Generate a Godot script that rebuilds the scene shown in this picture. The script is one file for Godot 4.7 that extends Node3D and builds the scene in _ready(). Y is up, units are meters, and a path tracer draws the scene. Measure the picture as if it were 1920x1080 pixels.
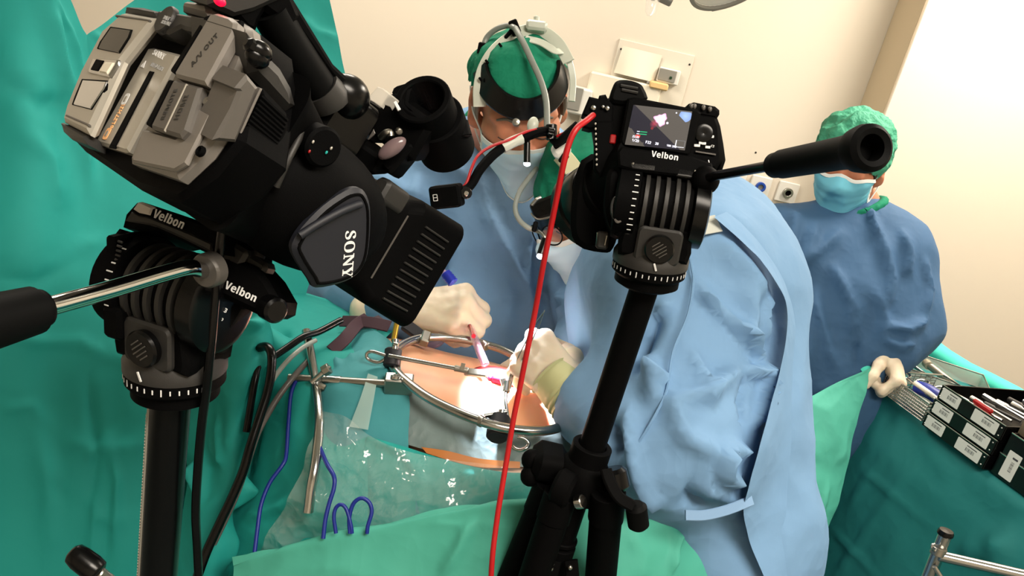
extends Node3D

const FPX := 1440.0                                            # focal length in pixels of the 1920 x 1080 frame
const CAM := Vector3(0, 1.75, 0)
const PITCH := 20.0
const ROLL := 13.0
const HEADLAMP := 4.2
var cr: Vector3
var cu: Vector3
var cf: Vector3
var used := {}
var doff := 0.0
var M := {}

func _ready():
	# ---- camera
	var right := Vector3(1, 0, 0)
	cf = Vector3(0, -sin(deg_to_rad(PITCH)), -cos(deg_to_rad(PITCH)))
	var up := right.cross(cf)
	cr = right * cos(deg_to_rad(ROLL)) + up * sin(deg_to_rad(ROLL))
	cu = up * cos(deg_to_rad(ROLL)) - right * sin(deg_to_rad(ROLL))
	var cam := Camera3D.new()
	cam.name = "camera"
	cam.transform = Transform3D(Basis(cr, cu, -cf), CAM)
	cam.fov = rad_to_deg(2.0 * atan(540.0 / FPX))
	cam.near = 0.02
	cam.current = true
	add_child(cam)
	# ---- surroundings: a closed room, lit by ceiling panels out of view
	var we := WorldEnvironment.new()
	we.name = "surroundings"
	var e := Environment.new()
	e.background_mode = Environment.BG_COLOR
	e.background_color = Color(0, 0, 0)
	e.tonemap_mode = Environment.TONE_MAPPER_LINEAR
	e.tonemap_exposure = 1.65
	e.sdfgi_enabled = true
	e.ssao_enabled = true
	e.ssil_enabled = true
	we.environment = e
	add_child(we)
	materials()
	unseen_ceiling_panel(Vector3(1.5, 2.79, -2.3), 0.6, 1.0, 3.8, "lit ceiling panel out of view, placed to brighten the right wall")
	unseen_ceiling_panel(Vector3(-0.75, 2.79, -2.1), 1.2, 0.6, 2.2, "lit ceiling panel out of view, placed to brighten the left of the back wall")
	unseen_ceiling_panel(Vector3(0.7, 2.79, 0.3), 1.2, 0.6, 4.0, "lit ceiling panel out of view, placed to light drapes and cameras from the front")
	room()
	wall_fittings()
	lamp_heads()
	instrument_table()
	drapes()
	patient()
	retractor()
	people()
	camcorder()
	camcorder_tripod()
	stills_camera()
	stills_tripod()
	cables()
	foreground_bits()

func unseen_ceiling_panel(at: Vector3, w: float, d: float, power: float, label: String) -> void:
	var t := thing("unseen_ceiling_light", label, "ceiling light", at, "unseen ceiling light panels")
	var b := MB.new()
	bx(b, Transform3D(Basis(Vector3.RIGHT, -PI / 2), at + Vector3(0, 0.0, 0)), w + 0.04, d + 0.04, 0.02, 0.004)
	put(b, "frame", M.white_plastic, t)
	b = MB.new()
	bx(b, Transform3D(Basis(Vector3.RIGHT, -PI / 2), at + Vector3(0, -0.008, 0)), w, d, 0.012, 0.002)
	put(b, "diffuser", M.lit_panel, t)
	var l := AreaLight3D.new()
	l.name = "panel_light"
	l.area_size = Vector2(w, d)
	l.light_energy = power
	l.light_color = Color(1.0, 0.955, 0.89)
	l.area_range = 8.0
	l.shadow_enabled = true
	add_child(l)
	l.transform = Transform3D(Basis(Vector3.RIGHT, -PI / 2), at + Vector3(0, -0.02, 0))

func materials() -> void:
	var fine := noise_tex(3, 0.02, 4)
	var weave := noise_tex(11, 0.09, 3)
	var crease := noise_tex(5, 0.006, 3, false, 4.0, true)
	M.wall = relief(mat(Color(0.85, 0.81, 0.75), 0.75, 0, 0.3), fine, 1.5, 0.02)
	M.wall_shade = mat(Color(0.74, 0.68, 0.58), 0.7, 0, 0.3)  # wall colour darkened to carry the shade of the return face
	M.panel = mat(Color(0.85, 0.82, 0.76), 0.5, 0, 0.4)
	M.white_plastic = mat(Color(0.86, 0.85, 0.82), 0.4)
	M.offwhite = mat(Color(0.88, 0.85, 0.78), 0.5)
	M.grey_plastic = mat(Color(0.52, 0.51, 0.48), 0.45)
	M.cream = mat(Color(0.85, 0.72, 0.5), 0.5)
	M.floor = mat(Color(0.35, 0.4, 0.4), 0.35)
	M.dot = mat(Color(0.12, 0.11, 0.1), 0.6)
	M.lit_panel = mat(Color(0.95, 0.95, 0.93), 0.6)
	M.lit_panel.emission_enabled = true
	M.lit_panel.emission = Color(1.0, 0.96, 0.9)
	M.lit_panel.emission_energy_multiplier = 2.0
	M.gown = relief(mat(Color(0.43, 0.575, 0.72), 0.78, 0, 0.35), crease, 2.6, 0.3)
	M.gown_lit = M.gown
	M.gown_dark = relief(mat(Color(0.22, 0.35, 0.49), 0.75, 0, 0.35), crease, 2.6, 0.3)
	M.gown_strap = mat(Color(0.46, 0.59, 0.73), 0.8)
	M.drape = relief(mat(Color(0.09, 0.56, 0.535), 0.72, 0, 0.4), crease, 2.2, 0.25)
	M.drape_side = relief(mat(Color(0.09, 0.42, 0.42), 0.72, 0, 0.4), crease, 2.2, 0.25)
	M.drape_pale = relief(mat(Color(0.27, 0.62, 0.55), 0.7, 0, 0.4), crease, 2.4, 0.3)
	M.drape_lip = mat(Color(0.25, 0.78, 0.7), 0.7)
	M.stockinette = relief(mat(Color(0.38, 0.45, 0.45), 0.5, 0, 0.5), crease, 4.0, 0.3)
	M.cap = relief(mat(Color(0.1, 0.47, 0.36), 0.8, 0, 0.25), crease, 7.0, 0.25)
	M.cap_net = relief(mat(Color(0.25, 0.6, 0.48), 0.7, 0, 0.4), crease, 9.0, 0.5)
	M.mask = mat(Color(0.74, 0.86, 0.93), 0.75, 0, 0.3)
	M.mask_blue = mat(Color(0.42, 0.72, 0.82), 0.75, 0, 0.3)
	M.mask_edge = mat(Color(0.86, 0.88, 0.88), 0.7)
	M.skin = mat(Color(0.72, 0.47, 0.36), 0.55, 0, 0.4)
	M.skin.subsurf_scatter_enabled = true
	M.skin.subsurf_scatter_strength = 0.15
	M.skin_patient = mat(Color(0.83, 0.62, 0.49), 0.4, 0, 0.5)
	M.skin_patient.subsurf_scatter_enabled = true
	M.skin_patient.subsurf_scatter_strength = 0.2
	M.hair = mat(Color(0.2, 0.15, 0.12), 0.7)
	M.hair_grey = mat(Color(0.4, 0.37, 0.34), 0.7)
	M.lip = mat(Color(0.55, 0.3, 0.27), 0.5)
	M.glove = mat(Color(0.87, 0.81, 0.72), 0.45, 0, 0.5)
	M.glove.subsurf_scatter_enabled = true
	M.glove.subsurf_scatter_strength = 0.15
	M.glove_cuff = mat(Color(0.74, 0.74, 0.55), 0.6)
	M.black = relief(mat(Color(0.028, 0.028, 0.03), 0.6, 0, 0.12), weave, 30.0, 0.015)
	M.black_gloss = mat(Color(0.02, 0.02, 0.022), 0.25, 0, 0.36)
	M.black_matte = mat(Color(0.022, 0.022, 0.024), 0.75, 0, 0.15)
	M.rubber = mat(Color(0.028, 0.03, 0.031), 0.6, 0, 0.17)
	M.dark_grey = relief(mat(Color(0.16, 0.155, 0.15), 0.5, 0.2), weave, 40.0, 0.01)
	M.cam_grey = relief(mat(Color(0.47, 0.45, 0.43), 0.42, 0.25), weave, 50.0, 0.006)
	M.cam_silver = mat(Color(0.66, 0.64, 0.6), 0.35, 0.35)
	M.cam_mid = relief(mat(Color(0.33, 0.315, 0.3), 0.45, 0.2), weave, 50.0, 0.008)
	M.steel = mat(Color(0.72, 0.72, 0.71), 0.2, 1.0)
	M.steel_satin = mat(Color(0.62, 0.61, 0.58), 0.34, 1.0)
	M.chrome = mat(Color(0.8, 0.8, 0.8), 0.1, 1.0)
	M.white_print = mat(Color(0.85, 0.85, 0.85), 0.5)
	M.grey_print = mat(Color(0.6, 0.6, 0.6), 0.5)
	M.red_cable = mat(Color(0.66, 0.03, 0.07), 0.45)
	M.red_plastic = mat(Color(0.55, 0.03, 0.05), 0.35)
	M.blue_plastic = mat(Color(0.06, 0.14, 0.62), 0.4)
	M.blue_cord = mat(Color(0.03, 0.13, 0.5), 0.45)
	M.navy = mat(Color(0.05, 0.06, 0.1), 0.6)
	M.tube_grey = mat(Color(0.5, 0.52, 0.5), 0.35)
	M.strap_white = mat(Color(0.75, 0.77, 0.72), 0.35)
	M.clear = mat(Color(0.95, 0.97, 0.97, 0.12), 0.05)
	M.clear.transparency = BaseMaterial3D.TRANSPARENCY_ALPHA
	M.film = mat(Color(0.93, 0.97, 0.96, 0.12), 0.08, 0, 0.6)
	M.film.transparency = BaseMaterial3D.TRANSPARENCY_ALPHA
	M.film.heightmap_enabled = true
	M.film.heightmap_texture = crease
	M.film.heightmap_scale = 0.6
	M.film.uv1_triplanar = true
	M.film.uv1_world_triplanar = true
	M.film.uv1_scale = Vector3.ONE * 5.0
	M.film_milky = mat(Color(0.72, 0.82, 0.8, 0.55), 0.35)
	M.film_milky.transparency = BaseMaterial3D.TRANSPARENCY_ALPHA
	M.drape_hip = relief(mat(Color(0.24, 0.55, 0.58), 0.7, 0, 0.4), crease, 2.4, 0.3)
	M.tube_clear = mat(Color(0.85, 0.7, 0.8, 0.4), 0.1)
	M.tube_clear.transparency = BaseMaterial3D.TRANSPARENCY_ALPHA
	M.film_plain = mat(Color(0.9, 0.88, 0.84, 0.5), 0.3)
	M.film_plain.transparency = BaseMaterial3D.TRANSPARENCY_ALPHA
	M.mirror = mat(Color(0.85, 0.86, 0.88), 0.06, 1.0)
	M.glass_black = mat(Color(0.01, 0.01, 0.012), 0.05, 0, 0.5)
	M.led = mat(Color(1, 1, 1), 0.4)
	M.led.emission_enabled = true
	M.led.emission = Color(0.9, 0.95, 1.0)
	M.led.emission_energy_multiplier = 12.0
	M.red_led = mat(Color(1, 0.05, 0.2), 0.4)
	M.red_led.emission_enabled = true
	M.red_led.emission = Color(1, 0.0, 0.12)
	M.red_led.emission_energy_multiplier = 2.5
	M.wound = mat(Color(0.42, 0.05, 0.05), 0.25)
	M.blood = mat(Color(0.62, 0.02, 0.12), 0.2)
	M.pink_sponge = mat(Color(0.85, 0.08, 0.32), 0.6)
	M.tube_pink = mat(Color(0.8, 0.6, 0.68), 0.15)
	M.label = mat(Color(0.78, 0.79, 0.77), 0.6)
	M.ink = mat(Color(0.22, 0.22, 0.24), 0.6)
	M.iodine = mat(Color(0.7, 0.42, 0.16), 0.5)
	M.tape = mat(Color(0.72, 0.73, 0.7), 0.7)
	M.belt = mat(Color(0.2, 0.08, 0.14), 0.7)
	M.table_steel = mat(Color(0.5, 0.5, 0.5), 0.35, 0.9)

# ---------------------------------------------------------------- view helpers
func P(px: float, py: float, d: float) -> Vector3:
	d += doff
	return CAM + d * (cf + (px - 960.0) / FPX * cr - (py - 540.0) / FPX * cu)

func PY(px: float, py: float, y: float) -> Vector3:
	var dir := cf + (px - 960.0) / FPX * cr - (py - 540.0) / FPX * cu
	return CAM + dir * ((y - CAM.y) / dir.y)

func V(right: float, down: float, near: float) -> Vector3:   # a direction given as seen: right, down, towards the viewer
	return cr * right - cu * down - cf * near

func PL(a: Array) -> PackedVector3Array:                      # [[px, py, depth], ...]
	var o := PackedVector3Array()
	for p in a:
		o.append(P(p[0], p[1], p[2]))
	return o

func frame(at: Vector3, zdir: Vector3, ydir: Vector3) -> Transform3D:   # z along zdir, y near ydir
	var z := zdir.normalized()
	var x := ydir.cross(z).normalized()
	return Transform3D(Basis(x, z.cross(x), z), at)

func ms(t: float, a: float, b: float) -> float:
	var x := clampf((t - a) / (b - a), 0.0, 1.0)
	return x * x * (3.0 - 2.0 * x)

# ---------------------------------------------------------------- mesh builder
class MB:
	var v := PackedVector3Array()
	var n := PackedVector3Array()
	var u := PackedVector2Array()
	var i := PackedInt32Array()

	func soup(t: PackedVector3Array, angle := 38.0) -> void:
		var cosa := cos(deg_to_rad(angle))
		var fc := t.size() / 3
		var fn := PackedVector3Array()
		fn.resize(fc)
		var at := {}
		for f in fc:
			fn[f] = (t[f * 3 + 2] - t[f * 3]).cross(t[f * 3 + 1] - t[f * 3])
			for k in 3:
				var key := Vector3i((t[f * 3 + k] * 20000.0).round())
				if at.has(key):
					at[key].append(f)
				else:
					at[key] = [f]
		for f in fc:
			if fn[f].length_squared() < 1e-24:
				continue
			var a := fn[f].normalized()
			for k in 3:
				var p := t[f * 3 + k]
				var s := Vector3.ZERO
				for g in at[Vector3i((p * 20000.0).round())]:
					var w: Vector3 = fn[g]
					if w.dot(a) > cosa * w.length():
						s += w
				i.append(v.size())
				v.append(p)
				n.append(s.normalized() if s.length_squared() > 1e-30 else a)
				u.append(Vector2.ZERO)

	func sheet(rows: Array) -> void:                            # an open smooth grid with uv
		var nr := rows.size()
		var nc: int = rows[0].size()
		var b0 := v.size()
		var nn := PackedVector3Array()
		nn.resize(nr * nc)
		for r in nr - 1:
			for c in nc - 1:
				var a: Vector3 = rows[r][c]
				var b: Vector3 = rows[r][c + 1]
				var d: Vector3 = rows[r + 1][c]
				var e: Vector3 = rows[r + 1][c + 1]
				var fnv := (e - a).cross(b - d)
				nn[r * nc + c] += fnv
				nn[r * nc + c + 1] += fnv
				nn[(r + 1) * nc + c] += fnv
				nn[(r + 1) * nc + c + 1] += fnv
				i.append_array(PackedInt32Array([b0 + r * nc + c, b0 + r * nc + c + 1, b0 + (r + 1) * nc + c, b0 + r * nc + c + 1, b0 + (r + 1) * nc + c + 1, b0 + (r + 1) * nc + c]))
		for r in nr:
			for c in nc:
				v.append(rows[r][c])
				n.append(nn[r * nc + c].normalized())
				u.append(Vector2(float(c) / (nc - 1), float(r) / (nr - 1)))
	
	func quad(a: Vector3, b: Vector3, c: Vector3, d: Vector3) -> void:   # a top left, b top right, c bottom right, d bottom left as seen from the front
		var nn := (d - a).cross(b - a).normalized()
		var k := v.size()
		v.append_array(PackedVector3Array([a, b, c, d]))
		for q in 4:
			n.append(nn)
		u.append_array(PackedVector2Array([Vector2(0, 0), Vector2(1, 0), Vector2(1, 1), Vector2(0, 1)]))
		i.append_array(PackedInt32Array([k, k + 1, k + 2, k, k + 2, k + 3]))

	func mesh(inv: Transform3D) -> ArrayMesh:
		var vv := inv * v
		var nn := PackedVector3Array()
		nn.resize(n.size())
		for k in n.size():
			nn[k] = inv.basis * n[k]
		var a := []
		a.resize(Mesh.ARRAY_MAX)
		a[Mesh.ARRAY_VERTEX] = vv
		a[Mesh.ARRAY_NORMAL] = nn
		a[Mesh.ARRAY_TEX_UV] = u
		a[Mesh.ARRAY_INDEX] = i
		var m := ArrayMesh.new()
		m.add_surface_from_arrays(Mesh.PRIMITIVE_TRIANGLES, a)
		return m

# rings of equal length -> closed surface; caps are fans about the ring middle
func loft(b: MB, rows: Array, cap := true, angle := 38.0) -> void:
	var t := PackedVector3Array()
	var nc: int = rows[0].size()
	for r in rows.size() - 1:
		for c in nc:
			var d := (c + 1) % nc
			t.append_array(PackedVector3Array([rows[r][c], rows[r][d], rows[r + 1][c], rows[r][d], rows[r + 1][d], rows[r + 1][c]]))
	if cap:
		for e in [0, rows.size() - 1]:
			var m := Vector3.ZERO
			for p in rows[e]:
				m += p
			m /= nc
			for c in nc:
				var d := (c + 1) % nc
				if e == 0:
					t.append_array(PackedVector3Array([rows[e][d], rows[e][c], m]))
				else:
					t.append_array(PackedVector3Array([rows[e][c], rows[e][d], m]))
	outward(t)
	b.soup(t, angle)

func outward(t: PackedVector3Array) -> void:
	var o := Vector3.ZERO
	for p in t:
		o += p
	o /= t.size()
	var vol := 0.0
	for f in range(0, t.size(), 3):
		vol += (t[f] - o).dot((t[f + 1] - o).cross(t[f + 2] - o))
	if vol > 0.0:
		for f in range(0, t.size(), 3):
			var q := t[f + 1]
			t[f + 1] = t[f + 2]
			t[f + 2] = q

func spline(p: PackedVector3Array, per: int, closed := false) -> PackedVector3Array:
	var o := PackedVector3Array()
	var m := p.size()
	var last := m if closed else m - 1
	for k in last:
		var a := p[(k - 1 + m) % m] if closed or k > 0 else p[0] * 2.0 - p[1]
		var d := p[(k + 2) % m] if closed or k + 2 < m else p[m - 1] * 2.0 - p[m - 2]
		for s in per:
			o.append(p[k].cubic_interpolate(p[(k + 1) % m], a, d, float(s) / per))
	if not closed:
		o.append(p[m - 1])
	return o

# round bar along points; radius a number or one per point
func tube(b: MB, pts: PackedVector3Array, rad, sides := 10, cap := true, flat := 1.0, upv := Vector3.ZERO) -> void:
	var rows := []
	var up := upv
	for k in pts.size():
		var t := (pts[mini(k + 1, pts.size() - 1)] - pts[maxi(k - 1, 0)]).normalized()
		if up == Vector3.ZERO:
			up = t.cross(Vector3(0.31, 0.2, 0.93)).normalized()
		var side := t.cross(up).normalized()
		if upv == Vector3.ZERO:
			up = side.cross(t).normalized()
		var u2 := side.cross(t).normalized()
		var r: float = rad if rad is float else rad[k]
		var ring := PackedVector3Array()
		for s in sides:
			var a := TAU * s / sides
			ring.append(pts[k] + side * (cos(a) * r) + u2 * (sin(a) * r * flat))
		rows.append(ring)
	loft(b, rows, cap, 50.0)

func ribbon(b: MB, pts: PackedVector3Array, nrm, w, th: float) -> void:   # flat strap: width w across, thickness th along nrm (one or per point)
	var rows := []
	for k in pts.size():
		var t := (pts[mini(k + 1, pts.size() - 1)] - pts[maxi(k - 1, 0)]).normalized()
		var nv: Vector3 = nrm if nrm is Vector3 else nrm[k]
		var side := t.cross(nv).normalized()
		var m := side.cross(t).normalized()
		var hw: float = (w if w is float else w[k]) * 0.5
		var h := th * 0.5
		var e := minf(h, hw) * 0.6
		rows.append(PackedVector3Array([pts[k] + side * hw + m * (h - e), pts[k] + side * (hw - e) + m * h, pts[k] - side * (hw - e) + m * h, pts[k] - side * hw + m * (h - e),
			pts[k] - side * hw - m * (h - e), pts[k] - side * (hw - e) - m * h, pts[k] + side * (hw - e) - m * h, pts[k] + side * hw - m * (h - e)]))
	loft(b, rows, true, 40.0)

# profile [[radius, height], ...] turned about the frame's y
func lathe(b: MB, xf: Transform3D, prof: Array, sides := 24, cap := true, angle := 38.0) -> void:
	var rows := []
	for q in prof:
		var ring := PackedVector3Array()
		for s in sides:
			var a := TAU * s / sides
			ring.append(xf * Vector3(cos(a) * q[0], q[1], sin(a) * q[0]))
		rows.append(ring)
	loft(b, rows, cap, angle)

func cyl(b: MB, a: Vector3, c: Vector3, r: float, sides := 20, bev := 0.0008, r2 := -1.0) -> void:
	var h := a.distance_to(c)
	var q := r if r2 < 0.0 else r2
	var up := Vector3.UP if absf((c - a).normalized().y) < 0.9 else Vector3.RIGHT
	var f := frame(a, c - a, up)
	var xf := Transform3D(Basis(f.basis.x, f.basis.z, -f.basis.y), a)
	bev = minf(bev, minf(r * 0.5, h * 0.4))
	lathe(b, xf, [[r - bev, 0.0], [r, bev], [q, h - bev], [q - bev, h]], sides)

func ring(b: MB, at: Vector3, axis: Vector3, ra: float, rb: float, h: float, sides := 28) -> void:   # hollow collar: outer ra, inner rb
	var f := frame(at, axis, Vector3.UP if absf(axis.normalized().y) < 0.9 else Vector3.RIGHT)
	var xf := Transform3D(Basis(f.basis.x, f.basis.z, -f.basis.y), at)
	var e := minf(0.0012, h * 0.25)
	var rows := []
	for q in [[rb, 0], [ra - e, 0], [ra, e], [ra, h - e], [ra - e, h], [rb + e, h], [rb, h - e], [rb, 0]]:
		var rg := PackedVector3Array()
		for s in sides:
			rg.append(xf * Vector3(cos(TAU * s / sides) * q[0], q[1], sin(TAU * s / sides) * q[0]))
		rows.append(rg)
	loft(b, rows, false)

func rpoly(w: float, h: float, r: float, seg := 4) -> PackedVector2Array:   # rounded rectangle
	var o := PackedVector2Array()
	for q in [[1, 1, 0], [-1, 1, 1], [-1, -1, 2], [1, -1, 3]]:
		for s in seg + 1:
			var a: float = PI / 2 * (q[2] + float(s) / seg)
			o.append(Vector2(q[0] * (w * 0.5 - r) + cos(a) * r, q[1] * (h * 0.5 - r) + sin(a) * r))
	return o

func inset(p: PackedVector2Array, e: float) -> PackedVector2Array:
	var o := PackedVector2Array()
	var m := p.size()
	var s := 0.0
	for k in m:
		s += p[k].cross(p[(k + 1) % m])
	var sg := 1.0 if s > 0 else -1.0
	for k in m:
		var a := (p[k] - p[(k - 1 + m) % m]).normalized()
		var c := (p[(k + 1) % m] - p[k]).normalized()
		var na := Vector2(-a.y, a.x) * sg
		var nc := Vector2(-c.y, c.x) * sg
		var d := na + nc
		o.append(p[k] + d / maxf(0.35, 1.0 + na.dot(nc)) * e)
	return o

# outline in the frame's x,y drawn out along z from 0 to depth, edges bevelled
func prism(b: MB, xf: Transform3D, poly: PackedVector2Array, depth: float, bev := 0.001, taper := 0.0) -> void:
	var t := PackedVector3Array()
	var rows := []
	var zs := [0.0, bev, depth - bev, depth]
	var fr := inset(poly, taper)
	var ps := [inset(poly, bev), poly, fr, inset(fr, bev)]
	var tri := Geometry2D.triangulate_polygon(poly)
	var m := poly.size()
	for r in 4:
		var g := PackedVector3Array()
		for p in ps[r]:
			g.append(xf * Vector3(p.x, p.y, zs[r]))
		rows.append(g)
	for r in 3:
		for c in m:
			var d := (c + 1) % m
			t.append_array(PackedVector3Array([rows[r][c], rows[r][d], rows[r + 1][c], rows[r][d], rows[r + 1][d], rows[r + 1][c]]))
	# caps wound to agree with the sides
	for k in range(0, tri.size(), 3):
		var a := tri[k]
		var c := tri[k + 1]
		var d := tri[k + 2]
		var ccw := (poly[c] - poly[a]).cross(poly[d] - poly[a]) > 0.0
		var pcw := area2(poly) > 0.0
		if ccw != pcw:
			var q := c
			c = d
			d = q
		t.append_array(PackedVector3Array([rows[0][a], rows[0][d], rows[0][c], rows[3][a], rows[3][c], rows[3][d]]))
	outward(t)
	b.soup(t, 32.0)

func area2(p: PackedVector2Array) -> float:
	var s := 0.0
	for k in p.size():
		s += p[k].cross(p[(k + 1) % p.size()])
	return s

func pts2(a: Array) -> PackedVector2Array:
	var o := PackedVector2Array()
	for k in range(0, a.size(), 2):
		o.append(Vector2(a[k], a[k + 1]))
	return o

func smooth2(p: PackedVector2Array, per: int) -> PackedVector2Array:
	var o := PackedVector2Array()
	var m := p.size()
	for k in m:
		for s in per:
			o.append(p[k].cubic_interpolate(p[(k + 1) % m], p[(k - 1 + m) % m], p[(k + 2) % m], float(s) / per))
	return o

# box centred on the frame, edges rounded
func bx(b: MB, xf: Transform3D, sx: float, sy: float, sz: float, bev := 0.0015, rad := -1.0) -> void:
	var r := bev if rad < 0 else rad
	prism(b, xf.translated_local(Vector3(0, 0, -sz * 0.5)), rpoly(sx, sy, minf(r, minf(sx, sy) * 0.49), 1 if r <= bev else 4), sz, minf(bev, sz * 0.4))

func ell(b: MB, xf: Transform3D, rx: float, ry: float, rz: float, nu := 20, nv := 12) -> void:
	var rows := []
	for r in nv + 1:
		var a := PI * clampf(float(r) / nv, 0.004, 0.996)
		var g := PackedVector3Array()
		for s in nu:
			var c := TAU * s / nu
			g.append(xf * Vector3(sin(a) * cos(c) * rx, cos(a) * ry, sin(a) * sin(c) * rz))
		rows.append(g)
	loft(b, rows, true, 60.0)

# ---------------------------------------------------------------- nodes
func thing(called: String, label: String, category: String, at: Vector3, group := "", kind := "") -> Node3D:
	var o := Node3D.new()
	o.name = numbered(called)
	add_child(o, true)
	o.position = at
	tag(o, label, category, group, kind)
	return o

func numbered(called: String) -> String:
	var k: int = used.get(called, 0)
	used[called] = k + 1
	return called if k == 0 else "%s_%03d" % [called, k]

func tag(o: Node3D, label: String, category := "", group := "", kind := "") -> void:
	if label: o.set_meta("label", label)
	if category: o.set_meta("category", category)
	if group: o.set_meta("group", group)
	if kind: o.set_meta("kind", kind)

func world_of(o: Node) -> Transform3D:
	var t := Transform3D()
	while o != null and o != self and o is Node3D:
		t = o.transform * t
		o = o.get_parent()
	return t

func put(b: MB, called: String, m: Material, parent: Node3D = null, label := "", kind := "") -> MeshInstance3D:
	var o := MeshInstance3D.new()
	var p: Node = parent if parent else self
	var k := 0
	var nm := called
	if parent == null:
		nm = numbered(called)
	else:
		while p.has_node(NodePath(nm)):
			k += 1
			nm = "%s_%03d" % [called, k]
	o.name = nm
	p.add_child(o, true)
	var c := Vector3.ZERO
	if parent == null:                                        # a thing of one mesh: origin at its middle, on its lowest point
		var lo := b.v[0]
		var hi := b.v[0]
		for q in b.v:
			lo = lo.min(q)
			hi = hi.max(q)
		c = Vector3((lo.x + hi.x) * 0.5, lo.y, (lo.z + hi.z) * 0.5)
		o.position = c
	o.mesh = b.mesh(world_of(o).affine_inverse())
	o.material_override = null
	o.mesh.surface_set_material(0, m)
	if label: o.set_meta("label", label)
	if kind: o.set_meta("kind", kind)
	return o

func one(b: MB, called: String, m: Material, label: String, category: String, group := "", kind := "") -> MeshInstance3D:
	var o := put(b, called, m)
	tag(o, label, category, group, kind)
	return o

func lettering(txt: String, size: float, xf: Transform3D, m: Material, called: String, parent: Node3D, bold := true, fontname := "Droid Sans", sx := 1.0) -> MeshInstance3D:
	var t := TextMesh.new()
	var f := SystemFont.new()
	f.font_names = PackedStringArray([fontname])
	f.font_weight = 700 if bold else 400
	t.font = f
	t.text = txt
	t.font_size = 64
	t.pixel_size = 0.001
	var k0 := size * 0.66 / 0.064
	t.depth = 0.0004 / k0
	t.curve_step = 2.0
	t.material = m
	var o := MeshInstance3D.new()
	var nm := called
	var k := 0
	while parent.has_node(NodePath(nm)):
		k += 1
		nm = "%s_%03d" % [called, k]
	o.name = nm
	o.mesh = t
	parent.add_child(o, true)
	o.transform = world_of(parent).affine_inverse() * xf.scaled_local(Vector3(sx * k0, k0, k0))
	return o

# ---------------------------------------------------------------- materials
func mat(c: Color, rough := 0.6, metal := 0.0, spec := 0.5) -> StandardMaterial3D:
	var m := StandardMaterial3D.new()
	m.albedo_color = c
	m.roughness = rough
	m.metallic = metal
	m.metallic_specular = spec
	m.cull_mode = BaseMaterial3D.CULL_DISABLED
	return m

func noise_tex(seed_: int, freq: float, octaves := 4, normal := false, strength := 4.0, ridged := false) -> NoiseTexture2D:
	var f := FastNoiseLite.new()
	f.seed = seed_
	f.noise_type = FastNoiseLite.TYPE_SIMPLEX_SMOOTH
	f.frequency = freq
	f.fractal_type = FastNoiseLite.FRACTAL_RIDGED if ridged else FastNoiseLite.FRACTAL_FBM
	f.fractal_octaves = octaves
	var t := NoiseTexture2D.new()
	t.width = 512
	t.height = 512
	t.seamless = true
	t.noise = f
	t.as_normal_map = normal
	t.bump_strength = strength
	return t

func relief(m: StandardMaterial3D, tex: Texture2D, scale: float, cm: float) -> StandardMaterial3D:
	m.uv1_triplanar = true
	m.uv1_world_triplanar = true
	m.uv1_scale = Vector3.ONE * scale
	m.heightmap_enabled = true
	m.heightmap_texture = tex
	m.heightmap_scale = cm
	return m

# ---------------------------------------------------------------- bodies: tapered bones joined with a smooth minimum, meshed as surface nets
class SDF:
	var bones := []                                            # [a, b, ra, rb]
	var balls := []                                            # [inverse transform, radii, least radius, centre, reach]
	var cuts := []                                             # smooth hollows: [centre, r]
	var k := 0.03
	func bone(a: Vector3, b: Vector3, ra: float, rb: float) -> void:
		bones.append([a, b, ra, rb])
	func chain(p: PackedVector3Array, r: Array) -> void:
		for q in p.size() - 1:
			bones.append([p[q], p[q + 1], r[q], r[q + 1]])
	func ball(xf: Transform3D, r: Vector3) -> void:
		balls.append([xf.affine_inverse(), r, minf(r.x, minf(r.y, r.z)), xf.origin, maxf(r.x, maxf(r.y, r.z))])
	func d(p: Vector3, bi: Array, qi: Array) -> float:
		var best := 1e3
		for e in bi:
			var a: Vector3 = e[0]
			var ba: Vector3 = e[1] - a
			var pa := p - a
			var h := clampf(pa.dot(ba) / maxf(ba.length_squared(), 1e-9), 0.0, 1.0)
			var x: float = (pa - ba * h).length() - lerpf(e[2], e[3], h)
			var w := maxf(k - absf(best - x), 0.0) / k
			best = minf(best, x) - w * w * k * 0.25
		for e in qi:
			var q: Vector3 = (e[0] * p) / e[1]
			var l := q.length()
			var g: float = (q / e[1]).length()
			var x: float = l * (l - 1.0) / maxf(g, 1e-6) if l > 0.2 else -e[2] * (1.0 - l)
			var w := maxf(k - absf(best - x), 0.0) / k
			best = minf(best, x) - w * w * k * 0.25
		for e in cuts:
			var x: float = e[1] - (p - e[0]).length()
			var w := maxf(k * 0.5 - absf(best - x), 0.0) / (k * 0.5)
			best = maxf(best, x) + w * w * k * 0.125
		return best
	func at(p: Vector3) -> float:
		return d(p, bones, balls)

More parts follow.
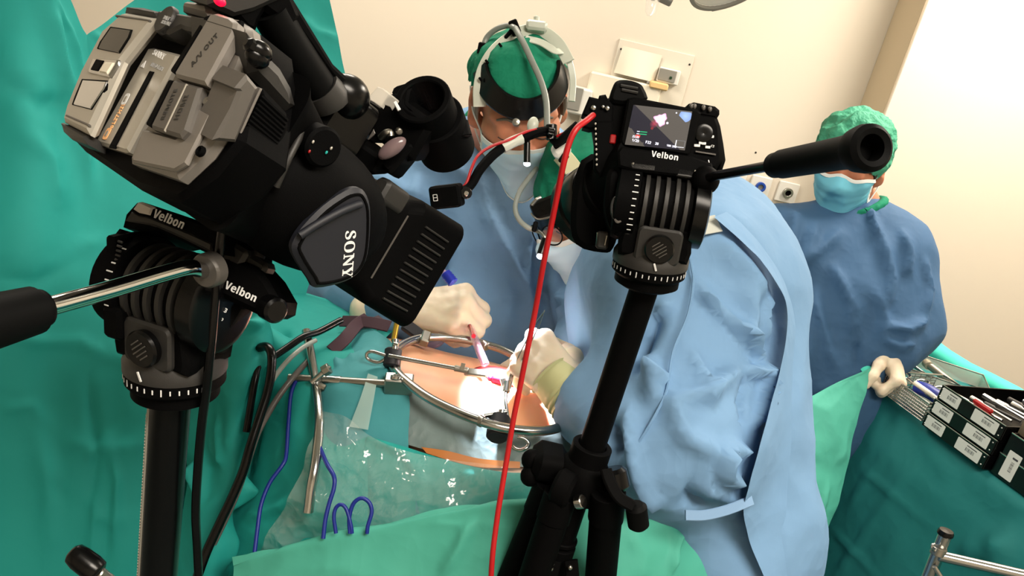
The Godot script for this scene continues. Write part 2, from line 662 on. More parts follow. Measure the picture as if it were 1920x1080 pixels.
# adds the surface to b; wrinkle(point, normal) -> offset along the normal
func nets(b: MB, s: SDF, cell: float, wrinkle = null, keep = null) -> void:
	var lo := Vector3.INF
	var hi := -Vector3.INF
	for e in s.bones:
		for q in 2:
			lo = lo.min(e[q] - Vector3.ONE * e[2 + q])
			hi = hi.max(e[q] + Vector3.ONE * e[2 + q])
	for e in s.balls:
		lo = lo.min(e[3] - Vector3.ONE * e[4])
		hi = hi.max(e[3] + Vector3.ONE * e[4])
	lo -= Vector3.ONE * (s.k + cell * 2)
	hi += Vector3.ONE * (s.k + cell * 6)
	var bn := Vector3i(((hi - lo) / (cell * 4)).ceil())
	var nx := bn.x * 4 + 1
	var ny := bn.y * 4 + 1
	var nz := bn.z * 4 + 1
	var val := PackedFloat32Array()
	val.resize(nx * ny * nz)
	val.fill(9.0)
	var half := cell * 2.0 * sqrt(3.0)
	var act := []
	for bz in bn.z:
		for by in bn.y:
			for bxx in bn.x:
				var c := lo + Vector3(bxx * 4 + 2, by * 4 + 2, bz * 4 + 2) * cell
				var bi := []
				var qi := []
				var reach := half + s.k
				for e in s.bones:
					var a: Vector3 = e[0]
					var ba: Vector3 = e[1] - a
					var h := clampf((c - a).dot(ba) / maxf(ba.length_squared(), 1e-9), 0.0, 1.0)
					if (c - a - ba * h).length() - maxf(e[2], e[3]) < reach:
						bi.append(e)
				for e in s.balls:
					if (c - e[3]).length() - e[4] < reach:
						qi.append(e)
				if bi.is_empty() and qi.is_empty():
					continue
				if absf(s.d(c, bi, qi)) > half * 1.6 + s.k * 0.3:
					continue
				act.append(Vector3i(bxx, by, bz))
				for z in 5:
					for y in 5:
						for x in 5:
							var at := (bxx * 4 + x) + nx * ((by * 4 + y) + ny * (bz * 4 + z))
							if val[at] > 8.0:
								val[at] = s.d(lo + Vector3(bxx * 4 + x, by * 4 + y, bz * 4 + z) * cell, bi, qi)
	var vid := {}
	var pos := PackedVector3Array()
	var off := [0, 1, nx, nx + 1, nx * ny, nx * ny + 1, nx * ny + nx, nx * ny + nx + 1]
	var cor := [Vector3(0, 0, 0), Vector3(1, 0, 0), Vector3(0, 1, 0), Vector3(1, 1, 0), Vector3(0, 0, 1), Vector3(1, 0, 1), Vector3(0, 1, 1), Vector3(1, 1, 1)]
	var edg := [[0, 1], [2, 3], [4, 5], [6, 7], [0, 2], [1, 3], [4, 6], [5, 7], [0, 4], [1, 5], [2, 6], [3, 7]]
	for bb in act:
		for z in 4:
			for y in 4:
				for x in 4:
					var ix: int = bb.x * 4 + x
					var iy: int = bb.y * 4 + y
					var iz: int = bb.z * 4 + z
					var at := ix + nx * (iy + ny * iz)
					var neg := 0
					for q in 8:
						if val[at + off[q]] < 0.0:
							neg += 1
					if neg == 0 or neg == 8:
						continue
					var sum := Vector3.ZERO
					var cnt := 0
					for e in edg:
						var a := val[at + off[e[0]]]
						var c := val[at + off[e[1]]]
						if (a < 0.0) != (c < 0.0):
							sum += cor[e[0]].lerp(cor[e[1]], a / (a - c))
							cnt += 1
					vid[at] = pos.size()
					pos.append(lo + (Vector3(ix, iy, iz) + sum / cnt) * cell)
	var quads := []
	var st := [1, nx, nx * ny]
	for at in vid:
		for ax in 3:
			var a := val[at]
			var c := val[at + st[ax]]
			if (a < 0.0) == (c < 0.0) or absf(a) > 8.0 or absf(c) > 8.0:
				continue
			var u1: int = st[(ax + 1) % 3]
			var u2: int = st[(ax + 2) % 3]
			if vid.has(at - u1) and vid.has(at - u2) and vid.has(at - u1 - u2):
				var qd := [vid[at], vid[at - u1], vid[at - u1 - u2], vid[at - u2]]
				if a < 0.0:
					qd.reverse()
				quads.append(qd)
	var nrm := PackedVector3Array()
	for pass_ in 2:
		nrm.resize(0)
		nrm.resize(pos.size())
		for q in quads:
			var f := (pos[q[2]] - pos[q[0]]).cross(pos[q[1]] - pos[q[3]])
			for e in q:
				nrm[e] += f
		if pass_ == 0 and wrinkle != null:
			for q in pos.size():
				pos[q] += nrm[q].normalized() * wrinkle.call(pos[q], nrm[q].normalized())
	var b0 := b.v.size()
	for q in pos.size():
		b.v.append(pos[q])
		b.n.append(nrm[q].normalized())
		b.u.append(Vector2.ZERO)
	for q in quads:
		if keep != null and not keep.call((pos[q[0]] + pos[q[2]]) * 0.5):
			continue
		b.i.append_array(PackedInt32Array([b0 + q[0], b0 + q[1], b0 + q[2], b0 + q[0], b0 + q[2], b0 + q[3]]))

# ---------------------------------------------------------------- cloth
# folds: [[p0, p1, ...] polyline in world, half width, height]; sharp ridges
func fold_at(p: Vector3, folds: Array) -> float:
	var s := 0.0
	for f in folds:
		var w: float = f[1]
		var best := 1e3
		var pl: PackedVector3Array = f[0]
		var run := 0.0
		var m := pl.size() - 1
		for q in m:
			var ba := pl[q + 1] - pl[q]
			var h := clampf((p - pl[q]).dot(ba) / ba.length_squared(), 0.0, 1.0)
			var x := (p - pl[q] - ba * h).length()
			if x < best:
				best = x
				run = (q + h) / m
		if best < w * 2.5:
			var x := best / w
			var e := minf(1.0, minf(run, 1.0 - run) * 4.0 + 0.15)
			s += f[2] * e * exp(-x * x * 1.2 - x * 0.6)
	return s

# control rows [[ [px,py,d], ... ], ...] -> fine rows by Catmull-Rom both ways
func cloth(ctrl: Array, per_r: int, per_c: int, folds := [], nz: FastNoiseLite = null, nscale := 1.0, namp := 0.0, world := false) -> Array:
	var wide := []
	for r in ctrl:
		wide.append(spline(PackedVector3Array(r) if world else PL(r), per_c))
	var nc: int = wide[0].size()
	var cols := []
	for c in nc:
		var q := PackedVector3Array()
		for r in wide.size():
			q.append(wide[r][c])
		cols.append(spline(q, per_r))
	var nr: int = cols[0].size()
	var rows := []
	for r in nr:
		var g := PackedVector3Array()
		for c in nc:
			var p: Vector3 = cols[c][r]
			if folds.size() or nz:
				var a: Vector3 = cols[mini(c + 1, nc - 1)][r] - cols[maxi(c - 1, 0)][r]
				var e: Vector3 = cols[c][mini(r + 1, nr - 1)] - cols[c][maxi(r - 1, 0)]
				var nn := e.cross(a).normalized()
				if nn.dot(CAM - p) < 0:
					nn = -nn
				var h := fold_at(p, folds)
				if nz:
					h += crumple(nz, p * nscale) * namp
				p += nn * h
			g.append(p)
		rows.append(g)
	return rows

func crumple(nz: FastNoiseLite, p: Vector3) -> float:            # creased rather than wavy
	var q := p + Vector3(sin(p.y * nz.frequency * 1.3), 0, sin(p.x * nz.frequency * 1.1)) * (0.25 / nz.frequency)
	return (nz.get_noise_3dv(q) + 0.55) * 1.5 + (nz.get_noise_3dv(q * 2.3 + Vector3(7, 3, 1)) + 0.55) * 0.55

func nzs(seed_: int, freq: float) -> FastNoiseLite:
	var f := FastNoiseLite.new()
	f.seed = seed_
	f.noise_type = FastNoiseLite.TYPE_CELLULAR
	f.cellular_return_type = FastNoiseLite.RETURN_DISTANCE
	f.frequency = freq
	f.fractal_type = FastNoiseLite.FRACTAL_NONE
	return f

func cloth_obj(rows: Array) -> MB:
	var b := MB.new()
	b.sheet(rows)
	return b

# ---------------------------------------------------------------- the room
const WALL_Z := -3.1
const JUT_Z := -2.86
func PW(px: float, py: float, z: float) -> Vector3:
	var dir := cf + (px - 960.0) / FPX * cr - (py - 540.0) / FPX * cu
	return CAM + dir * (z / dir.z)

func slab(called: String, lo: Vector3, hi: Vector3, m: Material) -> void:
	var b := MB.new()
	var c := (lo + hi) * 0.5
	var s := hi - lo
	bx(b, Transform3D(Basis(), c), s.x, s.y, s.z, 0.004)
	var o := put(b, called, m)
	tag(o, "", "", "", "structure")

func room() -> void:
	var xc := PW(1598, 235, WALL_Z).x
	slab("floor", Vector3(-2.6, -0.1, -3.3), Vector3(2.9, 0.0, 2.1), M.floor)
	slab("ceiling", Vector3(-2.6, 2.8, -3.3), Vector3(2.9, 2.9, 2.1), M.white_plastic)
	slab("wall_back", Vector3(-2.6, 0.0, WALL_Z - 0.15), Vector3(xc + 0.1, 2.8, WALL_Z), M.wall)
	slab("wall_jutting", Vector3(xc + 0.006, 0.0, WALL_Z - 0.1), Vector3(2.9, 2.8, JUT_Z), M.wall)
	slab("trim_1", Vector3(xc, 0.0, WALL_Z), Vector3(xc + 0.006, 2.8, JUT_Z - 0.002), M.wall_shade)  # skin on the wall return; its shade is painted as a darker colour
	slab("wall_right", Vector3(2.75, 0.0, -3.0), Vector3(2.9, 2.8, 2.1), M.wall)
	slab("wall_left", Vector3(-2.6, 0.0, -3.1), Vector3(-2.45, 2.8, 2.1), M.wall)
	slab("wall_front", Vector3(-2.6, 0.0, 1.95), Vector3(2.9, 2.8, 2.1), M.wall)

func wall_rect(b: MB, px: Array, depth: float, lift := 0.0, bev := 0.002) -> void:   # a plate on the back wall through three pixel corners: tl, tr, bl
	var a := PW(px[0], px[1], WALL_Z + lift)
	var c := PW(px[2], px[3], WALL_Z + lift)
	var d := PW(px[4], px[5], WALL_Z + lift)
	var w := absf(c.x - a.x)
	var h := absf(d.y - a.y)
	bx(b, Transform3D(Basis(), Vector3((a.x + c.x) * 0.5, (a.y + d.y) * 0.5, WALL_Z + lift + depth * 0.5)), w, h, depth, bev)

func wall_fittings() -> void:
	# access panel with screws
	var at := PW(1225, 170, WALL_Z)
	var t := thing("access_panel", "large pale access panel screwed to the cream back wall", "wall panel", at)
	var b := MB.new()
	wall_rect(b, [1162, 72, 1303, 104, 1120, 232], 0.008)
	put(b, "plate", M.panel, t)
	for q in [[1164.5, 92], [1293, 121], [1140, 190]]:
		b = MB.new()
		var p := PW(q[0], q[1], WALL_Z + 0.008)
		cyl(b, p, p + Vector3(0, 0, 0.002), 0.004, 10)
		put(b, "screw", M.dot, t)
	# curling sheet of paper
	b = MB.new()
	var rows := []
	for r in 7:
		var g := PackedVector3Array()
		for c in 9:
			var s := c / 8.0
			var y := r / 6.0
			var p := PW(lerpf(1168, 1242, s) - y * 17, lerpf(86, 104, s) + y * 50, WALL_Z + 0.012 + 0.03 * sin(s * PI) * y + 0.004)
			g.append(p)
		rows.append(g)
	b.sheet(rows)
	one(b, "paper_sheet", M.offwhite, "blank white sheet of paper curling off the wall panel", "paper")
	# thermostat like white box with a grey face
	t = thing("wall_monitor", "small white wall box with grey face and green button", "control box", PW(1255, 142, WALL_Z))
	b = MB.new()
	wall_rect(b, [1237, 124, 1277, 132, 1231, 152], 0.02, 0.01, 0.004)
	put(b, "housing", M.white_plastic, t)
	b = MB.new()
	wall_rect(b, [1238, 127, 1270, 134, 1233, 149], 0.004, 0.03)
	put(b, "face", M.grey_plastic, t)
	b = MB.new()
	wall_rect(b, [1256, 143, 1260.5, 144, 1255, 148], 0.003, 0.034, 0.001)
	put(b, "button", mat(Color(0.02, 0.2, 0.08), 0.4), t, "green button")
	# cream plug
	t = thing("wall_plug", "cream plug connector sticking out below the grey wall box", "plug", PW(1235, 155, WALL_Z))
	b = MB.new()
	wall_rect(b, [1218, 149, 1252, 157, 1215, 162], 0.05, 0.01, 0.005)
	put(b, "body", M.cream, t)
	b = MB.new()
	wall_rect(b, [1212, 151, 1219, 153, 1210, 159], 0.03, 0.012, 0.003)
	put(b, "tip", M.grey_plastic, t)
	b = MB.new()
	tube(b, PackedVector3Array([PW(1231, 160, WALL_Z + 0.03), PW(1230, 172, WALL_Z + 0.03), PW(1224, 190, WALL_Z + 0.03)]), 0.006, 8)
	put(b, "lead", M.offwhite, t)
	# white boxes behind the head of the surgeon
	t = thing("wall_box", "white wall box with grey door beside the surgeon's headset", "wall box", PW(1090, 180, WALL_Z))
	b = MB.new()
	wall_rect(b, [1070, 157, 1112, 166, 1060, 205], 0.09, 0.0, 0.006)
	put(b, "housing", M.white_plastic, t)
	b = MB.new()
	wall_rect(b, [1071, 161, 1095, 166, 1062, 203], 0.006, 0.09)
	put(b, "door", M.grey_plastic, t, "grey door")
	b = MB.new()
	wall_rect(b, [1108, 132, 1240, 160, 1095, 262], 0.05, 0.0, 0.006)
	one(b, "white_cabinet", M.offwhite, "flat off-white cabinet on the wall behind the small camera", "cabinet")
	# medical gas outlets
	var k := 0
	for q in [[1376, 342, 20, "grey"], [1424, 349, 21, "blue"], [1475, 360, 21, "black"]]:
		at = PW(q[0], q[1], WALL_Z)
		t = thing("gas_outlet", "square white gas outlet with a %s ring on the back wall" % q[3], "gas outlet", at, "gas outlets")
		b = MB.new()
		bx(b, Transform3D(Basis(), at + Vector3(0, 0, 0.006)), 0.082, 0.082, 0.012, 0.003)
		put(b, "plate", M.white_plastic, t)
		b = MB.new()
		ring(b, at + Vector3(0, 0, 0.012), Vector3(0, 0, 1), 0.02, 0.011, 0.014)
		put(b, "ring", [M.steel_satin, mat(Color(0.08, 0.25, 0.6), 0.4), M.steel_satin][k], t, "%s ring" % ["steel", "blue", "steel"][k])
		b = MB.new()
		cyl(b, at + Vector3(0, 0, 0.012), at + Vector3(0, 0, 0.018), 0.0115, 16)
		put(b, "socket", M.black if k == 2 else M.grey_plastic, t)
		k += 1
	b = MB.new()
	wall_rect(b, [1322, 318, 1345, 324, 1300, 420], 0.03, 0.0, 0.004)
	one(b, "conduit", M.offwhite, "short white conduit on the wall beside the grey gas outlet", "conduit")
	for q in [[1417, 286, "tiny dark screw in the wall, alone above the gas outlets"], [1388, 375, "tiny dark screw just below the grey gas outlet"], [1400, 395, "lowest tiny dark screw below the gas outlets"]]:
		b = MB.new()
		var p := PW(q[0], q[1], WALL_Z)
		cyl(b, p - Vector3(0, 0, 0.002), p + Vector3(0, 0, 0.002), 0.004, 10)
		one(b, "wall_screw", M.dot, q[2], "screw", "screws in the wall")

func lamp_heads() -> void:
	# operating lamp, switched off: underside of a wide shallow dish
	var at := P(1378, -52, 1.9)
	var t := thing("operating_lamp", "switched-off round operating lamp at the top of the room", "surgical lamp", at)
	var ax := V(0.28, 0.94, 0.25).normalized()
	var f := frame(at, ax, Vector3.RIGHT)
	var xf := Transform3D(Basis(f.basis.x, f.basis.z, -f.basis.y), at)
	var b := MB.new()
	lathe(b, xf, [[0.02, -0.13], [0.07, -0.12], [0.1, -0.06], [0.118, 0.0], [0.12, 0.012], [0.116, 0.016], [0.1, 0.0], [0.02, -0.01]], 48)
	put(b, "dish", M.white_plastic, t)
	b = MB.new()
	ring(b, at, ax, 0.123, 0.112, 0.02, 48)
	put(b, "rim", M.grey_plastic, t)
	b = MB.new()
	lathe(b, xf, [[0.11, 0.008], [0.11, 0.012], [0.002, 0.014]], 48, false)
	put(b, "lens", M.clear, t)
	b = MB.new()
	tube(b, PackedVector3Array([xf * Vector3(0, -0.12, 0), xf * Vector3(0.0, -0.3, 0), Vector3(at.x + 0.1, 2.75, at.z)]), 0.02, 12)
	put(b, "arm", M.white_plastic, t)
	b = MB.new()
	bx(b, Transform3D(xf.basis, xf * Vector3(0.125, -0.005, 0.0)), 0.03, 0.035, 0.05, 0.006)
	put(b, "bracket", M.grey_plastic, t)
	# sterile handle and grey block
	at = P(1224, -30, 1.9)
	t = thing("sterile_sleeve", "clear plastic sterile handle hanging at the top beside a grey block", "lamp handle", at)
	b = MB.new()
	var pts := PL([[1236, -90, 1.9], [1230, -40, 1.9], [1224, 0, 1.9], [1219, 22, 1.9], [1217, 29, 1.9]])
	tube(b, pts, [0.012, 0.018, 0.017, 0.013, 0.006], 14)
	put(b, "handle", M.clear, t)
	b = MB.new()
	tube(b, PackedVector3Array([pts[0], pts[1], pts[2]]), 0.006, 8)
	put(b, "core", M.white_plastic, t)
	b = MB.new()
	tube(b, PackedVector3Array([pts[0], Vector3(pts[0].x, 2.78, pts[0].z)]), 0.012, 10)
	put(b, "arm", M.white_plastic, t)
	t = thing("ceiling_bracket", "dark grey metal block at the top edge beside the clear handle", "bracket", P(1255, -20, 1.95))
	b = MB.new()
	var c := P(1254, -14, 1.95)
	bx(b, Transform3D(Basis(V(0.9, 0.42, 0).normalized(), -V(-0.42, 0.9, 0).normalized(), -cf), c), 0.036, 0.055, 0.03, 0.003)
	put(b, "block", M.grey_plastic, t)
	b = MB.new()
	tube(b, PackedVector3Array([c, Vector3(c.x, 2.78, c.z)]), 0.012, 10)
	put(b, "arm", M.white_plastic, t)

# ---------------------------------------------------------------- hanging sheets
func drapes() -> void:
	# tall screen drape
	var f := [
		[PL([[60, -60, 1.13], [100, 100, 1.15], [140, 240, 1.18], [170, 420, 1.2]]), 0.02, 0.022],
		[PL([[20, 60, 1.1], [60, 300, 1.12], [50, 560, 1.12]]), 0.05, 0.015],
		[PL([[163, 700, 1.13], [183, 845, 1.12], [170, 980, 1.11]]), 0.01, -0.006],
		[PL([[110, 815, 1.12], [183, 845, 1.12], [280, 835, 1.13]]), 0.014, 0.008],
		[PL([[40, 700, 1.11], [90, 900, 1.1], [110, 1080, 1.1]]), 0.02, 0.012],
		[PL([[180, 920, 1.11], [172, 1060, 1.1]]), 0.012, 0.005],
		[PL([[90, 480, 1.15], [230, 440, 1.18], [300, 430, 1.2]]), 0.016, 0.006],
		[PL([[200, 640, 1.15], [260, 700, 1.15], [340, 720, 1.15]]), 0.014, 0.008],
		[PL([[170, 60, 1.22], [210, 90, 1.25], [260, 110, 1.27]]), 0.008, 0.008],
		[PL([[560, 0, 1.42], [600, 120, 1.42], [640, 200, 1.4]]), 0.02, 0.01],
		[PL([[430, 570, 1.25], [330, 760, 1.18], [300, 980, 1.14]]), 0.03, 0.02],
		[PL([[183, 845, 1.12], [160, 880, 1.12], [130, 930, 1.11]]), 0.008, 0.006],
		[PL([[183, 845, 1.12], [230, 800, 1.12], [250, 720, 1.13]]), 0.012, 0.007],
		[PL([[175, 960, 1.11], [215, 975, 1.11], [260, 960, 1.11]]), 0.009, 0.006],
		[PL([[175, 960, 1.11], [140, 945, 1.11], [100, 900, 1.1]]), 0.009, -0.006],
		[PL([[0, 610, 1.08], [60, 640, 1.1], [150, 640, 1.13], [240, 690, 1.15]]), 0.014, 0.008],
		[PL([[-20, 520, 1.07], [60, 530, 1.1], [150, 490, 1.14], [220, 500, 1.17]]), 0.012, -0.007],
		[PL([[0, 770, 1.07], [60, 760, 1.09], [110, 815, 1.1]]), 0.01, 0.006],
		[PL([[30, 240, 1.1], [90, 300, 1.13], [110, 400, 1.14]]), 0.02, 0.01],
		[PL([[0, 150, 1.09], [70, 200, 1.12], [120, 190, 1.16]]), 0.02, -0.01],
		[PL([[60, -40, 1.12], [120, 60, 1.18], [165, 160, 1.21], [210, 240, 1.23]]), 0.012, 0.012],
		[PL([[205, 830, 1.12], [225, 900, 1.12], [215, 1080, 1.1]]), 0.01, 0.008],
		[PL([[560, 30, 1.4], [590, 60, 1.41], [640, 70, 1.42]]), 0.012, 0.007],
	]
	var rows := cloth([
		[[-160, -110, 1.06], [40, -95, 1.12], [112, -25, 1.17], [153, 58, 1.212], [170, 60, 1.226], [240, 12, 1.28], [350, -60, 1.33], [480, -80, 1.38], [600, -80, 1.42]],
		[[-160, 60, 1.06], [30, 80, 1.1], [110, 110, 1.16], [156, 150, 1.212], [196, 150, 1.235], [260, 130, 1.27], [380, 90, 1.32], [500, 60, 1.37], [640, 100, 1.42]],
		[[-160, 300, 1.06], [20, 320, 1.09], [110, 330, 1.14], [166, 340, 1.185], [226, 340, 1.215], [290, 330, 1.25], [400, 300, 1.3], [520, 290, 1.35], [660, 270, 1.4]],
		[[-160, 560, 1.05], [10, 580, 1.08], [100, 570, 1.12], [160, 570, 1.145], [224, 570, 1.175], [290, 570, 1.2], [380, 570, 1.25], [470, 560, 1.31], [570, 560, 1.36]],
		[[-160, 820, 1.04], [0, 830, 1.07], [90, 830, 1.1], [150, 830, 1.113], [212, 830, 1.127], [270, 830, 1.14], [340, 820, 1.18], [420, 820, 1.24], [480, 820, 1.3]],
		[[-160, 1150, 1.02], [-10, 1150, 1.05], [80, 1150, 1.07], [134, 1150, 1.083], [190, 1150, 1.098], [240, 1150, 1.11], [310, 1150, 1.15], [370, 1150, 1.2], [420, 1150, 1.26]],
	], 30, 18, f, nzs(4, 2.6), 1.0, 0.016)
	one(cloth_obj(rows), "screen_drape", M.drape, "tall green surgical drape hung as a screen behind the video camera", "drape", "", "")
	# crumpled sheet end beside the cables
	f = [
		[PL([[412, 690, 1.08], [440, 640, 1.07], [495, 596, 1.06]]), 0.008, 0.032],
		[PL([[495, 596, 1.06], [505, 630, 1.06], [488, 690, 1.07]]), 0.008, 0.026],
		[PL([[400, 720, 1.08], [440, 690, 1.07], [490, 650, 1.06]]), 0.007, -0.022],
		[PL([[410, 760, 1.08], [420, 860, 1.06], [445, 885, 1.06]]), 0.008, 0.026],
		[PL([[398, 830, 1.08], [440, 905, 1.06], [400, 960, 1.06]]), 0.009, 0.029],
		[PL([[440, 690, 1.07], [430, 790, 1.07], [412, 830, 1.07]]), 0.007, -0.019],
		[PL([[370, 840, 1.08], [400, 940, 1.07], [405, 1060, 1.06]]), 0.012, 0.032],
	]
	rows = cloth([
		[[350, 640, 1.12], [405, 640, 1.1], [455, 590, 1.08], [492, 590, 1.07], [508, 640, 1.1]],
		[[345, 740, 1.12], [392, 720, 1.1], [430, 690, 1.05], [480, 670, 1.06], [500, 700, 1.12]],
		[[345, 830, 1.11], [385, 810, 1.09], [425, 800, 1.05], [460, 790, 1.07], [488, 790, 1.13]],
		[[345, 930, 1.1], [385, 900, 1.07], [420, 910, 1.05], [445, 890, 1.06], [460, 880, 1.13]],
		[[340, 1040, 1.08], [375, 1010, 1.06], [405, 980, 1.05], [425, 960, 1.08], [440, 950, 1.14]],
		[[330, 1150, 1.06], [365, 1130, 1.05], [390, 1100, 1.05], [410, 1080, 1.09], [420, 1060, 1.15]],
	], 18, 20, f, nzs(9, 6.0), 1.0, 0.022)
	one(cloth_obj(rows), "folded_drape", M.drape, "crumpled green drape end with sharp folds beside the black cables", "drape")
	# pale sheet across the foreground
	f = [
		[PL([[885, 985, 0.95], [700, 978, 0.95], [715, 1090, 0.94]]), 0.004, 0.004],
		[PL([[890, 970, 0.95], [860, 1030, 0.94], [820, 1090, 0.93]]), 0.01, 0.014],
		[PL([[1255, 1000, 0.98], [1262, 1030, 0.97], [1250, 1075, 0.96]]), 0.008, 0.014],
		[PL([[1210, 1020, 0.98], [1250, 1000, 0.98], [1300, 1020, 0.98]]), 0.007, 0.012],
		[PL([[1300, 1030, 0.98], [1345, 1050, 0.98], [1380, 1090, 0.98]]), 0.01, 0.014],
		[PL([[705, 985, 0.96], [712, 1040, 0.95], [730, 1090, 0.94]]), 0.003, -0.004],
		[PL([[900, 975, 0.95], [960, 1000, 0.95], [1000, 990, 0.95]]), 0.01, 0.008],
		[PL([[1165, 990, 0.96], [1200, 1040, 0.96], [1195, 1090, 0.95]]), 0.012, 0.01],
	]
	rows = cloth([
		[[440, 1075, 1.04], [560, 1042, 1.03], [700, 1008, 1.02], [850, 972, 1.01], [1010, 955, 1.0], [1130, 950, 1.01], [1230, 955, 1.03], [1310, 995, 1.05], [1440, 1110, 1.06]],
		[[436, 1053, 0.99], [560, 1020, 0.98], [700, 988, 0.97], [850, 953, 0.96], [1010, 938, 0.95], [1130, 935, 0.96], [1240, 950, 0.99], [1310, 975, 1.02], [1450, 1095, 1.04]],
		[[434, 1085, 0.985], [556, 1055, 0.97], [696, 1025, 0.96], [846, 990, 0.95], [1006, 975, 0.94], [1126, 975, 0.95], [1236, 990, 0.97], [1306, 1020, 1.0], [1440, 1130, 1.02]],
		[[430, 1180, 0.97], [550, 1160, 0.955], [690, 1140, 0.945], [840, 1110, 0.935], [1000, 1100, 0.93], [1120, 1100, 0.935], [1230, 1110, 0.95], [1300, 1140, 0.98], [1430, 1210, 1.0]],
		[[420, 1420, 0.96], [550, 1420, 0.945], [690, 1420, 0.935], [840, 1420, 0.925], [1000, 1420, 0.92], [1120, 1420, 0.925], [1230, 1420, 0.94], [1300, 1420, 0.97], [1420, 1420, 1.0]],
	], 16, 18, f, nzs(21, 6.0), 1.0, 0.014)
	one(cloth_obj(rows), "front_sheet", M.drape_pale, "pale green sheet stretched across the foreground below the plastic pouch", "drape")
	# sheet held by the assistant
	f = [
		[PL([[1480, 830, 1.72], [1560, 860, 1.73], [1572, 872, 1.74]]), 0.012, 0.02],
		[PL([[1600, 790, 1.79], [1590, 850, 1.77], [1575, 872, 1.75]]), 0.014, 0.016],
		[PL([[1530, 820, 1.74], [1575, 872, 1.74]]), 0.006, -0.008],
		[PL([[1490, 790, 1.75], [1540, 740, 1.79], [1600, 705, 1.83]]), 0.01, 0.012],
		[PL([[1485, 925, 1.72], [1530, 920, 1.73]]), 0.006, -0.006],
		[PL([[1560, 900, 1.74], [1520, 1000, 1.72], [1490, 1080, 1.7]]), 0.012, 0.01],
	]
	rows = cloth([
		[[1440, 800, 1.76], [1500, 757, 1.79], [1560, 722, 1.82], [1605, 700, 1.845], [1628, 690, 1.86]],
		[[1440, 812, 1.74], [1500, 772, 1.775], [1560, 740, 1.81], [1605, 718, 1.84], [1627, 705, 1.855]],
		[[1430, 880, 1.69], [1490, 860, 1.72], [1545, 840, 1.75], [1585, 815, 1.79], [1606, 790, 1.82]],
		[[1420, 980, 1.66], [1475, 970, 1.68], [1520, 960, 1.7], [1555, 945, 1.74], [1572, 930, 1.77]],
		[[1410, 1100, 1.63], [1455, 1100, 1.65], [1490, 1100, 1.66], [1515, 1095, 1.68], [1528, 1085, 1.7]],
		[[1390, 1300, 1.6], [1430, 1300, 1.61], [1460, 1300, 1.62], [1480, 1300, 1.64], [1490, 1300, 1.65]],
	], 18, 18, f, nzs(31, 5.0), 1.0, 0.016)
	one(cloth_obj(rows), "held_sheet", M.drape_pale, "pale green sheet with bright creases pulled up by the standing assistant's hand", "drape")
	rows = cloth([
		[[1612, 668, 1.9], [1624, 640, 1.9], [1631, 645, 1.9]],
		[[1612, 688, 1.885], [1622, 672, 1.885], [1634, 670, 1.885]],
		[[1622, 705, 1.87], [1630, 700, 1.87], [1636, 700, 1.87]],
	], 6, 6, [], null, 1.0, 0.0)
	one(cloth_obj(rows), "sheet_corner", M.drape_lip, "small bright green sheet corner sticking up above the assistant's hand", "drape")

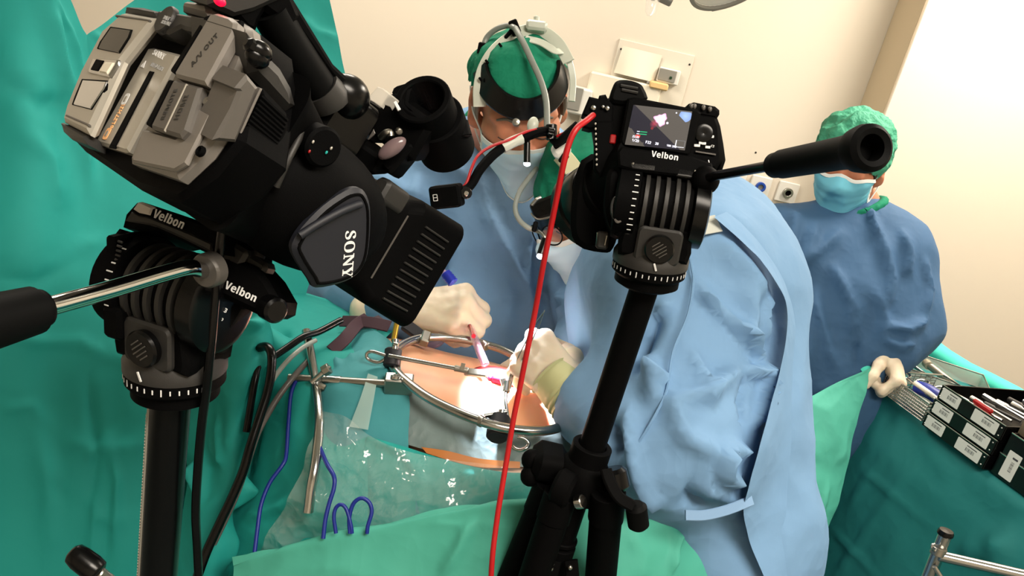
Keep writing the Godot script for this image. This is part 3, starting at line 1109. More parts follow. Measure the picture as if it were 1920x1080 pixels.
# ---------------------------------------------------------------- instrument table
const TOP_Y := 1.05
func instrument_table() -> void:
	var a := PY(1650, 735, TOP_Y)
	var c := PY(1920, 935, TOP_Y)
	var al := (c - a).normalized()                            # along the near edge, towards the right
	var back := Vector3(-al.z, 0, al.x)
	if back.dot(Vector3(0, 0, -1)) < 0:
		back = -back
	back = Vector3(al.z, 0, -al.x) if Vector3(al.z, 0, -al.x).z < 0 else Vector3(-al.z, 0, al.x)
	var w := 1.35
	var dp := (PY(1790, 690, TOP_Y) - a).dot(back)
	var t := thing("instrument_table", "steel instrument table under the dark green drape", "table", Vector3((a + al * 0.6 + back * 0.26).x, 0, (a + al * 0.6 + back * 0.26).z))
	var xf := Transform3D(Basis(al, Vector3.UP, al.cross(Vector3.UP)), a + al * (w + 0.1) * 0.5 + back * dp * 0.5 - Vector3(0, 0.03, 0))
	var b := MB.new()
	bx(b, xf, w - 0.12, 0.03, dp - 0.02, 0.004)
	put(b, "table_top", M.table_steel, t)
	for sx in [-1, 1]:
		for sz in [-1, 1]:
			b = MB.new()
			var q := xf * Vector3(sx * (w * 0.5 - 0.12), 0, sz * (dp * 0.5 - 0.06))
			cyl(b, Vector3(q.x, 0.0, q.z), Vector3(q.x, TOP_Y - 0.04, q.z), 0.016)
			put(b, "leg", M.table_steel, t)
	# its drape: top and hanging front, with the ironed square folds
	var nz := nzs(40, 3.0)
	var rows := []
	var folds := []
	for q in [[[1600, 870], [1680, 935], [1758, 1003]], [[1560, 990], [1605, 1040], [1640, 1085]], [[1715, 862], [1670, 925], [1600, 1035], [1560, 1090]], [[1768, 880], [1715, 960], [1640, 1070]], [[1668, 830], [1620, 900], [1590, 960]],
		[[1700, 780], [1740, 850], [1790, 900]], [[1790, 870], [1850, 930], [1915, 975]], [[1920, 980], [1840, 1030], [1790, 1040]], [[1830, 900], [1880, 920], [1915, 960]], [[1880, 1000], [1870, 1040], [1860, 1080]]]:
		var pl := PackedVector3Array()
		for w2 in q:
			var dir: Vector3 = cf + (w2[0] - 960.0) / FPX * cr - (w2[1] - 540.0) / FPX * cu
			var nn := (back - Vector3(0, 0.063, 0)).normalized()
			pl.append(CAM + dir * ((a - back * 0.03 - CAM).dot(nn) / dir.dot(nn)))
		folds.append([pl, 0.012 if folds.size() < 5 else 0.03, 0.009 if folds.size() < 5 else 0.03])
	var nu := 150
	for r in 110:
		var g := PackedVector3Array()
		for q in nu:
			var s := lerpf(-0.45, w, q / (nu - 1.0))
			var p := a + al * s
			if r < 16:
				p += back * lerpf(dp, 0.0, r / 15.0)
				p.y += 0.002
			else:
				var y := (r - 15) / 94.0
				p += -back * (0.02 + 0.06 * y + 0.012 * sin(y * 3.0) * sin(s * 9.0 + 0.7)) * ms(y, 0.0, 0.12) - Vector3(0, y * 0.95, 0)
				p.y -= 0.004
				p += -back * (fold_at(p, folds) + crumple(nz, p) * 0.008 + 0.03 * ms(s, 0.5, 0.62) * sin(s * 14.0 + y * 3.0) * y)
			g.append(p)
		rows.append(g)
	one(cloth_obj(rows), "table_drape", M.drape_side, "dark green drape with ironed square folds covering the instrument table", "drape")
	# rolled back lip
	b = MB.new()
	var pts := PackedVector3Array()
	for k in 24:
		var s := lerpf(-0.45, w, k / 23.0)
		pts.append(a + al * s + back * (dp - 0.02) + Vector3(0, 0.022 + 0.006 * sin(k * 1.3), 0))
	tube(b, pts, 0.035, 12, true, 0.75, Vector3.UP)
	one(b, "drape_roll", M.drape_lip, "rolled turquoise drape edge along the back of the instrument table", "drape")
	trays(a, al, back)

func tray_box(t: Node3D, called: String, o: Vector3, al: Vector3, back: Vector3, l: float, dp: float, h: float, th: float, m: Material) -> void:   # open box: floor and four walls
	var xf := Transform3D(Basis(al, Vector3.UP, -back), o)
	var b := MB.new()
	bx(b, xf * Transform3D(Basis(), Vector3(l * 0.5, 0.002, -dp * 0.5)), l, 0.003, dp, 0.0008)
	put(b, called + "_floor", m, t)
	for q in [[l * 0.5, 0.0, l, th], [l * 0.5, dp, l, th], [0.0, dp * 0.5, th, dp], [l, dp * 0.5, th, dp]]:
		b = MB.new()
		bx(b, xf * Transform3D(Basis(), Vector3(q[0], h * 0.5, -q[1])), q[2], h, q[3], 0.0008)
		put(b, called + "_wall", m, t)

func stick_label(t: Node3D, xf: Transform3D, w: float, h: float, turn := false) -> void:
	var b := MB.new()
	prism(b, xf, rpoly(w, h, 0.002, 3), 0.0006, 0.0002)
	var lab := put(b, "paper_label", M.label, t)
	for k in 9:                                                 # a small bar code
		b = MB.new()
		var x := (k - 4) * (0.0026 if not turn else 0.0)
		var y := (k - 4) * (0.0026 if turn else 0.0)
		var wd := 0.0008 if k % 3 else 0.0015
		bx(b, xf * Transform3D(Basis(), Vector3(x + w * 0.08, y - h * 0.02, 0.0007)), wd if not turn else h * 0.12, h * 0.3 if not turn else wd, 0.0003, 0.0001)
		put(b, "bar_code_line", M.ink, lab)
	b = MB.new()
	bx(b, xf * Transform3D(Basis(), Vector3(w * 0.12, h * 0.3, 0.0007)), w * 0.4, h * 0.07, 0.0003, 0.0001)
	put(b, "printed_line", M.ink, lab)

func trays(a: Vector3, al: Vector3, back: Vector3) -> void:
	var fz := -back
	var nth := ["first", "second", "third", "fourth", "fifth", "sixth", "seventh", "eighth", "ninth"]
	# three stacked black trays
	var o := PY(1729, 796, TOP_Y + 0.006)
	var e := PY(1856, 880, TOP_Y + 0.006)
	var l := (e - o).dot(al)
	var hh := 0.034
	var names := ["lowest", "middle", "topmost"]
	for k in 3:
		var p := o + Vector3(0, k * (hh + 0.002), 0) + back * (0.004 * k)
		var t := thing("instrument_tray", "black instrument tray with two white labels, %s of the stack of three" % names[k], "tray", p + al * l * 0.5 + back * 0.12, "stacked black instrument trays")
		tray_box(t, "tray", p, al, back, l, 0.26, hh, 0.004, M.black_gloss)
		for s in [0, 1]:
			var c := p + al * lerpf(0.032, l - 0.045, s) + Vector3(0, hh * 0.5, 0) + fz * 0.0022
			stick_label(t, Transform3D(Basis(al, Vector3.UP, al.cross(Vector3.UP)), c), 0.052 if s == 0 else 0.064, hh * 0.8)
		for s in 4:
			var b := MB.new()
			ell(b, Transform3D(Basis(), p + al * (l - 0.006) + fz * 0.002 + Vector3(0, 0.008 + s % 2 * 0.018, 0) + fz * 0.0 - al * (s / 2) * (l - 0.012)), 0.0022, 0.0022, 0.0022, 8, 6)
			put(b, "corner_stud", M.steel, t)
		var b2 := MB.new()
		tube(b2, PackedVector3Array([p + Vector3(0, hh, 0) + fz * 0.001, p + al * l + Vector3(0, hh, 0) + fz * 0.001]), 0.0012, 6)
		put(b2, "rim", M.steel_satin, t)
	var ty := TOP_Y + 0.006 + 3 * (hh + 0.002)
	# instruments lying in the top tray
	var top := o + Vector3(0, ty - o.y - 0.012, 0)
	var kind := [M.steel, M.steel_satin, M.dark_grey, M.steel]
	for k in 9:
		var b := MB.new()
		var s := 0.02 + k * 0.027
		var p0 := top + back * s + al * (0.03 + 0.015 * (k % 3)) + Vector3(0, 0.005 * (k % 2), 0)
		var p1 := top + back * (s + 0.012) + al * (l - 0.03) + Vector3(0, 0.006, 0)
		tube(b, PackedVector3Array([p0, p0.lerp(p1, 0.25), p0.lerp(p1, 0.3), p1]), [0.006, 0.006, 0.0032, 0.003], 10)
		one(b, "tray_instrument", kind[k % 4], "slim steel instrument shaft in the topmost black tray, %s from its labelled front" % nth[k], "instrument", "instruments in the topmost tray")
	for k in 2:
		var b := MB.new()
		var p0 := top + back * (0.012 + k * 0.012) + al * (0.075 - k * 0.01) + Vector3(0, 0.004 + k * 0.008, 0)
		bx(b, Transform3D(Basis(al, Vector3.UP, al.cross(Vector3.UP)), p0 + al * 0.03), 0.05, 0.011, 0.01, 0.003)
		one(b, "red_tool", M.red_plastic, ["red instrument grip at the front edge of the topmost tray", "second red instrument grip lying just behind the front red one"][k], "instrument", "red instrument grips")
	for k in 14:
		var b := MB.new()
		ell(b, Transform3D(Basis(), top + al * (l - 0.05) + al * (k % 7) * 0.02 + back * (0.13 + (k / 7) * 0.1) + Vector3(0, 0.024, 0)), 0.004, 0.004, 0.004, 10, 6)
		one(b, "steel_stud", M.steel, "small round steel stud in the %s row of the instrument rack, %s from the left" % [["front", "back"][k / 7], nth[k % 7]], "stud", "studs of the instrument rack")
	# second stack to the right
	var o2 := PY(1858, 884, TOP_Y + 0.006)
	for k in 2:
		var p := o2 + Vector3(0, k * 0.05, 0) + al * 0.004 * k
		var t := thing("instrument_tray", ["deep black tray with an upright white label at the table's right end", "upper black tray with red marks above the upright label"][k], "tray", p + al * 0.2 + back * 0.12, "deep black trays")
		tray_box(t, "tray", p, al, back, 0.42, 0.26, 0.048, 0.004, M.black_gloss)
		if k == 0:
			stick_label(t, Transform3D(Basis(al, Vector3.UP, al.cross(Vector3.UP)), p + al * 0.032 + Vector3(0, 0.036, 0) + fz * 0.0022), 0.03, 0.06, true)
		for s in 2:
			var b := MB.new()
			bx(b, Transform3D(Basis(al, Vector3.UP, al.cross(Vector3.UP)), p + al * (0.13 + s * 0.12) + Vector3(0, 0.026, 0) + fz * 0.003), 0.05, 0.013, 0.004, 0.002)
			put(b, "red_clip", M.red_plastic, t)
		var b2 := MB.new()
		tube(b2, PackedVector3Array([p + Vector3(0, 0.048, 0) + fz * 0.001, p + al * 0.42 + Vector3(0, 0.048, 0) + fz * 0.001]), 0.0016, 6)
		put(b2, "rim", M.steel, t)
	# perforated plate lying over the stacks
	var b := MB.new()
	var pt := thing("perforated_plate", "bronze-tinted steel plate with a row of holes on the right-hand trays", "metal plate", o2 + al * 0.16 + back * 0.1 + Vector3(0, 0.105, 0))
	var px := Transform3D(Basis(al, Vector3.UP, -back), o2 + Vector3(0, 0.112, 0) + al * 0.18 + back * 0.02)
	bx(b, px, 0.36, 0.034, 0.004, 0.001)
	bx(b, px * Transform3D(Basis(), Vector3(0, 0.016, -0.1)), 0.36, 0.003, 0.2, 0.0008)
	put(b, "plate", mat(Color(0.62, 0.56, 0.46), 0.35, 0.8), pt)
	for k in 16:
		b = MB.new()
		ell(b, px * Transform3D(Basis(), Vector3(-0.15 + k * 0.018, 0.002, 0.0025)), 0.0025, 0.0025, 0.001, 8, 5)
		put(b, "hole_rim", M.steel, pt)
	# dark rack of rods behind
	for k in 7:
		b = MB.new()
		var p0 := o2 + back * (0.06 + k * 0.03) + Vector3(0, 0.15 + k * 0.002, 0) - al * 0.02
		tube(b, PackedVector3Array([p0, p0 + al * 0.45]), 0.007, 10)
		one(b, "black_rod", M.black_gloss, "black instrument rod in the dark rack at the right edge, %s from the front" % nth[k], "rod", "rods in the dark rack")
	for k in 8:
		b = MB.new()
		bx(b, Transform3D(Basis(al, Vector3.UP, -back), o2 + back * (0.05 + (k / 4) * 0.09) + al * (0.02 + (k % 4) * 0.022) + Vector3(0, 0.165, 0)), 0.014, 0.03, 0.014, 0.003)
		one(b, "black_peg", M.black_gloss, "black holding peg in the %s row of the dark rack, %s from the left" % [["front", "back"][k / 4], nth[k % 4]], "peg", "pegs of the dark rack")
	# wire basket with a blue roll
	var w0 := PY(1640, 728, TOP_Y + 0.008)
	var bl := (PY(1727, 792, TOP_Y + 0.008) - w0).dot(al)
	var t2 := thing("wire_basket", "perforated steel basket holding a blue wrapped roll beside the tray stack", "basket", w0 + al * bl * 0.5 + back * 0.1)
	var xf := Transform3D(Basis(al, Vector3.UP, -back), w0)
	b = MB.new()
	var nx := 26
	for k in nx + 1:
		var x := bl * k / nx
		tube(b, PackedVector3Array([xf * Vector3(x, 0.004, 0), xf * Vector3(x, 0.048, 0)]), 0.0011, 4)
		tube(b, PackedVector3Array([xf * Vector3(x, 0.004, 0), xf * Vector3(x, 0.004, -0.2)]), 0.0011, 4)
	for k in 7:
		tube(b, PackedVector3Array([xf * Vector3(0, 0.004 + k * 0.0074, 0), xf * Vector3(bl, 0.004 + k * 0.0074, 0)]), 0.0011, 4)
	for s in [0.0, bl]:
		for k in 12:
			tube(b, PackedVector3Array([xf * Vector3(s, 0.004, -0.2 * k / 11), xf * Vector3(s, 0.048, -0.2 * k / 11)]), 0.0011, 4)
		for k in 7:
			tube(b, PackedVector3Array([xf * Vector3(s, 0.004 + k * 0.0074, 0), xf * Vector3(s, 0.004 + k * 0.0074, -0.2)]), 0.0011, 4)
	put(b, "wire_mesh", M.steel, t2, "", "stuff")
	b = MB.new()
	tube(b, PackedVector3Array([xf * Vector3(0, 0.05, 0), xf * Vector3(bl, 0.05, 0), xf * Vector3(bl, 0.05, -0.2), xf * Vector3(0, 0.05, -0.2), xf * Vector3(0, 0.05, 0)]), 0.0026, 8)
	put(b, "rim", M.steel, t2)
	b = MB.new()
	var r0 := xf * Vector3(bl * 0.45, 0.046, -0.045)
	var r1 := xf * Vector3(bl * 0.98, 0.05, -0.07)
	tube(b, spline(PackedVector3Array([r0, r0.lerp(r1, 0.3) + Vector3(0, 0.004, 0), r0.lerp(r1, 0.7), r1]), 5), 0.017, 14)
	one(b, "blue_roll", M.blue_cord, "blue cloth-wrapped roll lying in the steel wire basket", "roll")
	b = MB.new()
	tube(b, spline(PackedVector3Array([r0 + Vector3(0, 0.012, 0) + back * -0.012, r0.lerp(r1, 0.5) + Vector3(0, 0.006, 0) - back * 0.016, r1 + Vector3(0, -0.006, 0) - back * 0.014]), 5), 0.006, 10)
	one(b, "white_swab_roll", M.offwhite, "thin white swab lying along the blue roll in the basket", "swab")
	for k in 4:
		b = MB.new()
		var q0 := xf * Vector3(0.02 + k * 0.03, 0.05, -0.05 - k * 0.03)
		var rg := PackedVector3Array()
		for s in 15:
			rg.append(q0 + al * cos(TAU * s / 14) * 0.012 + back * sin(TAU * s / 14) * 0.017 + Vector3(0, 0.004 * sin(TAU * s / 14), 0))
		tube(b, rg, 0.0026, 8)
		tube(b, PackedVector3Array([q0 + al * 0.012, q0 + al * 0.09 - back * 0.01, q0 + al * 0.14]), [0.003, 0.004, 0.002], 8)
		one(b, "clamp_scissors", M.steel, "steel ring-handled clamp in the wire basket, %s from its front wall" % nth[k], "clamp", "clamps in the basket")
	# clear tray with instruments, long steel tube, scissors on the drape
	var ct := thing("clear_tray", "long clear plastic tray with thin steel rims behind the basket", "tray", PY(1760, 725, TOP_Y + 0.01))
	var c0 := PY(1698, 716, TOP_Y + 0.012)
	var c1 := PY(1850, 768, TOP_Y + 0.012)
	var cv := (c1 - c0)
	cv.y = 0
	var cl := cv.length()
	cv = cv.normalized()
	var cbk := Vector3(cv.z, 0, -cv.x)
	var cx := Transform3D(Basis(cv, Vector3.UP, -cbk), c0)
	b = MB.new()
	bx(b, cx * Transform3D(Basis(), Vector3(cl * 0.5, 0.018, 0)), cl, 0.036, 0.002, 0.0006)
	bx(b, cx * Transform3D(Basis(), Vector3(cl * 0.5, 0.018, -0.16)), cl, 0.036, 0.002, 0.0006)
	bx(b, cx * Transform3D(Basis(), Vector3(cl, 0.018, -0.08)), 0.002, 0.036, 0.16, 0.0006)
	put(b, "walls", M.film_plain, ct)
	b = MB.new()
	tube(b, PackedVector3Array([cx * Vector3(0, 0.037, 0), cx * Vector3(cl, 0.037, 0), cx * Vector3(cl, 0.037, -0.16), cx * Vector3(0, 0.037, -0.16), cx * Vector3(0, 0.037, 0)]), 0.0022, 6)
	put(b, "rim", M.steel_satin, ct)
	b = MB.new()
	cyl(b, PY(1739, 683, TOP_Y + 0.04), PY(1812, 740, TOP_Y + 0.02), 0.0095, 16)
	cyl(b, PY(1736, 680, TOP_Y + 0.04), PY(1742, 686, TOP_Y + 0.04), 0.0115, 16)
	one(b, "steel_tube", mat(Color(0.66, 0.62, 0.55), 0.4, 0.6), "long pale metal tube lying on the turquoise table drape", "tube")
	b = MB.new()
	tube(b, PackedVector3Array([PY(1700, 677, TOP_Y + 0.02), PY(1722, 692, TOP_Y + 0.015), PY(1748, 710, TOP_Y + 0.01)]), [0.006, 0.004, 0.002], 8)
	tube(b, PackedVector3Array([PY(1705, 682, TOP_Y + 0.012), PY(1726, 696, TOP_Y + 0.012), PY(1744, 706, TOP_Y + 0.01)]), [0.004, 0.003, 0.002], 8)
	one(b, "dissecting_scissors", M.steel_satin, "slender steel scissors lying between the assistant's sleeve and pale tube", "scissors")

# ---------------------------------------------------------------- the patient
var flank: SDF

func hit(s: SDF, px: float, py: float, off := 0.0) -> float:    # depth at which the line of sight meets a body
	var dir := cf + (px - 960.0) / FPX * cr - (py - 540.0) / FPX * cu
	var l := dir.length()
	var t := 0.3
	for k in 80:
		var x := s.at(CAM + dir * t) - off
		if x < 0.0004:
			return t
		t += x / l * 0.9
		if t > 3.0:
			break
	return -1.0

func on(s: SDF, a: Array, off := 0.0, miss := 1.2) -> Array:   # pixel pairs -> [px, py, depth] lying on the body
	var o := []
	for p in a:
		var d := hit(s, p[0], p[1], off)
		o.append([p[0], p[1], d if d > 0.0 else miss])
	return o

func patient() -> void:
	flank = SDF.new()
	flank.k = 0.08
	flank.bone(Vector3(-0.145, 1.045, -1.06), Vector3(0.02, 1.03, -1.05), 0.18, 0.172)
	flank.bone(Vector3(0.02, 1.03, -1.05), Vector3(0.27, 1.02, -1.0), 0.172, 0.165)
	var t := thing("patient", "patient lying on the side, bare orange-stained flank showing inside the steel ring", "person", Vector3(0.0, 0.86, -1.05))
	var b := MB.new()
	var nz := nzs(51, 9.0)
	nets(b, flank, 0.012, func(p, _n): return nz.get_noise_3dv(p) * 0.002)
	put(b, "body", M.skin_patient, t)
	var tb := thing("operating_table", "operating table top hidden under the patient's drapes", "table", Vector3(0, 0, -1.05))
	b = MB.new()
	bx(b, Transform3D(Basis(), Vector3(-0.14, 0.8, -1.05)), 0.66, 0.07, 0.4, 0.02)
	put(b, "table_top", M.navy, tb)
	b = MB.new()
	bx(b, Transform3D(Basis(), Vector3(-0.16, 0.38, -1.05)), 0.26, 0.74, 0.26, 0.02)
	put(b, "base", M.table_steel, tb)
	patient_covers()
	wound()

func draped(grid: Array, off: float, per_r: int, per_c: int, folds: Array, amp: float, seed_: int, freq := 6.0) -> Array:   # a sheet lying on the flank
	var ctrl := []
	var last := []
	for r in grid:
		var g := []
		for c in r.size():
			var d := hit(flank, r[c][0], r[c][1], off)
			if d < 0.0:
				d = (last[c] if last.size() > c else 1.3) - 0.005
			g.append([r[c][0], r[c][1], d])
		last = g.map(func(q): return q[2])
		ctrl.append(g)
	return cloth(ctrl, per_r, per_c, folds, nzs(seed_, freq), 1.0, amp)

func patient_covers() -> void:
	var fd := [
		[PL([[470, 820, 1.16], [560, 850, 1.1], [620, 870, 1.06]]), 0.012, 0.030],
		[PL([[520, 560, 1.24], [600, 590, 1.2], [720, 600, 1.2]]), 0.012, 0.038],
		[PL([[500, 620, 1.2], [560, 700, 1.14], [560, 800, 1.1]]), 0.018, 0.042],
		[PL([[470, 560, 1.24], [540, 640, 1.18]]), 0.015, -0.038],
		[PL([[450, 980, 1.1], [540, 940, 1.06], [600, 900, 1.05]]), 0.014, 0.027],
		[PL([[520, 690, 1.16], [480, 800, 1.13], [470, 900, 1.11]]), 0.02, -0.048],
		[PL([[560, 660, 1.15], [520, 760, 1.12], [505, 830, 1.1]]), 0.01, 0.023],
	]
	var deep := cloth([
		[[380, 540, 1.34], [450, 540, 1.36], [520, 548, 1.38], [600, 568, 1.38], [680, 590, 1.38], [760, 610, 1.38]],
		[[390, 610, 1.24], [460, 600, 1.25], [530, 592, 1.26], [610, 596, 1.27], [690, 603, 1.28], [745, 620, 1.28]],
		[[400, 710, 1.19], [460, 705, 1.18], [520, 690, 1.13], [585, 675, 1.12], [640, 680, 1.13], [690, 680, 1.13]],
		[[400, 830, 1.15], [460, 825, 1.13], [520, 820, 1.06], [580, 820, 1.045], [640, 830, 1.05], [690, 830, 1.05]],
		[[390, 950, 1.12], [450, 950, 1.09], [520, 950, 1.06], [580, 950, 1.03], [640, 950, 1.02], [690, 950, 1.02]],
		[[370, 1080, 1.1], [430, 1080, 1.08], [500, 1080, 1.05], [580, 1080, 1.03], [640, 1070, 1.02], [690, 1070, 1.02]],
	], 20, 18, fd, nzs(14, 5.0), 1.0, 0.018)
	one(cloth_obj(deep), "patient_drape", M.drape, "dark folded green drape falling from the patient behind the black hose", "drape")
	var f := [
		[PL([[600, 640, 1.15], [640, 690, 1.12], [640, 760, 1.1]]), 0.008, 0.012],
		[PL([[640, 690, 1.12], [690, 640, 1.14], [720, 625, 1.16]]), 0.008, 0.012],
		[PL([[655, 700, 1.12], [690, 710, 1.1], [730, 695, 1.1]]), 0.012, 0.01],
		[PL([[600, 760, 1.09], [620, 850, 1.06], [610, 950, 1.04]]), 0.01, 0.01],
		[PL([[692, 800, 1.07], [672, 840, 1.06], [664, 860, 1.06]]), 0.005, -0.012],
	]
	var rows := draped([
		[[572, 662], [620, 628], [680, 616], [728, 636], [748, 668]],
		[[568, 710], [622, 696], [682, 686], [734, 694], [755, 712]],
		[[563, 772], [620, 770], [680, 765], [725, 764], [768, 752]],
		[[558, 850], [615, 850], [670, 845], [715, 840], [766, 836]],
		[[552, 950], [610, 950], [665, 940], [720, 935], [780, 930]],
		[[552, 1040], [615, 1040], [680, 1030], [740, 1020], [800, 1010]],
	], 0.018, 14, 14, f, 0.005, 23)
	one(cloth_obj(rows), "hip_drape", M.drape_hip, "teal drape over the patient's hip beside the steel cross bar", "drape")
	rows = draped([
		[[690, 818], [760, 838], [850, 866], [940, 884], [1015, 886]],
		[[680, 860], [755, 875], [850, 895], [945, 905], [1020, 905]],
		[[672, 910], [755, 915], [850, 925], [945, 930], [1030, 930]],
		[[668, 990], [755, 990], [850, 990], [950, 990], [1040, 985]],
	], 0.018, 12, 12, [[PL([[690, 818, 1.05], [760, 850, 1.04], [800, 920, 1.02]]), 0.01, 0.008], [PL([[880, 880, 1.03], [870, 920, 1.03]]), 0.006, 0.008]], 0.006, 24)
	one(cloth_obj(rows), "side_drape", M.drape, "green drape on the patient's side below the orange stained skin", "drape")
	f = [
		[PL([[790, 752, 1.06], [880, 800, 1.04], [1000, 830, 1.03]]), 0.012, 0.009],
		[PL([[760, 750, 1.07], [790, 800, 1.05], [830, 840, 1.04]]), 0.008, 0.008],
		[PL([[880, 800, 1.04], [890, 850, 1.03]]), 0.006, 0.007],
		[PL([[1000, 815, 1.03], [960, 840, 1.03], [940, 870, 1.02]]), 0.008, 0.008],
		[PL([[735, 730, 1.08], [745, 780, 1.06], [735, 820, 1.05]]), 0.008, 0.007],
	]
	rows = draped([
		[[722, 700], [752, 720], [795, 748], [850, 762], [905, 778], [960, 796], [1010, 806], [1062, 800], [1100, 780]],
		[[720, 740], [750, 752], [795, 770], [850, 786], [905, 802], [960, 818], [1010, 826], [1062, 826], [1110, 815]],
		[[718, 785], [752, 792], [797, 806], [850, 822], [905, 838], [960, 848], [1010, 852], [1062, 852], [1115, 845]],
		[[716, 826], [755, 832], [800, 844], [850, 856], [905, 866], [960, 874], [1010, 878], [1062, 876], [1120, 870]],
	], 0.012, 14, 10, f, 0.006, 25, 9.0)
	one(cloth_obj(rows), "wet_towel", M.stockinette, "wet grey-green towel tucked under the front of the steel ring", "towel")
	rows = draped([
		[[690, 700], [708, 706]],
		[[676, 745], [700, 752]],
		[[655, 800], [690, 806]],
	], 0.026, 10, 6, [], 0.002, 26)
	one(cloth_obj(rows), "adhesive_strip", M.film_milky, "pale translucent adhesive strip stuck on the teal hip drape", "strip")
	rows = draped([
		[[790, 838], [840, 846], [900, 860], [975, 866]],
		[[800, 850], [845, 864], [900, 876], [975, 878]],
	], 0.013, 6, 8, [], 0.003, 27)
	one(cloth_obj(rows), "stained_film", M.iodine, "orange iodine-stained film strip between the wet towel and green drape", "film")
	# clear pouch hanging over the side
	f = [
		[PL([[640, 790, 1.03], [632, 850, 1.0]]), 0.004, 0.01],
		[PL([[700, 880, 0.99], [650, 960, 0.98], [640, 990, 0.98]]), 0.004, 0.01],
		[PL([[720, 890, 0.99], [700, 960, 0.98]]), 0.004, 0.009],
		[PL([[590, 900, 1.0], [570, 960, 0.99], [545, 1010, 0.98]]), 0.006, 0.012],
		[PL([[760, 925, 0.98], [775, 960, 0.98]]), 0.006, 0.01],
		[PL([[650, 840, 1.0], [670, 930, 0.98], [660, 1000, 0.97]]), 0.004, -0.008],
		[PL([[830, 900, 0.98], [900, 915, 0.98], [980, 910, 0.98]]), 0.004, 0.008],
	]
	rows = draped([
		[[600, 770], [650, 782], [690, 815], [750, 842], [830, 860], [920, 872], [1010, 880]],
		[[575, 850], [635, 850], [695, 868], [755, 880], [830, 892], [920, 902], [1015, 905]],
		[[545, 930], [615, 920], [695, 920], [760, 922], [830, 926], [920, 930], [1020, 930]],
		[[515, 985], [600, 980], [690, 970], [760, 965], [830, 960], [920, 955], [1025, 950]],
		[[480, 1040], [580, 1040], [690, 1020], [760, 1010], [830, 1000], [920, 990], [1030, 985]],
	], 0.058, 26, 18, f, 0.016, 29, 16.0)
	one(cloth_obj(rows), "plastic_pouch", M.film, "clear crinkled plastic drainage pouch hanging from the patient's side", "plastic sheet")

func wound() -> void:
	var b := MB.new()
	var d := hit(flank, 935, 706)
	var c := P(935, 706, d)
	ell(b, frame(c, V(0.1, -0.75, 0.6), V(1, 0.3, 0)), 0.02, 0.042, 0.006, 24, 14)
	var o := one(b, "incision", M.wound, "dark red surgical incision at the brightly lit middle of the ring", "wound")
	b = MB.new()
	cyl(b, P(922, 710, d - 0.012), P(946, 714, d - 0.014), 0.0075, 18, 0.003)
	var t := thing("swab", "bright pink rolled swab lying in the incision", "swab", P(935, 712, d - 0.012))
	put(b, "roll", M.pink_sponge, t)
	b = MB.new()
	cyl(b, P(915, 708, d - 0.012), P(922, 710, d - 0.012), 0.004, 12, 0.0015)
	put(b, "tip", M.pink_sponge, t)

func bar(b: MB, a: Array, r: float, per := 5, sides := 14) -> void:
	tube(b, spline(PL(a), per), r, sides)

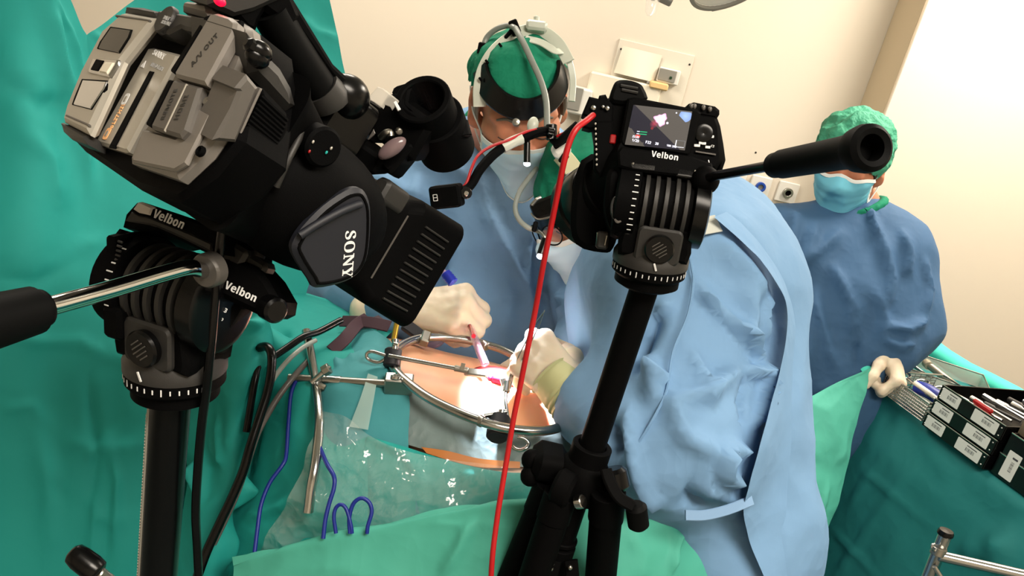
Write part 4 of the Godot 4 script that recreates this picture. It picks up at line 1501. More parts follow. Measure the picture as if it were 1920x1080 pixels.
func retractor() -> void:
	doff = -0.022
	var t := thing("ring_retractor", "steel ring retractor with navy clamps standing round the incision", "retractor", P(900, 720, 1.13))
	var pts := PackedVector3Array()
	for q in [[733, 676], [744, 655], [768, 640], [805, 632], [852, 634], [900, 643], [945, 657], [985, 680], [1020, 710], [1048, 744], [1063, 774], [1058, 795], [1032, 806], [990, 808], [940, 801], [890, 786], [842, 766], [802, 745], [770, 722], [746, 700]]:
		pts.append(PY(q[0], q[1], 1.235))
	var sp := spline(pts, 5, true)
	var b := MB.new()
	var rows := []
	for k in sp.size():
		var tn := (sp[(k + 1) % sp.size()] - sp[(k - 1 + sp.size()) % sp.size()]).normalized()
		var sd := tn.cross(Vector3.UP).normalized()
		var g := PackedVector3Array()
		for s in 14:
			g.append(sp[k] + sd * cos(TAU * s / 14) * 0.0066 + Vector3.UP * sin(TAU * s / 14) * 0.0066)
		rows.append(g)
	rows.append(rows[0])
	loft(b, rows, false, 60.0)
	put(b, "ring", M.steel, t, "polished steel ring")
	for q in [[897, 787, 906, 792], [906, 645, 914, 650]]:
		b = MB.new()
		var a := PY(q[0], q[1], 1.235)
		var c := PY(q[2], q[3], 1.235)
		cyl(b, a, c, 0.0077, 18)
		put(b, "ring_joint", M.steel_satin, t)
	# block joining ring and cross bar
	b = MB.new()
	var blk := Transform3D(Basis(V(0.99, 0.08, -0.1).normalized(), V(0.15, -0.85, 0.5).normalized(), V(0, 0, 1)).orthonormalized(), P(748, 720, 1.1))
	bx(b, blk, 0.04, 0.026, 0.02, 0.002)
	put(b, "clamp_block", M.steel_satin, t)
	b = MB.new()
	cyl(b, P(742, 711, 1.09), P(743, 704, 1.09), 0.008, 16)
	cyl(b, P(743, 705, 1.09), P(743, 701, 1.09), 0.004, 12)
	put(b, "clamp_screw", M.steel, t)
	b = MB.new()
	cyl(b, P(541, 708, 1.12), P(726, 719, 1.1), 0.0055, 18)
	put(b, "cross_bar", M.steel_satin, t)
	b = MB.new()
	cyl(b, P(606, 712, 1.113), P(640, 714, 1.11), 0.0068, 18)
	put(b, "bar_sleeve", M.steel, t)
	b = MB.new()
	bar(b, [[574, 620, 1.16], [582, 660, 1.14], [589, 700, 1.12], [596, 745, 1.09], [599, 790, 1.055], [595, 840, 1.03], [590, 880, 1.015], [584, 912, 1.01], [578, 960, 1.01]], 0.0066, 6)
	put(b, "post", M.steel, t)
	b = MB.new()
	cyl(b, P(584, 718, 1.098), P(612, 693, 1.098), 0.0042, 14)
	put(b, "clamp_lever", M.steel, t)
	b = MB.new()
	cyl(b, P(606, 697, 1.1), P(618, 690, 1.1), 0.0085, 8)
	cyl(b, P(612, 700, 1.1), P(615, 686, 1.1), 0.005, 8)
	cyl(b, P(597, 722, 1.1), P(610, 728, 1.1), 0.0048, 8)
	put(b, "clamp_nut", M.steel_satin, t)
	# left blade with its loop handle
	b = MB.new()
	bar(b, [[733, 670, 1.12], [712, 663, 1.12], [697, 659, 1.12], [688, 663, 1.12], [689, 672, 1.12], [700, 678, 1.12], [712, 679, 1.12], [724, 672, 1.12]], 0.0026, 5, 10)
	put(b, "loop_handle", M.steel, t)
	b = MB.new()
	cyl(b, P(728, 667, 1.115), P(862, 692, 1.11), 0.0032, 14)
	put(b, "blade_rod", M.steel, t)
	b = MB.new()
	cyl(b, P(852, 690, 1.11), P(878, 695, 1.11), 0.0048, 14)
	bx(b, frame(P(892, 699, 1.112), V(0, -0.7, 0.7), V(0.97, 0.2, 0)), 0.012, 0.032, 0.006, 0.0015)
	put(b, "blade", M.steel_satin, t)
	b = MB.new()
	ribbon(b, PL([[866, 693, 1.1], [869, 681, 1.1]]), V(0.2, 0, 1).normalized(), 0.006, 0.002)
	put(b, "blade_tab", M.steel_satin, t)
	b = MB.new()
	cyl(b, P(738, 654, 1.13), P(734, 688, 1.12), 0.0125, 22, 0.002)
	put(b, "navy_clamp", M.navy, t)
	b = MB.new()
	cyl(b, P(741, 656, 1.12), P(742, 636, 1.125), 0.005, 12)
	cyl(b, P(737, 645, 1.12), P(747, 647, 1.12), 0.0035, 10)
	put(b, "clamp_screw", M.steel, t)
	b = MB.new()
	cyl(b, P(738, 640, 1.14), P(744, 606, 1.16), 0.0042, 12)
	put(b, "brass_pin", mat(Color(0.7, 0.55, 0.2), 0.3, 0.8), t, "brass pin")
	# far clamp with dark lever
	b = MB.new()
	bx(b, frame(PY(797, 635, 1.237), V(0.3, -0.7, 0.6), V(0.3, -0.9, 0)), 0.014, 0.024, 0.016, 0.002)
	put(b, "far_clamp", M.steel_satin, t)
	b = MB.new()
	bx(b, frame(P(778, 622, 1.24), V(0.3, -0.5, 0.8), V(-0.75, -0.6, 0)), 0.02, 0.042, 0.01, 0.002)
	put(b, "clamp_grip", M.navy, t)
	# near clamp with T screw, blade and loop handle
	b = MB.new()
	cyl(b, P(937, 782, 1.065), P(932, 822, 1.04), 0.0152, 26, 0.003)
	put(b, "navy_clamp", M.navy, t)
	b = MB.new()
	cyl(b, P(939, 786, 1.055), P(941, 768, 1.06), 0.0046, 12)
	put(b, "clamp_screw", M.steel, t)
	b = MB.new()
	cyl(b, P(908, 780, 1.055), P(951, 771, 1.06), 0.0034, 12)
	put(b, "screw_bar", M.steel, t)
	b = MB.new()
	bar(b, [[949, 735, 1.1], [948, 752, 1.085], [951, 775, 1.07], [954, 800, 1.055], [957, 825, 1.045], [962, 838, 1.04], [974, 844, 1.035], [987, 840, 1.035], [991, 831, 1.04], [982, 822, 1.04], [970, 819, 1.04]], 0.0026, 6, 10)
	put(b, "blade_rod", M.steel, t)
	b = MB.new()
	cyl(b, P(952, 716, 1.11), P(949, 736, 1.1), 0.0055, 12)
	bx(b, frame(P(946, 722, 1.115), V(0.2, -0.4, 0.9), V(-0.2, -1, 0)), 0.008, 0.02, 0.006, 0.001)
	bx(b, frame(P(957, 716, 1.11), V(0.2, -0.4, 0.9), V(0.3, -1, 0)), 0.006, 0.022, 0.005, 0.001)
	put(b, "blade", M.steel, t)
	doff = 0.0

# ---------------------------------------------------------------- people
func head_sdf(T: Transform3D) -> SDF:
	var s := SDF.new()
	s.k = 0.016
	s.ball(T * Transform3D(Basis(), Vector3(0, 0.035, -0.015)), Vector3(0.076, 0.082, 0.096))
	s.ball(T * Transform3D(Basis(), Vector3(0, -0.03, 0.024)), Vector3(0.062, 0.085, 0.069))
	for x in [-1, 1]:
		s.bone(T * Vector3(x * 0.05, -0.06, 0.0), T * Vector3(x * 0.012, -0.1, 0.062), 0.02, 0.022)
		s.bone(T * Vector3(x * 0.012, 0.024, 0.085), T * Vector3(x * 0.05, 0.022, 0.064), 0.011, 0.01)
		s.bone(T * Vector3(x * 0.04, -0.022, 0.066), T * Vector3(x * 0.056, -0.015, 0.04), 0.018, 0.014)
		s.ball(T * Transform3D(Basis(), Vector3(x * 0.032, 0.001, 0.077)), Vector3(0.015, 0.0125, 0.0125))
		s.ball(T * Transform3D(Basis(), Vector3(x * 0.011, -0.031, 0.101)), Vector3(0.008, 0.0075, 0.009))
		var eb := Basis(Vector3.UP, x * 0.45) * Basis(Vector3.RIGHT, -0.2)
		s.ball(T * Transform3D(eb, Vector3(x * 0.08, -0.004, -0.014)), Vector3(0.008, 0.033, 0.02))
		s.ball(T * Transform3D(eb, Vector3(x * 0.076, -0.032, -0.006)), Vector3(0.008, 0.01, 0.009))
		s.cuts.append([T * Vector3(x * 0.092, -0.002, 0.002), 0.011])
	s.bone(T * Vector3(0, 0.006, 0.092), T * Vector3(0, -0.028, 0.112), 0.0085, 0.0115)
	s.bone(T * Vector3(-0.018, -0.062, 0.084), T * Vector3(0.018, -0.062, 0.084), 0.008, 0.008)
	return s

func add_head(b: MB, T: Transform3D, neck: Vector3) -> SDF:
	var s := head_sdf(T)
	s.bone(T * Vector3(0, -0.05, -0.03), neck, 0.052, 0.064)
	nets(b, s, 0.0042)
	return s

func ray_in(s: SDF, from: Vector3, to: Vector3, off: float) -> float:   # fraction of the way in at which the surface is met
	var l := from.distance_to(to)
	var t := 0.0
	for k in 50:
		var x := s.at(from.lerp(to, t / l)) - off
		if x < 0.0003:
			break
		t += x * 0.8
		if t > l:
			return 1.0
	return t / l

func mask_on(parent: Node3D, s: SDF, T: Transform3D, m: Material, ang := 62.0, loops := true, low := 0.0, drop := 0.0) -> void:
	var nu := 29
	var nv := 23
	var rad := []
	for r in nv:
		var g := []
		for c in nu:
			var u := lerpf(-1, 1, c / (nu - 1.0))
			var v := r / (nv - 1.0)
			var y := lerpf(lerpf(0.004, -0.018, absf(u)) - drop - 0.008 * exp(-pow((absf(u) - 0.25) / 0.16, 2)), lerpf(-0.122 - low, -0.082, u * u), v)
			var a := deg_to_rad(u * ang)
			var z0 := -0.01 if y > -0.09 else lerpf(-0.01, 0.01, (-0.09 - y) / 0.03)
			var o := Vector3(0, y, z0)
			var f := ray_in(s, T * (o + Vector3(sin(a), 0, cos(a)) * 0.19), T * o, 0.003)
			g.append([y, a, 0.19 * (1.0 - f), z0])
		rad.append(g)
	for pass_ in 3:                                            # span the hollows as stretched cloth does
		for c in nu:
			for r in range(1, nv - 1):
				rad[r][c][2] = maxf(rad[r][c][2], (rad[r - 1][c][2] + rad[r + 1][c][2]) * 0.5)
		for r in range(0, nv):
			for c in range(1, nu - 1):
				rad[r][c][2] = maxf(rad[r][c][2], (rad[r][c - 1][2] + rad[r][c + 1][2]) * 0.5 - 0.0004)
	for c in nu:                                               # under the chin the cloth hangs straight
		for r in range(nv - 6, nv):
			rad[r][c][2] = maxf(rad[r][c][2], rad[nv - 7][c][2] - 0.0035 * (r - nv + 7))
	var rows := []
	for r in nv:
		var g := PackedVector3Array()
		for c in nu:
			var q = rad[r][c]
			var v := r / (nv - 1.0)
			var u := lerpf(-1, 1, c / (nu - 1.0))
			var pleat := 0.0
			for e in [0.3, 0.48, 0.66]:
				if v > e:
					pleat += 0.0022 * exp(-(v - e) * 12.0) * (1.0 - absf(u) * 0.4)
			var rr: float = q[2] + 0.002 + pleat + 0.005 * sin(PI * v) * (1.0 - u * u) + 0.001 * sin(u * 17.0 + v * 9.0) * sin(PI * v)
			g.append(T * (Vector3(sin(q[1]) * rr, q[0], q[3] + cos(q[1]) * rr)))
		rows.append(g)
	var b := MB.new()
	b.sheet(rows)
	var fabric := put(b, "face_mask", m, parent)
	# bound edges
	b = MB.new()
	var edge := [PackedVector3Array(rows[0]), PackedVector3Array(rows[nv - 1]), PackedVector3Array(), PackedVector3Array()]
	for r in nv:
		edge[2].append(rows[r][0])
		edge[3].append(rows[r][nu - 1])
	for e in edge:
		var nn := PackedVector3Array()
		for p in e:
			nn.append((p - T * Vector3(0, -0.05, 0)).normalized())
		ribbon(b, e, nn, 0.009, 0.002)
	put(b, "edge_binding", M.mask_edge, fabric)
	if loops:
		for x in [-1, 1]:
			b = MB.new()
			var c := 0 if x < 0 else nu - 1
			var ear := T * Vector3(x * 0.083, 0.026, -0.03)
			var back := T * Vector3(x * 0.08, -0.01, -0.045)
			var mid: Vector3 = (rows[0][c] + ear) * 0.5 + (T.basis.x * x) * 0.006
			tube(b, spline(PackedVector3Array([rows[0][c], mid, ear, back, (rows[nv - 1][c] + back) * 0.5 + T.basis.x * x * 0.006, rows[nv - 1][c]]), 6), 0.0018, 6)
			put(b, "ear_loop", M.mask_edge, fabric)

func brows_and_lashes(parent: Node3D, T: Transform3D, s: SDF, m: Material) -> void:
	for x in [-1, 1]:
		var b := MB.new()
		var pts := PackedVector3Array()
		var rr := []
		for k in 7:
			var t := k / 6.0
			var q := Vector3(x * lerpf(0.014, 0.054, t), 0.024 + 0.006 * sin(t * PI), 0.13 - 0.03 * t)
			var to := Vector3(q.x * 0.5, q.y, 0.0)
			pts.append((T * q).lerp(T * to, ray_in(s, T * q, T * to, 0.0005)))
			rr.append(0.0036 * (1.0 - 0.5 * t))
		tube(b, pts, rr, 6)
		put(b, "eyebrow", m, parent)
		b = MB.new()
		pts = PackedVector3Array()
		for k in 7:
			var t := k / 6.0
			var q := Vector3(x * lerpf(0.019, 0.046, t), -0.005 - 0.0045 * sin(t * PI), 0.13)
			var to := Vector3(q.x, q.y, 0.0)
			pts.append((T * q).lerp(T * to, ray_in(s, T * q, T * to, 0.0)))
		tube(b, pts, 0.0013, 5)
		put(b, "eyelashes", M.hair, parent)

func cap_on(parent: Node3D, T: Transform3D, m: Material, r: Vector3, at: Vector3, low_front: float, low_back: float, amp: float, freq := 28.0, seed_ := 3) -> void:
	var s := SDF.new()
	s.k = 0.01
	s.ball(T * Transform3D(Basis(), at), r)
	var nz := nzs(seed_, freq)
	var inv := T.affine_inverse()
	var b := MB.new()
	nets(b, s, 0.005, func(p, _n):
		var q: Vector3 = inv * p
		return 0.004 + maxf(-0.004, amp * crumple(nz, p)) * ms(q.y, -0.03, 0.06) + 0.002 * sin(atan2(q.x, q.z) * 26.0) * (1.0 - ms(q.y, low_front + 0.005, low_front + 0.03)),
		func(p):
			var q: Vector3 = inv * p
			return q.y > lerpf(low_back, low_front, clampf((q.z + 0.1) / 0.2, 0.0, 1.0)))
	put(b, "cap", m, parent)

# a hand: wrist frame z towards the fingers, y the back of the hand, x the thumb side when side is 1
func hand(b: MB, w: Transform3D, side: float, curls: Array, thumb: Array, spread := 1.0, scale_ := 1.0, fore := 0.05) -> void:
	var s := SDF.new()
	s.k = 0.009
	var mcp := [Vector3(0.027, 0.0, 0.088), Vector3(0.007, 0.003, 0.093), Vector3(-0.013, 0.001, 0.088), Vector3(-0.031, -0.005, 0.079)]
	var lens := [[0.043, 0.027, 0.022], [0.048, 0.03, 0.022], [0.044, 0.028, 0.022], [0.034, 0.021, 0.02]]
	var fan := [0.1, 0.02, -0.07, -0.17]
	var sx := Vector3(side, 1, 1) * scale_
	s.bone(w * Vector3(0, 0, -fore), w * Vector3(0, 0, 0.0), 0.029 * scale_, 0.026 * scale_)
	s.bone(w * (Vector3(0.012, -0.002, 0.01) * sx), w * (Vector3(-0.01, -0.002, 0.01) * sx), 0.024 * scale_, 0.023 * scale_)
	for f in 4:
		var base: Vector3 = mcp[f]
		s.bone(w * (Vector3(base.x * 0.55, -0.002, 0.02) * sx), w * (base * sx), 0.019 * scale_, 0.0135 * scale_)
	s.bone(w * (Vector3(0.012, -0.008, 0.06) * sx), w * (Vector3(-0.02, -0.01, 0.055) * sx), 0.016 * scale_, 0.015 * scale_)
	for f in 4:
		var p: Vector3 = mcp[f]
		var a := 0.0
		var yaw: float = fan[f] * spread
		var rads := [0.0115, 0.0105, 0.0095, 0.008] if f < 3 else [0.0102, 0.0092, 0.0083, 0.0072]
		for j in 3:
			a += deg_to_rad(curls[f][j])
			var q: Vector3 = p + Vector3(sin(yaw) * cos(a), -sin(a), cos(a) * cos(yaw)) * lens[f][j]
			s.bone(w * (p * sx), w * (q * sx), rads[j] * scale_, rads[j + 1] * scale_)
			p = q
	var tp := Vector3(0.022, -0.012, 0.02)
	var tl := [0.042, 0.033, 0.027]
	var tr := [0.016, 0.013, 0.0115, 0.0095]
	for j in 3:
		var d: Vector3 = thumb[j].normalized()
		s.bone(w * (tp * sx), w * ((tp + d * tl[j]) * sx), tr[j] * scale_, tr[j + 1] * scale_)
		tp += d * tl[j]
	var nz := nzs(77, 60.0)
	nets(b, s, 0.0032, func(p, _n): return 0.0009 * crumple(nz, p))

func trunk(b: MB, g: SDF, shrink: float) -> void:               # the body inside the clothes
	var s := SDF.new()
	s.k = 0.05
	for e in g.bones:
		s.bone(e[0], e[1], maxf(e[2] - shrink - 0.018, 0.022), maxf(e[3] - shrink - 0.018, 0.022))
	nets(b, s, 0.022)

func legs(b: MB, hip: Vector3, side: Vector3, fwd: Vector3) -> void:
	for x in [-1, 1]:
		var h: Vector3 = hip + side * (0.085 * x)
		var f := Vector3(h.x, 0.05, h.z)
		tube(b, PackedVector3Array([h, h.lerp(f, 0.5), f]), [0.075, 0.06, 0.045], 12)
		tube(b, PackedVector3Array([f - fwd * 0.06 - Vector3(0, 0.005, 0), f + fwd * 0.05 - Vector3(0, 0.008, 0), f + fwd * 0.17 - Vector3(0, 0.02, 0)]), [0.045, 0.042, 0.03], 12)

func make_gown(parent: Node3D, g: SDF, m: Material, folds: Array, amp: float, freq: float, seed_: int, cell := 0.011) -> MeshInstance3D:
	var nz := nzs(seed_, freq)
	var b := MB.new()
	nets(b, g, cell, func(p, _n): return fold_at(p, folds) * 1.5 + amp * crumple(nz, p))
	return put(b, "gown", m, parent)

func on_folds(s: SDF, list: Array, off := 0.0) -> Array:
	var o := []
	for f in list:
		var pl := PackedVector3Array()
		for q in on(s, f[0], off, -1.0):
			if q[2] > 0:
				pl.append(P(q[0], q[1], q[2]))
		if pl.size() > 1:
			o.append([pl, f[1], f[2]])
	return o

func on_line(s: SDF, a: Array, off: float, per := 6) -> PackedVector3Array:
	var o := PackedVector3Array()
	for q in on(s, a, off, -1.0):
		if q[2] > 0:
			o.append(P(q[0], q[1], q[2]))
	return spline(o, per)

func people() -> void:
	surgeon()
	helper_surgeon()
	scrub_assistant()

func surgeon() -> void:
	var T := frame(P(972, 199, 1.37), V(0.12, 0.7, 0.68), V(0.03, -0.68, 0.7))
	var neck := P(925, 262, 1.66)
	var g := SDF.new()
	g.k = 0.09
	var sr := P(782, 350, 1.66)
	var sl := P(1105, 368, 1.68)
	g.bone(P(905, 300, 1.7), P(930, 420, 1.7), 0.1, 0.15)
	g.bone(P(960, 300, 1.7), P(930, 420, 1.7), 0.1, 0.15)
	g.bone(P(930, 420, 1.7), P(915, 640, 1.68), 0.15, 0.165)
	g.bone(P(915, 640, 1.68), P(890, 900, 1.66), 0.165, 0.19)
	g.bone(P(890, 900, 1.66), Vector3(P(890, 900, 1.66).x, 0.35, P(890, 900, 1.66).z), 0.19, 0.22)
	g.bone(P(880, 300, 1.7), sr, 0.07, 0.083)
	g.bone(P(985, 305, 1.7), sl, 0.07, 0.083)
	var er := P(610, 525, 1.55)
	var wr := P(748, 584, 1.29)
	var el := P(1135, 560, 1.54)
	var wl := P(1092, 640, 1.33)
	g.bone(sr, er, 0.083, 0.075)
	g.bone(er, wr, 0.075, 0.048)
	g.bone(sl, el, 0.083, 0.075)
	g.bone(el, wl, 0.075, 0.05)
	var t := thing("person", "surgeon in blue gown with head bowed, wearing a black headlamp band over a green cap", "person", Vector3(neck.x, 0, neck.z))
	var b := MB.new()
	var hs := add_head(b, T, neck)
	trunk(b, g, 0.03)
	legs(b, Vector3(P(890, 900, 1.66).x, 0.75, P(890, 900, 1.66).z), Vector3.RIGHT, Vector3(0, 0, 1))
	put(b, "body", M.skin, t)
	var folds := on_folds(g, [
		[[[885, 300], [920, 420], [930, 560]], 0.012, 0.01],
		[[[905, 375], [935, 440], [985, 540], [1000, 640]], 0.012, 0.014],
		[[[1000, 400], [990, 500], [1003, 610]], 0.01, 0.012],
		[[[785, 330], [780, 380], [775, 400]], 0.01, 0.016],
		[[[860, 430], [850, 520], [870, 600]], 0.02, 0.012],
		[[[700, 330], [760, 360], [830, 380]], 0.02, 0.01],
		[[[770, 300], [840, 310], [880, 340]], 0.018, 0.01],
		[[[940, 470], [955, 560], [950, 650]], 0.008, 0.008],
		[[[1020, 460], [1060, 500], [1090, 560]], 0.012, 0.016],
		[[[1015, 520], [1050, 560], [1090, 590]], 0.01, 0.014],
		[[[1010, 590], [1060, 585], [1090, 610]], 0.009, 0.012],
		[[[1005, 440], [1010, 540], [1040, 620]], 0.016, -0.022],
		[[[640, 400], [690, 430], [740, 420]], 0.016, 0.014],
	])
	make_gown(t, g, M.gown, folds, 0.012, 4.6, 61)
	# scrub collar at the neck
	b = MB.new()
	var pts := PackedVector3Array()
	var nf := frame(neck, (T * Vector3(0, -0.05, -0.03) - neck), Vector3.RIGHT)
	for k in 20:
		pts.append(nf * Vector3(cos(TAU * k / 20.0) * 0.072, sin(TAU * k / 20.0) * 0.072, 0.012))
	pts.append(pts[0])
	tube(b, pts, 0.011, 8)
	put(b, "collar", M.cap, t)
	cap_on(t, T, M.cap, Vector3(0.081, 0.08, 0.099), Vector3(0, 0.041, -0.014), 0.056, 0.03, 0.01, 16.0, 8)
	# grey hair below the cap, by the ear
	b = MB.new()
	for x in [-1, 1]:
		for k in 5:
			var q := Vector3(x * 0.076, 0.012 - k * 0.003, 0.03 - k * 0.006)
			tube(b, PackedVector3Array([T * (q + Vector3(0, 0.02, 0)), T * (q + Vector3(x * 0.002, 0.0, 0.0)), T * (q + Vector3(0, -0.015, 0.002))]), [0.005, 0.004, 0.001], 6)
	put(b, "hair", M.hair_grey, t)
	brows_and_lashes(t, T, hs, M.hair_grey)
	mask_on(t, hs, T, M.mask, 62.0, true, 0.024, 0.016)
	# gloves
	b = MB.new()
	var wx := frame(P(762, 580, 1.28), V(0.93, -0.05, 0.3), V(0.12, -0.62, 0.78))
	hand(b, wx, 1.0, [[72, 95, 55], [72, 98, 55], [72, 98, 55], [70, 95, 50]], [Vector3(0.5, -0.6, 0.6), Vector3(0.1, -0.7, 0.7), Vector3(-0.5, -0.6, 0.4)], 0.6, 1.12, 0.07)
	put(b, "glove", M.glove, t)
	b = MB.new()
	wx = frame(P(1092, 650, 1.31), V(-0.9, 0.28, 0.3), V(-0.1, -0.8, 0.6))
	hand(b, wx, -1.0, [[30, 45, 30], [35, 50, 30], [40, 55, 30], [45, 55, 30]], [Vector3(0.5, -0.6, 0.6), Vector3(0.2, -0.6, 0.8), Vector3(0.0, -0.3, 1)], 0.8, 1.05, 0.05)
	put(b, "glove", M.glove, t)
	surgeon_headset(T)

func surgeon_headset(T: Transform3D) -> void:
	doff = -0.12
	var t := thing("headlamp_headset", "headlamp with black forehead band, pale crown straps and a grey cable on the bowed surgeon", "headlamp", T * Vector3(0, 0.05, 0.1))
	var b := MB.new()
	var pts := PackedVector3Array()
	var nn := PackedVector3Array()
	for k in 33:
		var a := lerpf(-1.22, 1.22, k / 32.0)
		var y := 0.104 - 0.048 * cos(a)
		var kk := sqrt(1.0 - pow((y - 0.036) / 0.094, 2)) * 1.03
		pts.append(T * Vector3(sin(a) * 0.086 * kk, y, -0.014 + cos(a) * 0.112 * kk))
		nn.append(T.basis * Vector3(sin(a), 0.25 + 0.3 * absf(sin(a)), cos(a)).normalized())
	ribbon(b, pts, nn, 0.037, 0.008)
	put(b, "forehead_band", M.black_gloss, t)
	# crown straps
	b = MB.new()
	var arc := spline(PL([[899, 200, 1.41], [899, 165, 1.4], [908, 127, 1.4], [931, 92, 1.4], [972, 62, 1.42], [1012, 58, 1.43], [1045, 80, 1.42], [1066, 116, 1.41]]), 5)
	ribbon(b, arc, -cf, 0.021, 0.003)
	put(b, "crown_strap", M.strap_white, t)
	b = MB.new()
	arc = spline(PL([[1048, 80, 1.42], [1066, 112, 1.42], [1074, 150, 1.42], [1072, 190, 1.41]]), 5)
	ribbon(b, arc, -cf, 0.011, 0.003)
	arc = spline(PL([[985, 72, 1.41], [1015, 80, 1.4], [1040, 95, 1.4], [1052, 96, 1.41]]), 5)
	ribbon(b, arc, (-cf + cu * 0.5).normalized(), 0.014, 0.003)
	put(b, "crown_strap", M.strap_white, t)
	for q in [[913, 117, 1.395], [901, 150, 1.395], [938, 86, 1.395]]:
		b = MB.new()
		var p := P(q[0], q[1], q[2]) + V(0, 0, 0.004)
		bx(b, frame(p, -cf, V(-0.6, -0.8, 0)), 0.004, 0.008, 0.003, 0.0008)
		put(b, "strap_slot", M.black, t)
	b = MB.new()
	var k := P(1006, 50, 1.42)
	bx(b, frame(k, -cf, V(0.12, -1, 0)), 0.036, 0.017, 0.022, 0.004)
	cyl(b, k + cu * 0.006, k + cu * 0.017, 0.005, 12)
	put(b, "adjuster_knob", M.strap_white, t, "pale adjuster knob")
	b = MB.new()
	bx(b, frame(P(965, 53, 1.41), -cf, V(-0.4, -1, 0)), 0.015, 0.024, 0.02, 0.002)
	bx(b, frame(P(953, 65, 1.41), -cf, V(0.8, -1, 0)), 0.006, 0.018, 0.012, 0.002)
	put(b, "cable_clip", M.black, t)
	b = MB.new()
	bx(b, frame(P(903, 92, 1.43), -cf, V(0.2, -1, 0)), 0.013, 0.02, 0.014, 0.002)
	bx(b, frame(P(898, 97, 1.43), -cf, V(0.2, -1, 0)), 0.006, 0.008, 0.01, 0.002)
	put(b, "cable_clip", M.black, t)
	b = MB.new()
	tube(b, spline(PL([[905, 92, 1.43], [913, 70, 1.43], [932, 54, 1.42], [953, 48, 1.41], [966, 53, 1.395]]), 6), 0.0048, 10)
	tube(b, spline(PL([[966, 53, 1.395], [980, 78, 1.375], [996, 112, 1.36], [1014, 152, 1.35], [1024, 190, 1.345], [1026, 238, 1.335]]), 6), 0.0052, 10)
	put(b, "cable", M.tube_grey, t)
	# bolts, clear lens and hinge
	for q in [[916, 190, 0.006], [968, 229, 0.0065]]:
		b = MB.new()
		var d := 1.352 if q[0] > 950 else 1.4
		var p := P(q[0], q[1], d)
		lathe(b, Transform3D(Basis(cr, -cf, cu), p), [[q[2], -0.006], [q[2], 0.0], [q[2] * 0.8, 0.002], [0.0005, 0.003]], 16)
		put(b, "bolt", M.steel_satin, t)
	b = MB.new()
	ell(b, frame(P(999, 234, 1.335), -cf, V(0.25, -1, 0)), 0.009, 0.013, 0.007)
	put(b, "lens", M.strap_white, t)
	# arm to the small lamp
	b = MB.new()
	tube(b, spline(PL([[1036, 246, 1.33], [1010, 248, 1.315], [975, 261, 1.3]]), 5), 0.0075, 8)
	put(b, "lamp_arm", M.black, t)
	b = MB.new()
	cyl(b, P(1034, 234, 1.325), P(1034, 262, 1.325), 0.009, 14)
	cyl(b, P(1028, 246, 1.31), P(1040, 247, 1.31), 0.006, 12)
	put(b, "hinge", M.black_gloss, t)
	b = MB.new()
	tube(b, spline(PL([[1036, 262, 1.33], [1046, 268, 1.32], [1062, 252, 1.31], [1083, 233, 1.31]]), 5), 0.006, 8)
	tube(b, PL([[1040, 275, 1.33], [1060, 262, 1.32], [1075, 248, 1.32]]), 0.005, 8)
	put(b, "hinge_arm", M.black, t)
	b = MB.new()
	cyl(b, P(988, 267, 1.31), P(988, 306, 1.31), 0.0052, 14)
	cyl(b, P(992, 262, 1.31), P(986, 270, 1.31), 0.003, 8)
	put(b, "lamp_barrel", M.black_gloss, t)
	b = MB.new()
	ell(b, Transform3D(Basis(), P(988, 307, 1.31)), 0.0055, 0.004, 0.0055, 12, 8)
	put(b, "lamp_tip", M.led, t, "glowing white lamp tip")
	var sp := SpotLight3D.new()
	sp.name = "headlamp_beam"
	sp.light_energy = HEADLAMP
	sp.light_color = Color(0.93, 0.95, 1.0)
	sp.spot_angle = 13.0
	sp.spot_angle_attenuation = 0.8
	sp.spot_range = 4.0
	sp.light_size = 0.006
	sp.shadow_enabled = true
	add_child(sp)
	var from := P(988, 313, 1.305)
	var f := frame(from, -(P(968, 712, 1.25) - from), Vector3.RIGHT)
	sp.transform = f
	# second arm with its clear joint, red wire and small black box
	t = thing("loupe_camera", "small black box camera on a curved arm with a red wire before the surgeon's mask", "camera", P(840, 368, 1.26))
	b = MB.new()
	tube(b, spline(PL([[978, 260, 1.3], [962, 266, 1.295], [942, 277, 1.29]]), 4), 0.009, 8)
	put(b, "clear_joint", M.strap_white, t, "pale translucent joint")
	b = MB.new()
	var ap := spline(PL([[944, 275, 1.29], [922, 293, 1.28], [900, 318, 1.27], [886, 342, 1.265], [872, 358, 1.26]]), 5)
	tube(b, ap, 0.0075, 8)
	put(b, "arm", M.black, t)
	b = MB.new()
	cyl(b, P(874, 362, 1.25), P(872, 362, 1.275), 0.009, 14)
	put(b, "hinge", M.black_gloss, t)
	b = MB.new()
	cyl(b, P(874, 363, 1.248), P(874, 363, 1.252), 0.004, 10)
	put(b, "hinge_screw", M.steel, t)
	b = MB.new()
	tube(b, spline(PL([[1006, 243, 1.31], [985, 248, 1.3], [955, 262, 1.285], [920, 275, 1.28], [896, 292, 1.275], [884, 316, 1.265], [876, 340, 1.26], [868, 352, 1.26]]), 5), 0.0023, 8)
	tube(b, spline(PL([[1044, 256, 1.32], [1060, 248, 1.315], [1075, 240, 1.315]]), 4), 0.0023, 8)
	put(b, "wire", M.red_cable, t, "red wire")
	b = MB.new()
	var fx := Transform3D(Basis(V(0.97, -0.08, 0.2).normalized(), V(-0.1, -0.97, 0.18).normalized(), V(-0.2, 0.15, 0.97).normalized()).orthonormalized(), P(838, 368, 1.255))
	bx(b, fx, 0.046, 0.034, 0.03, 0.003, 0.005)
	put(b, "box", M.black, t)
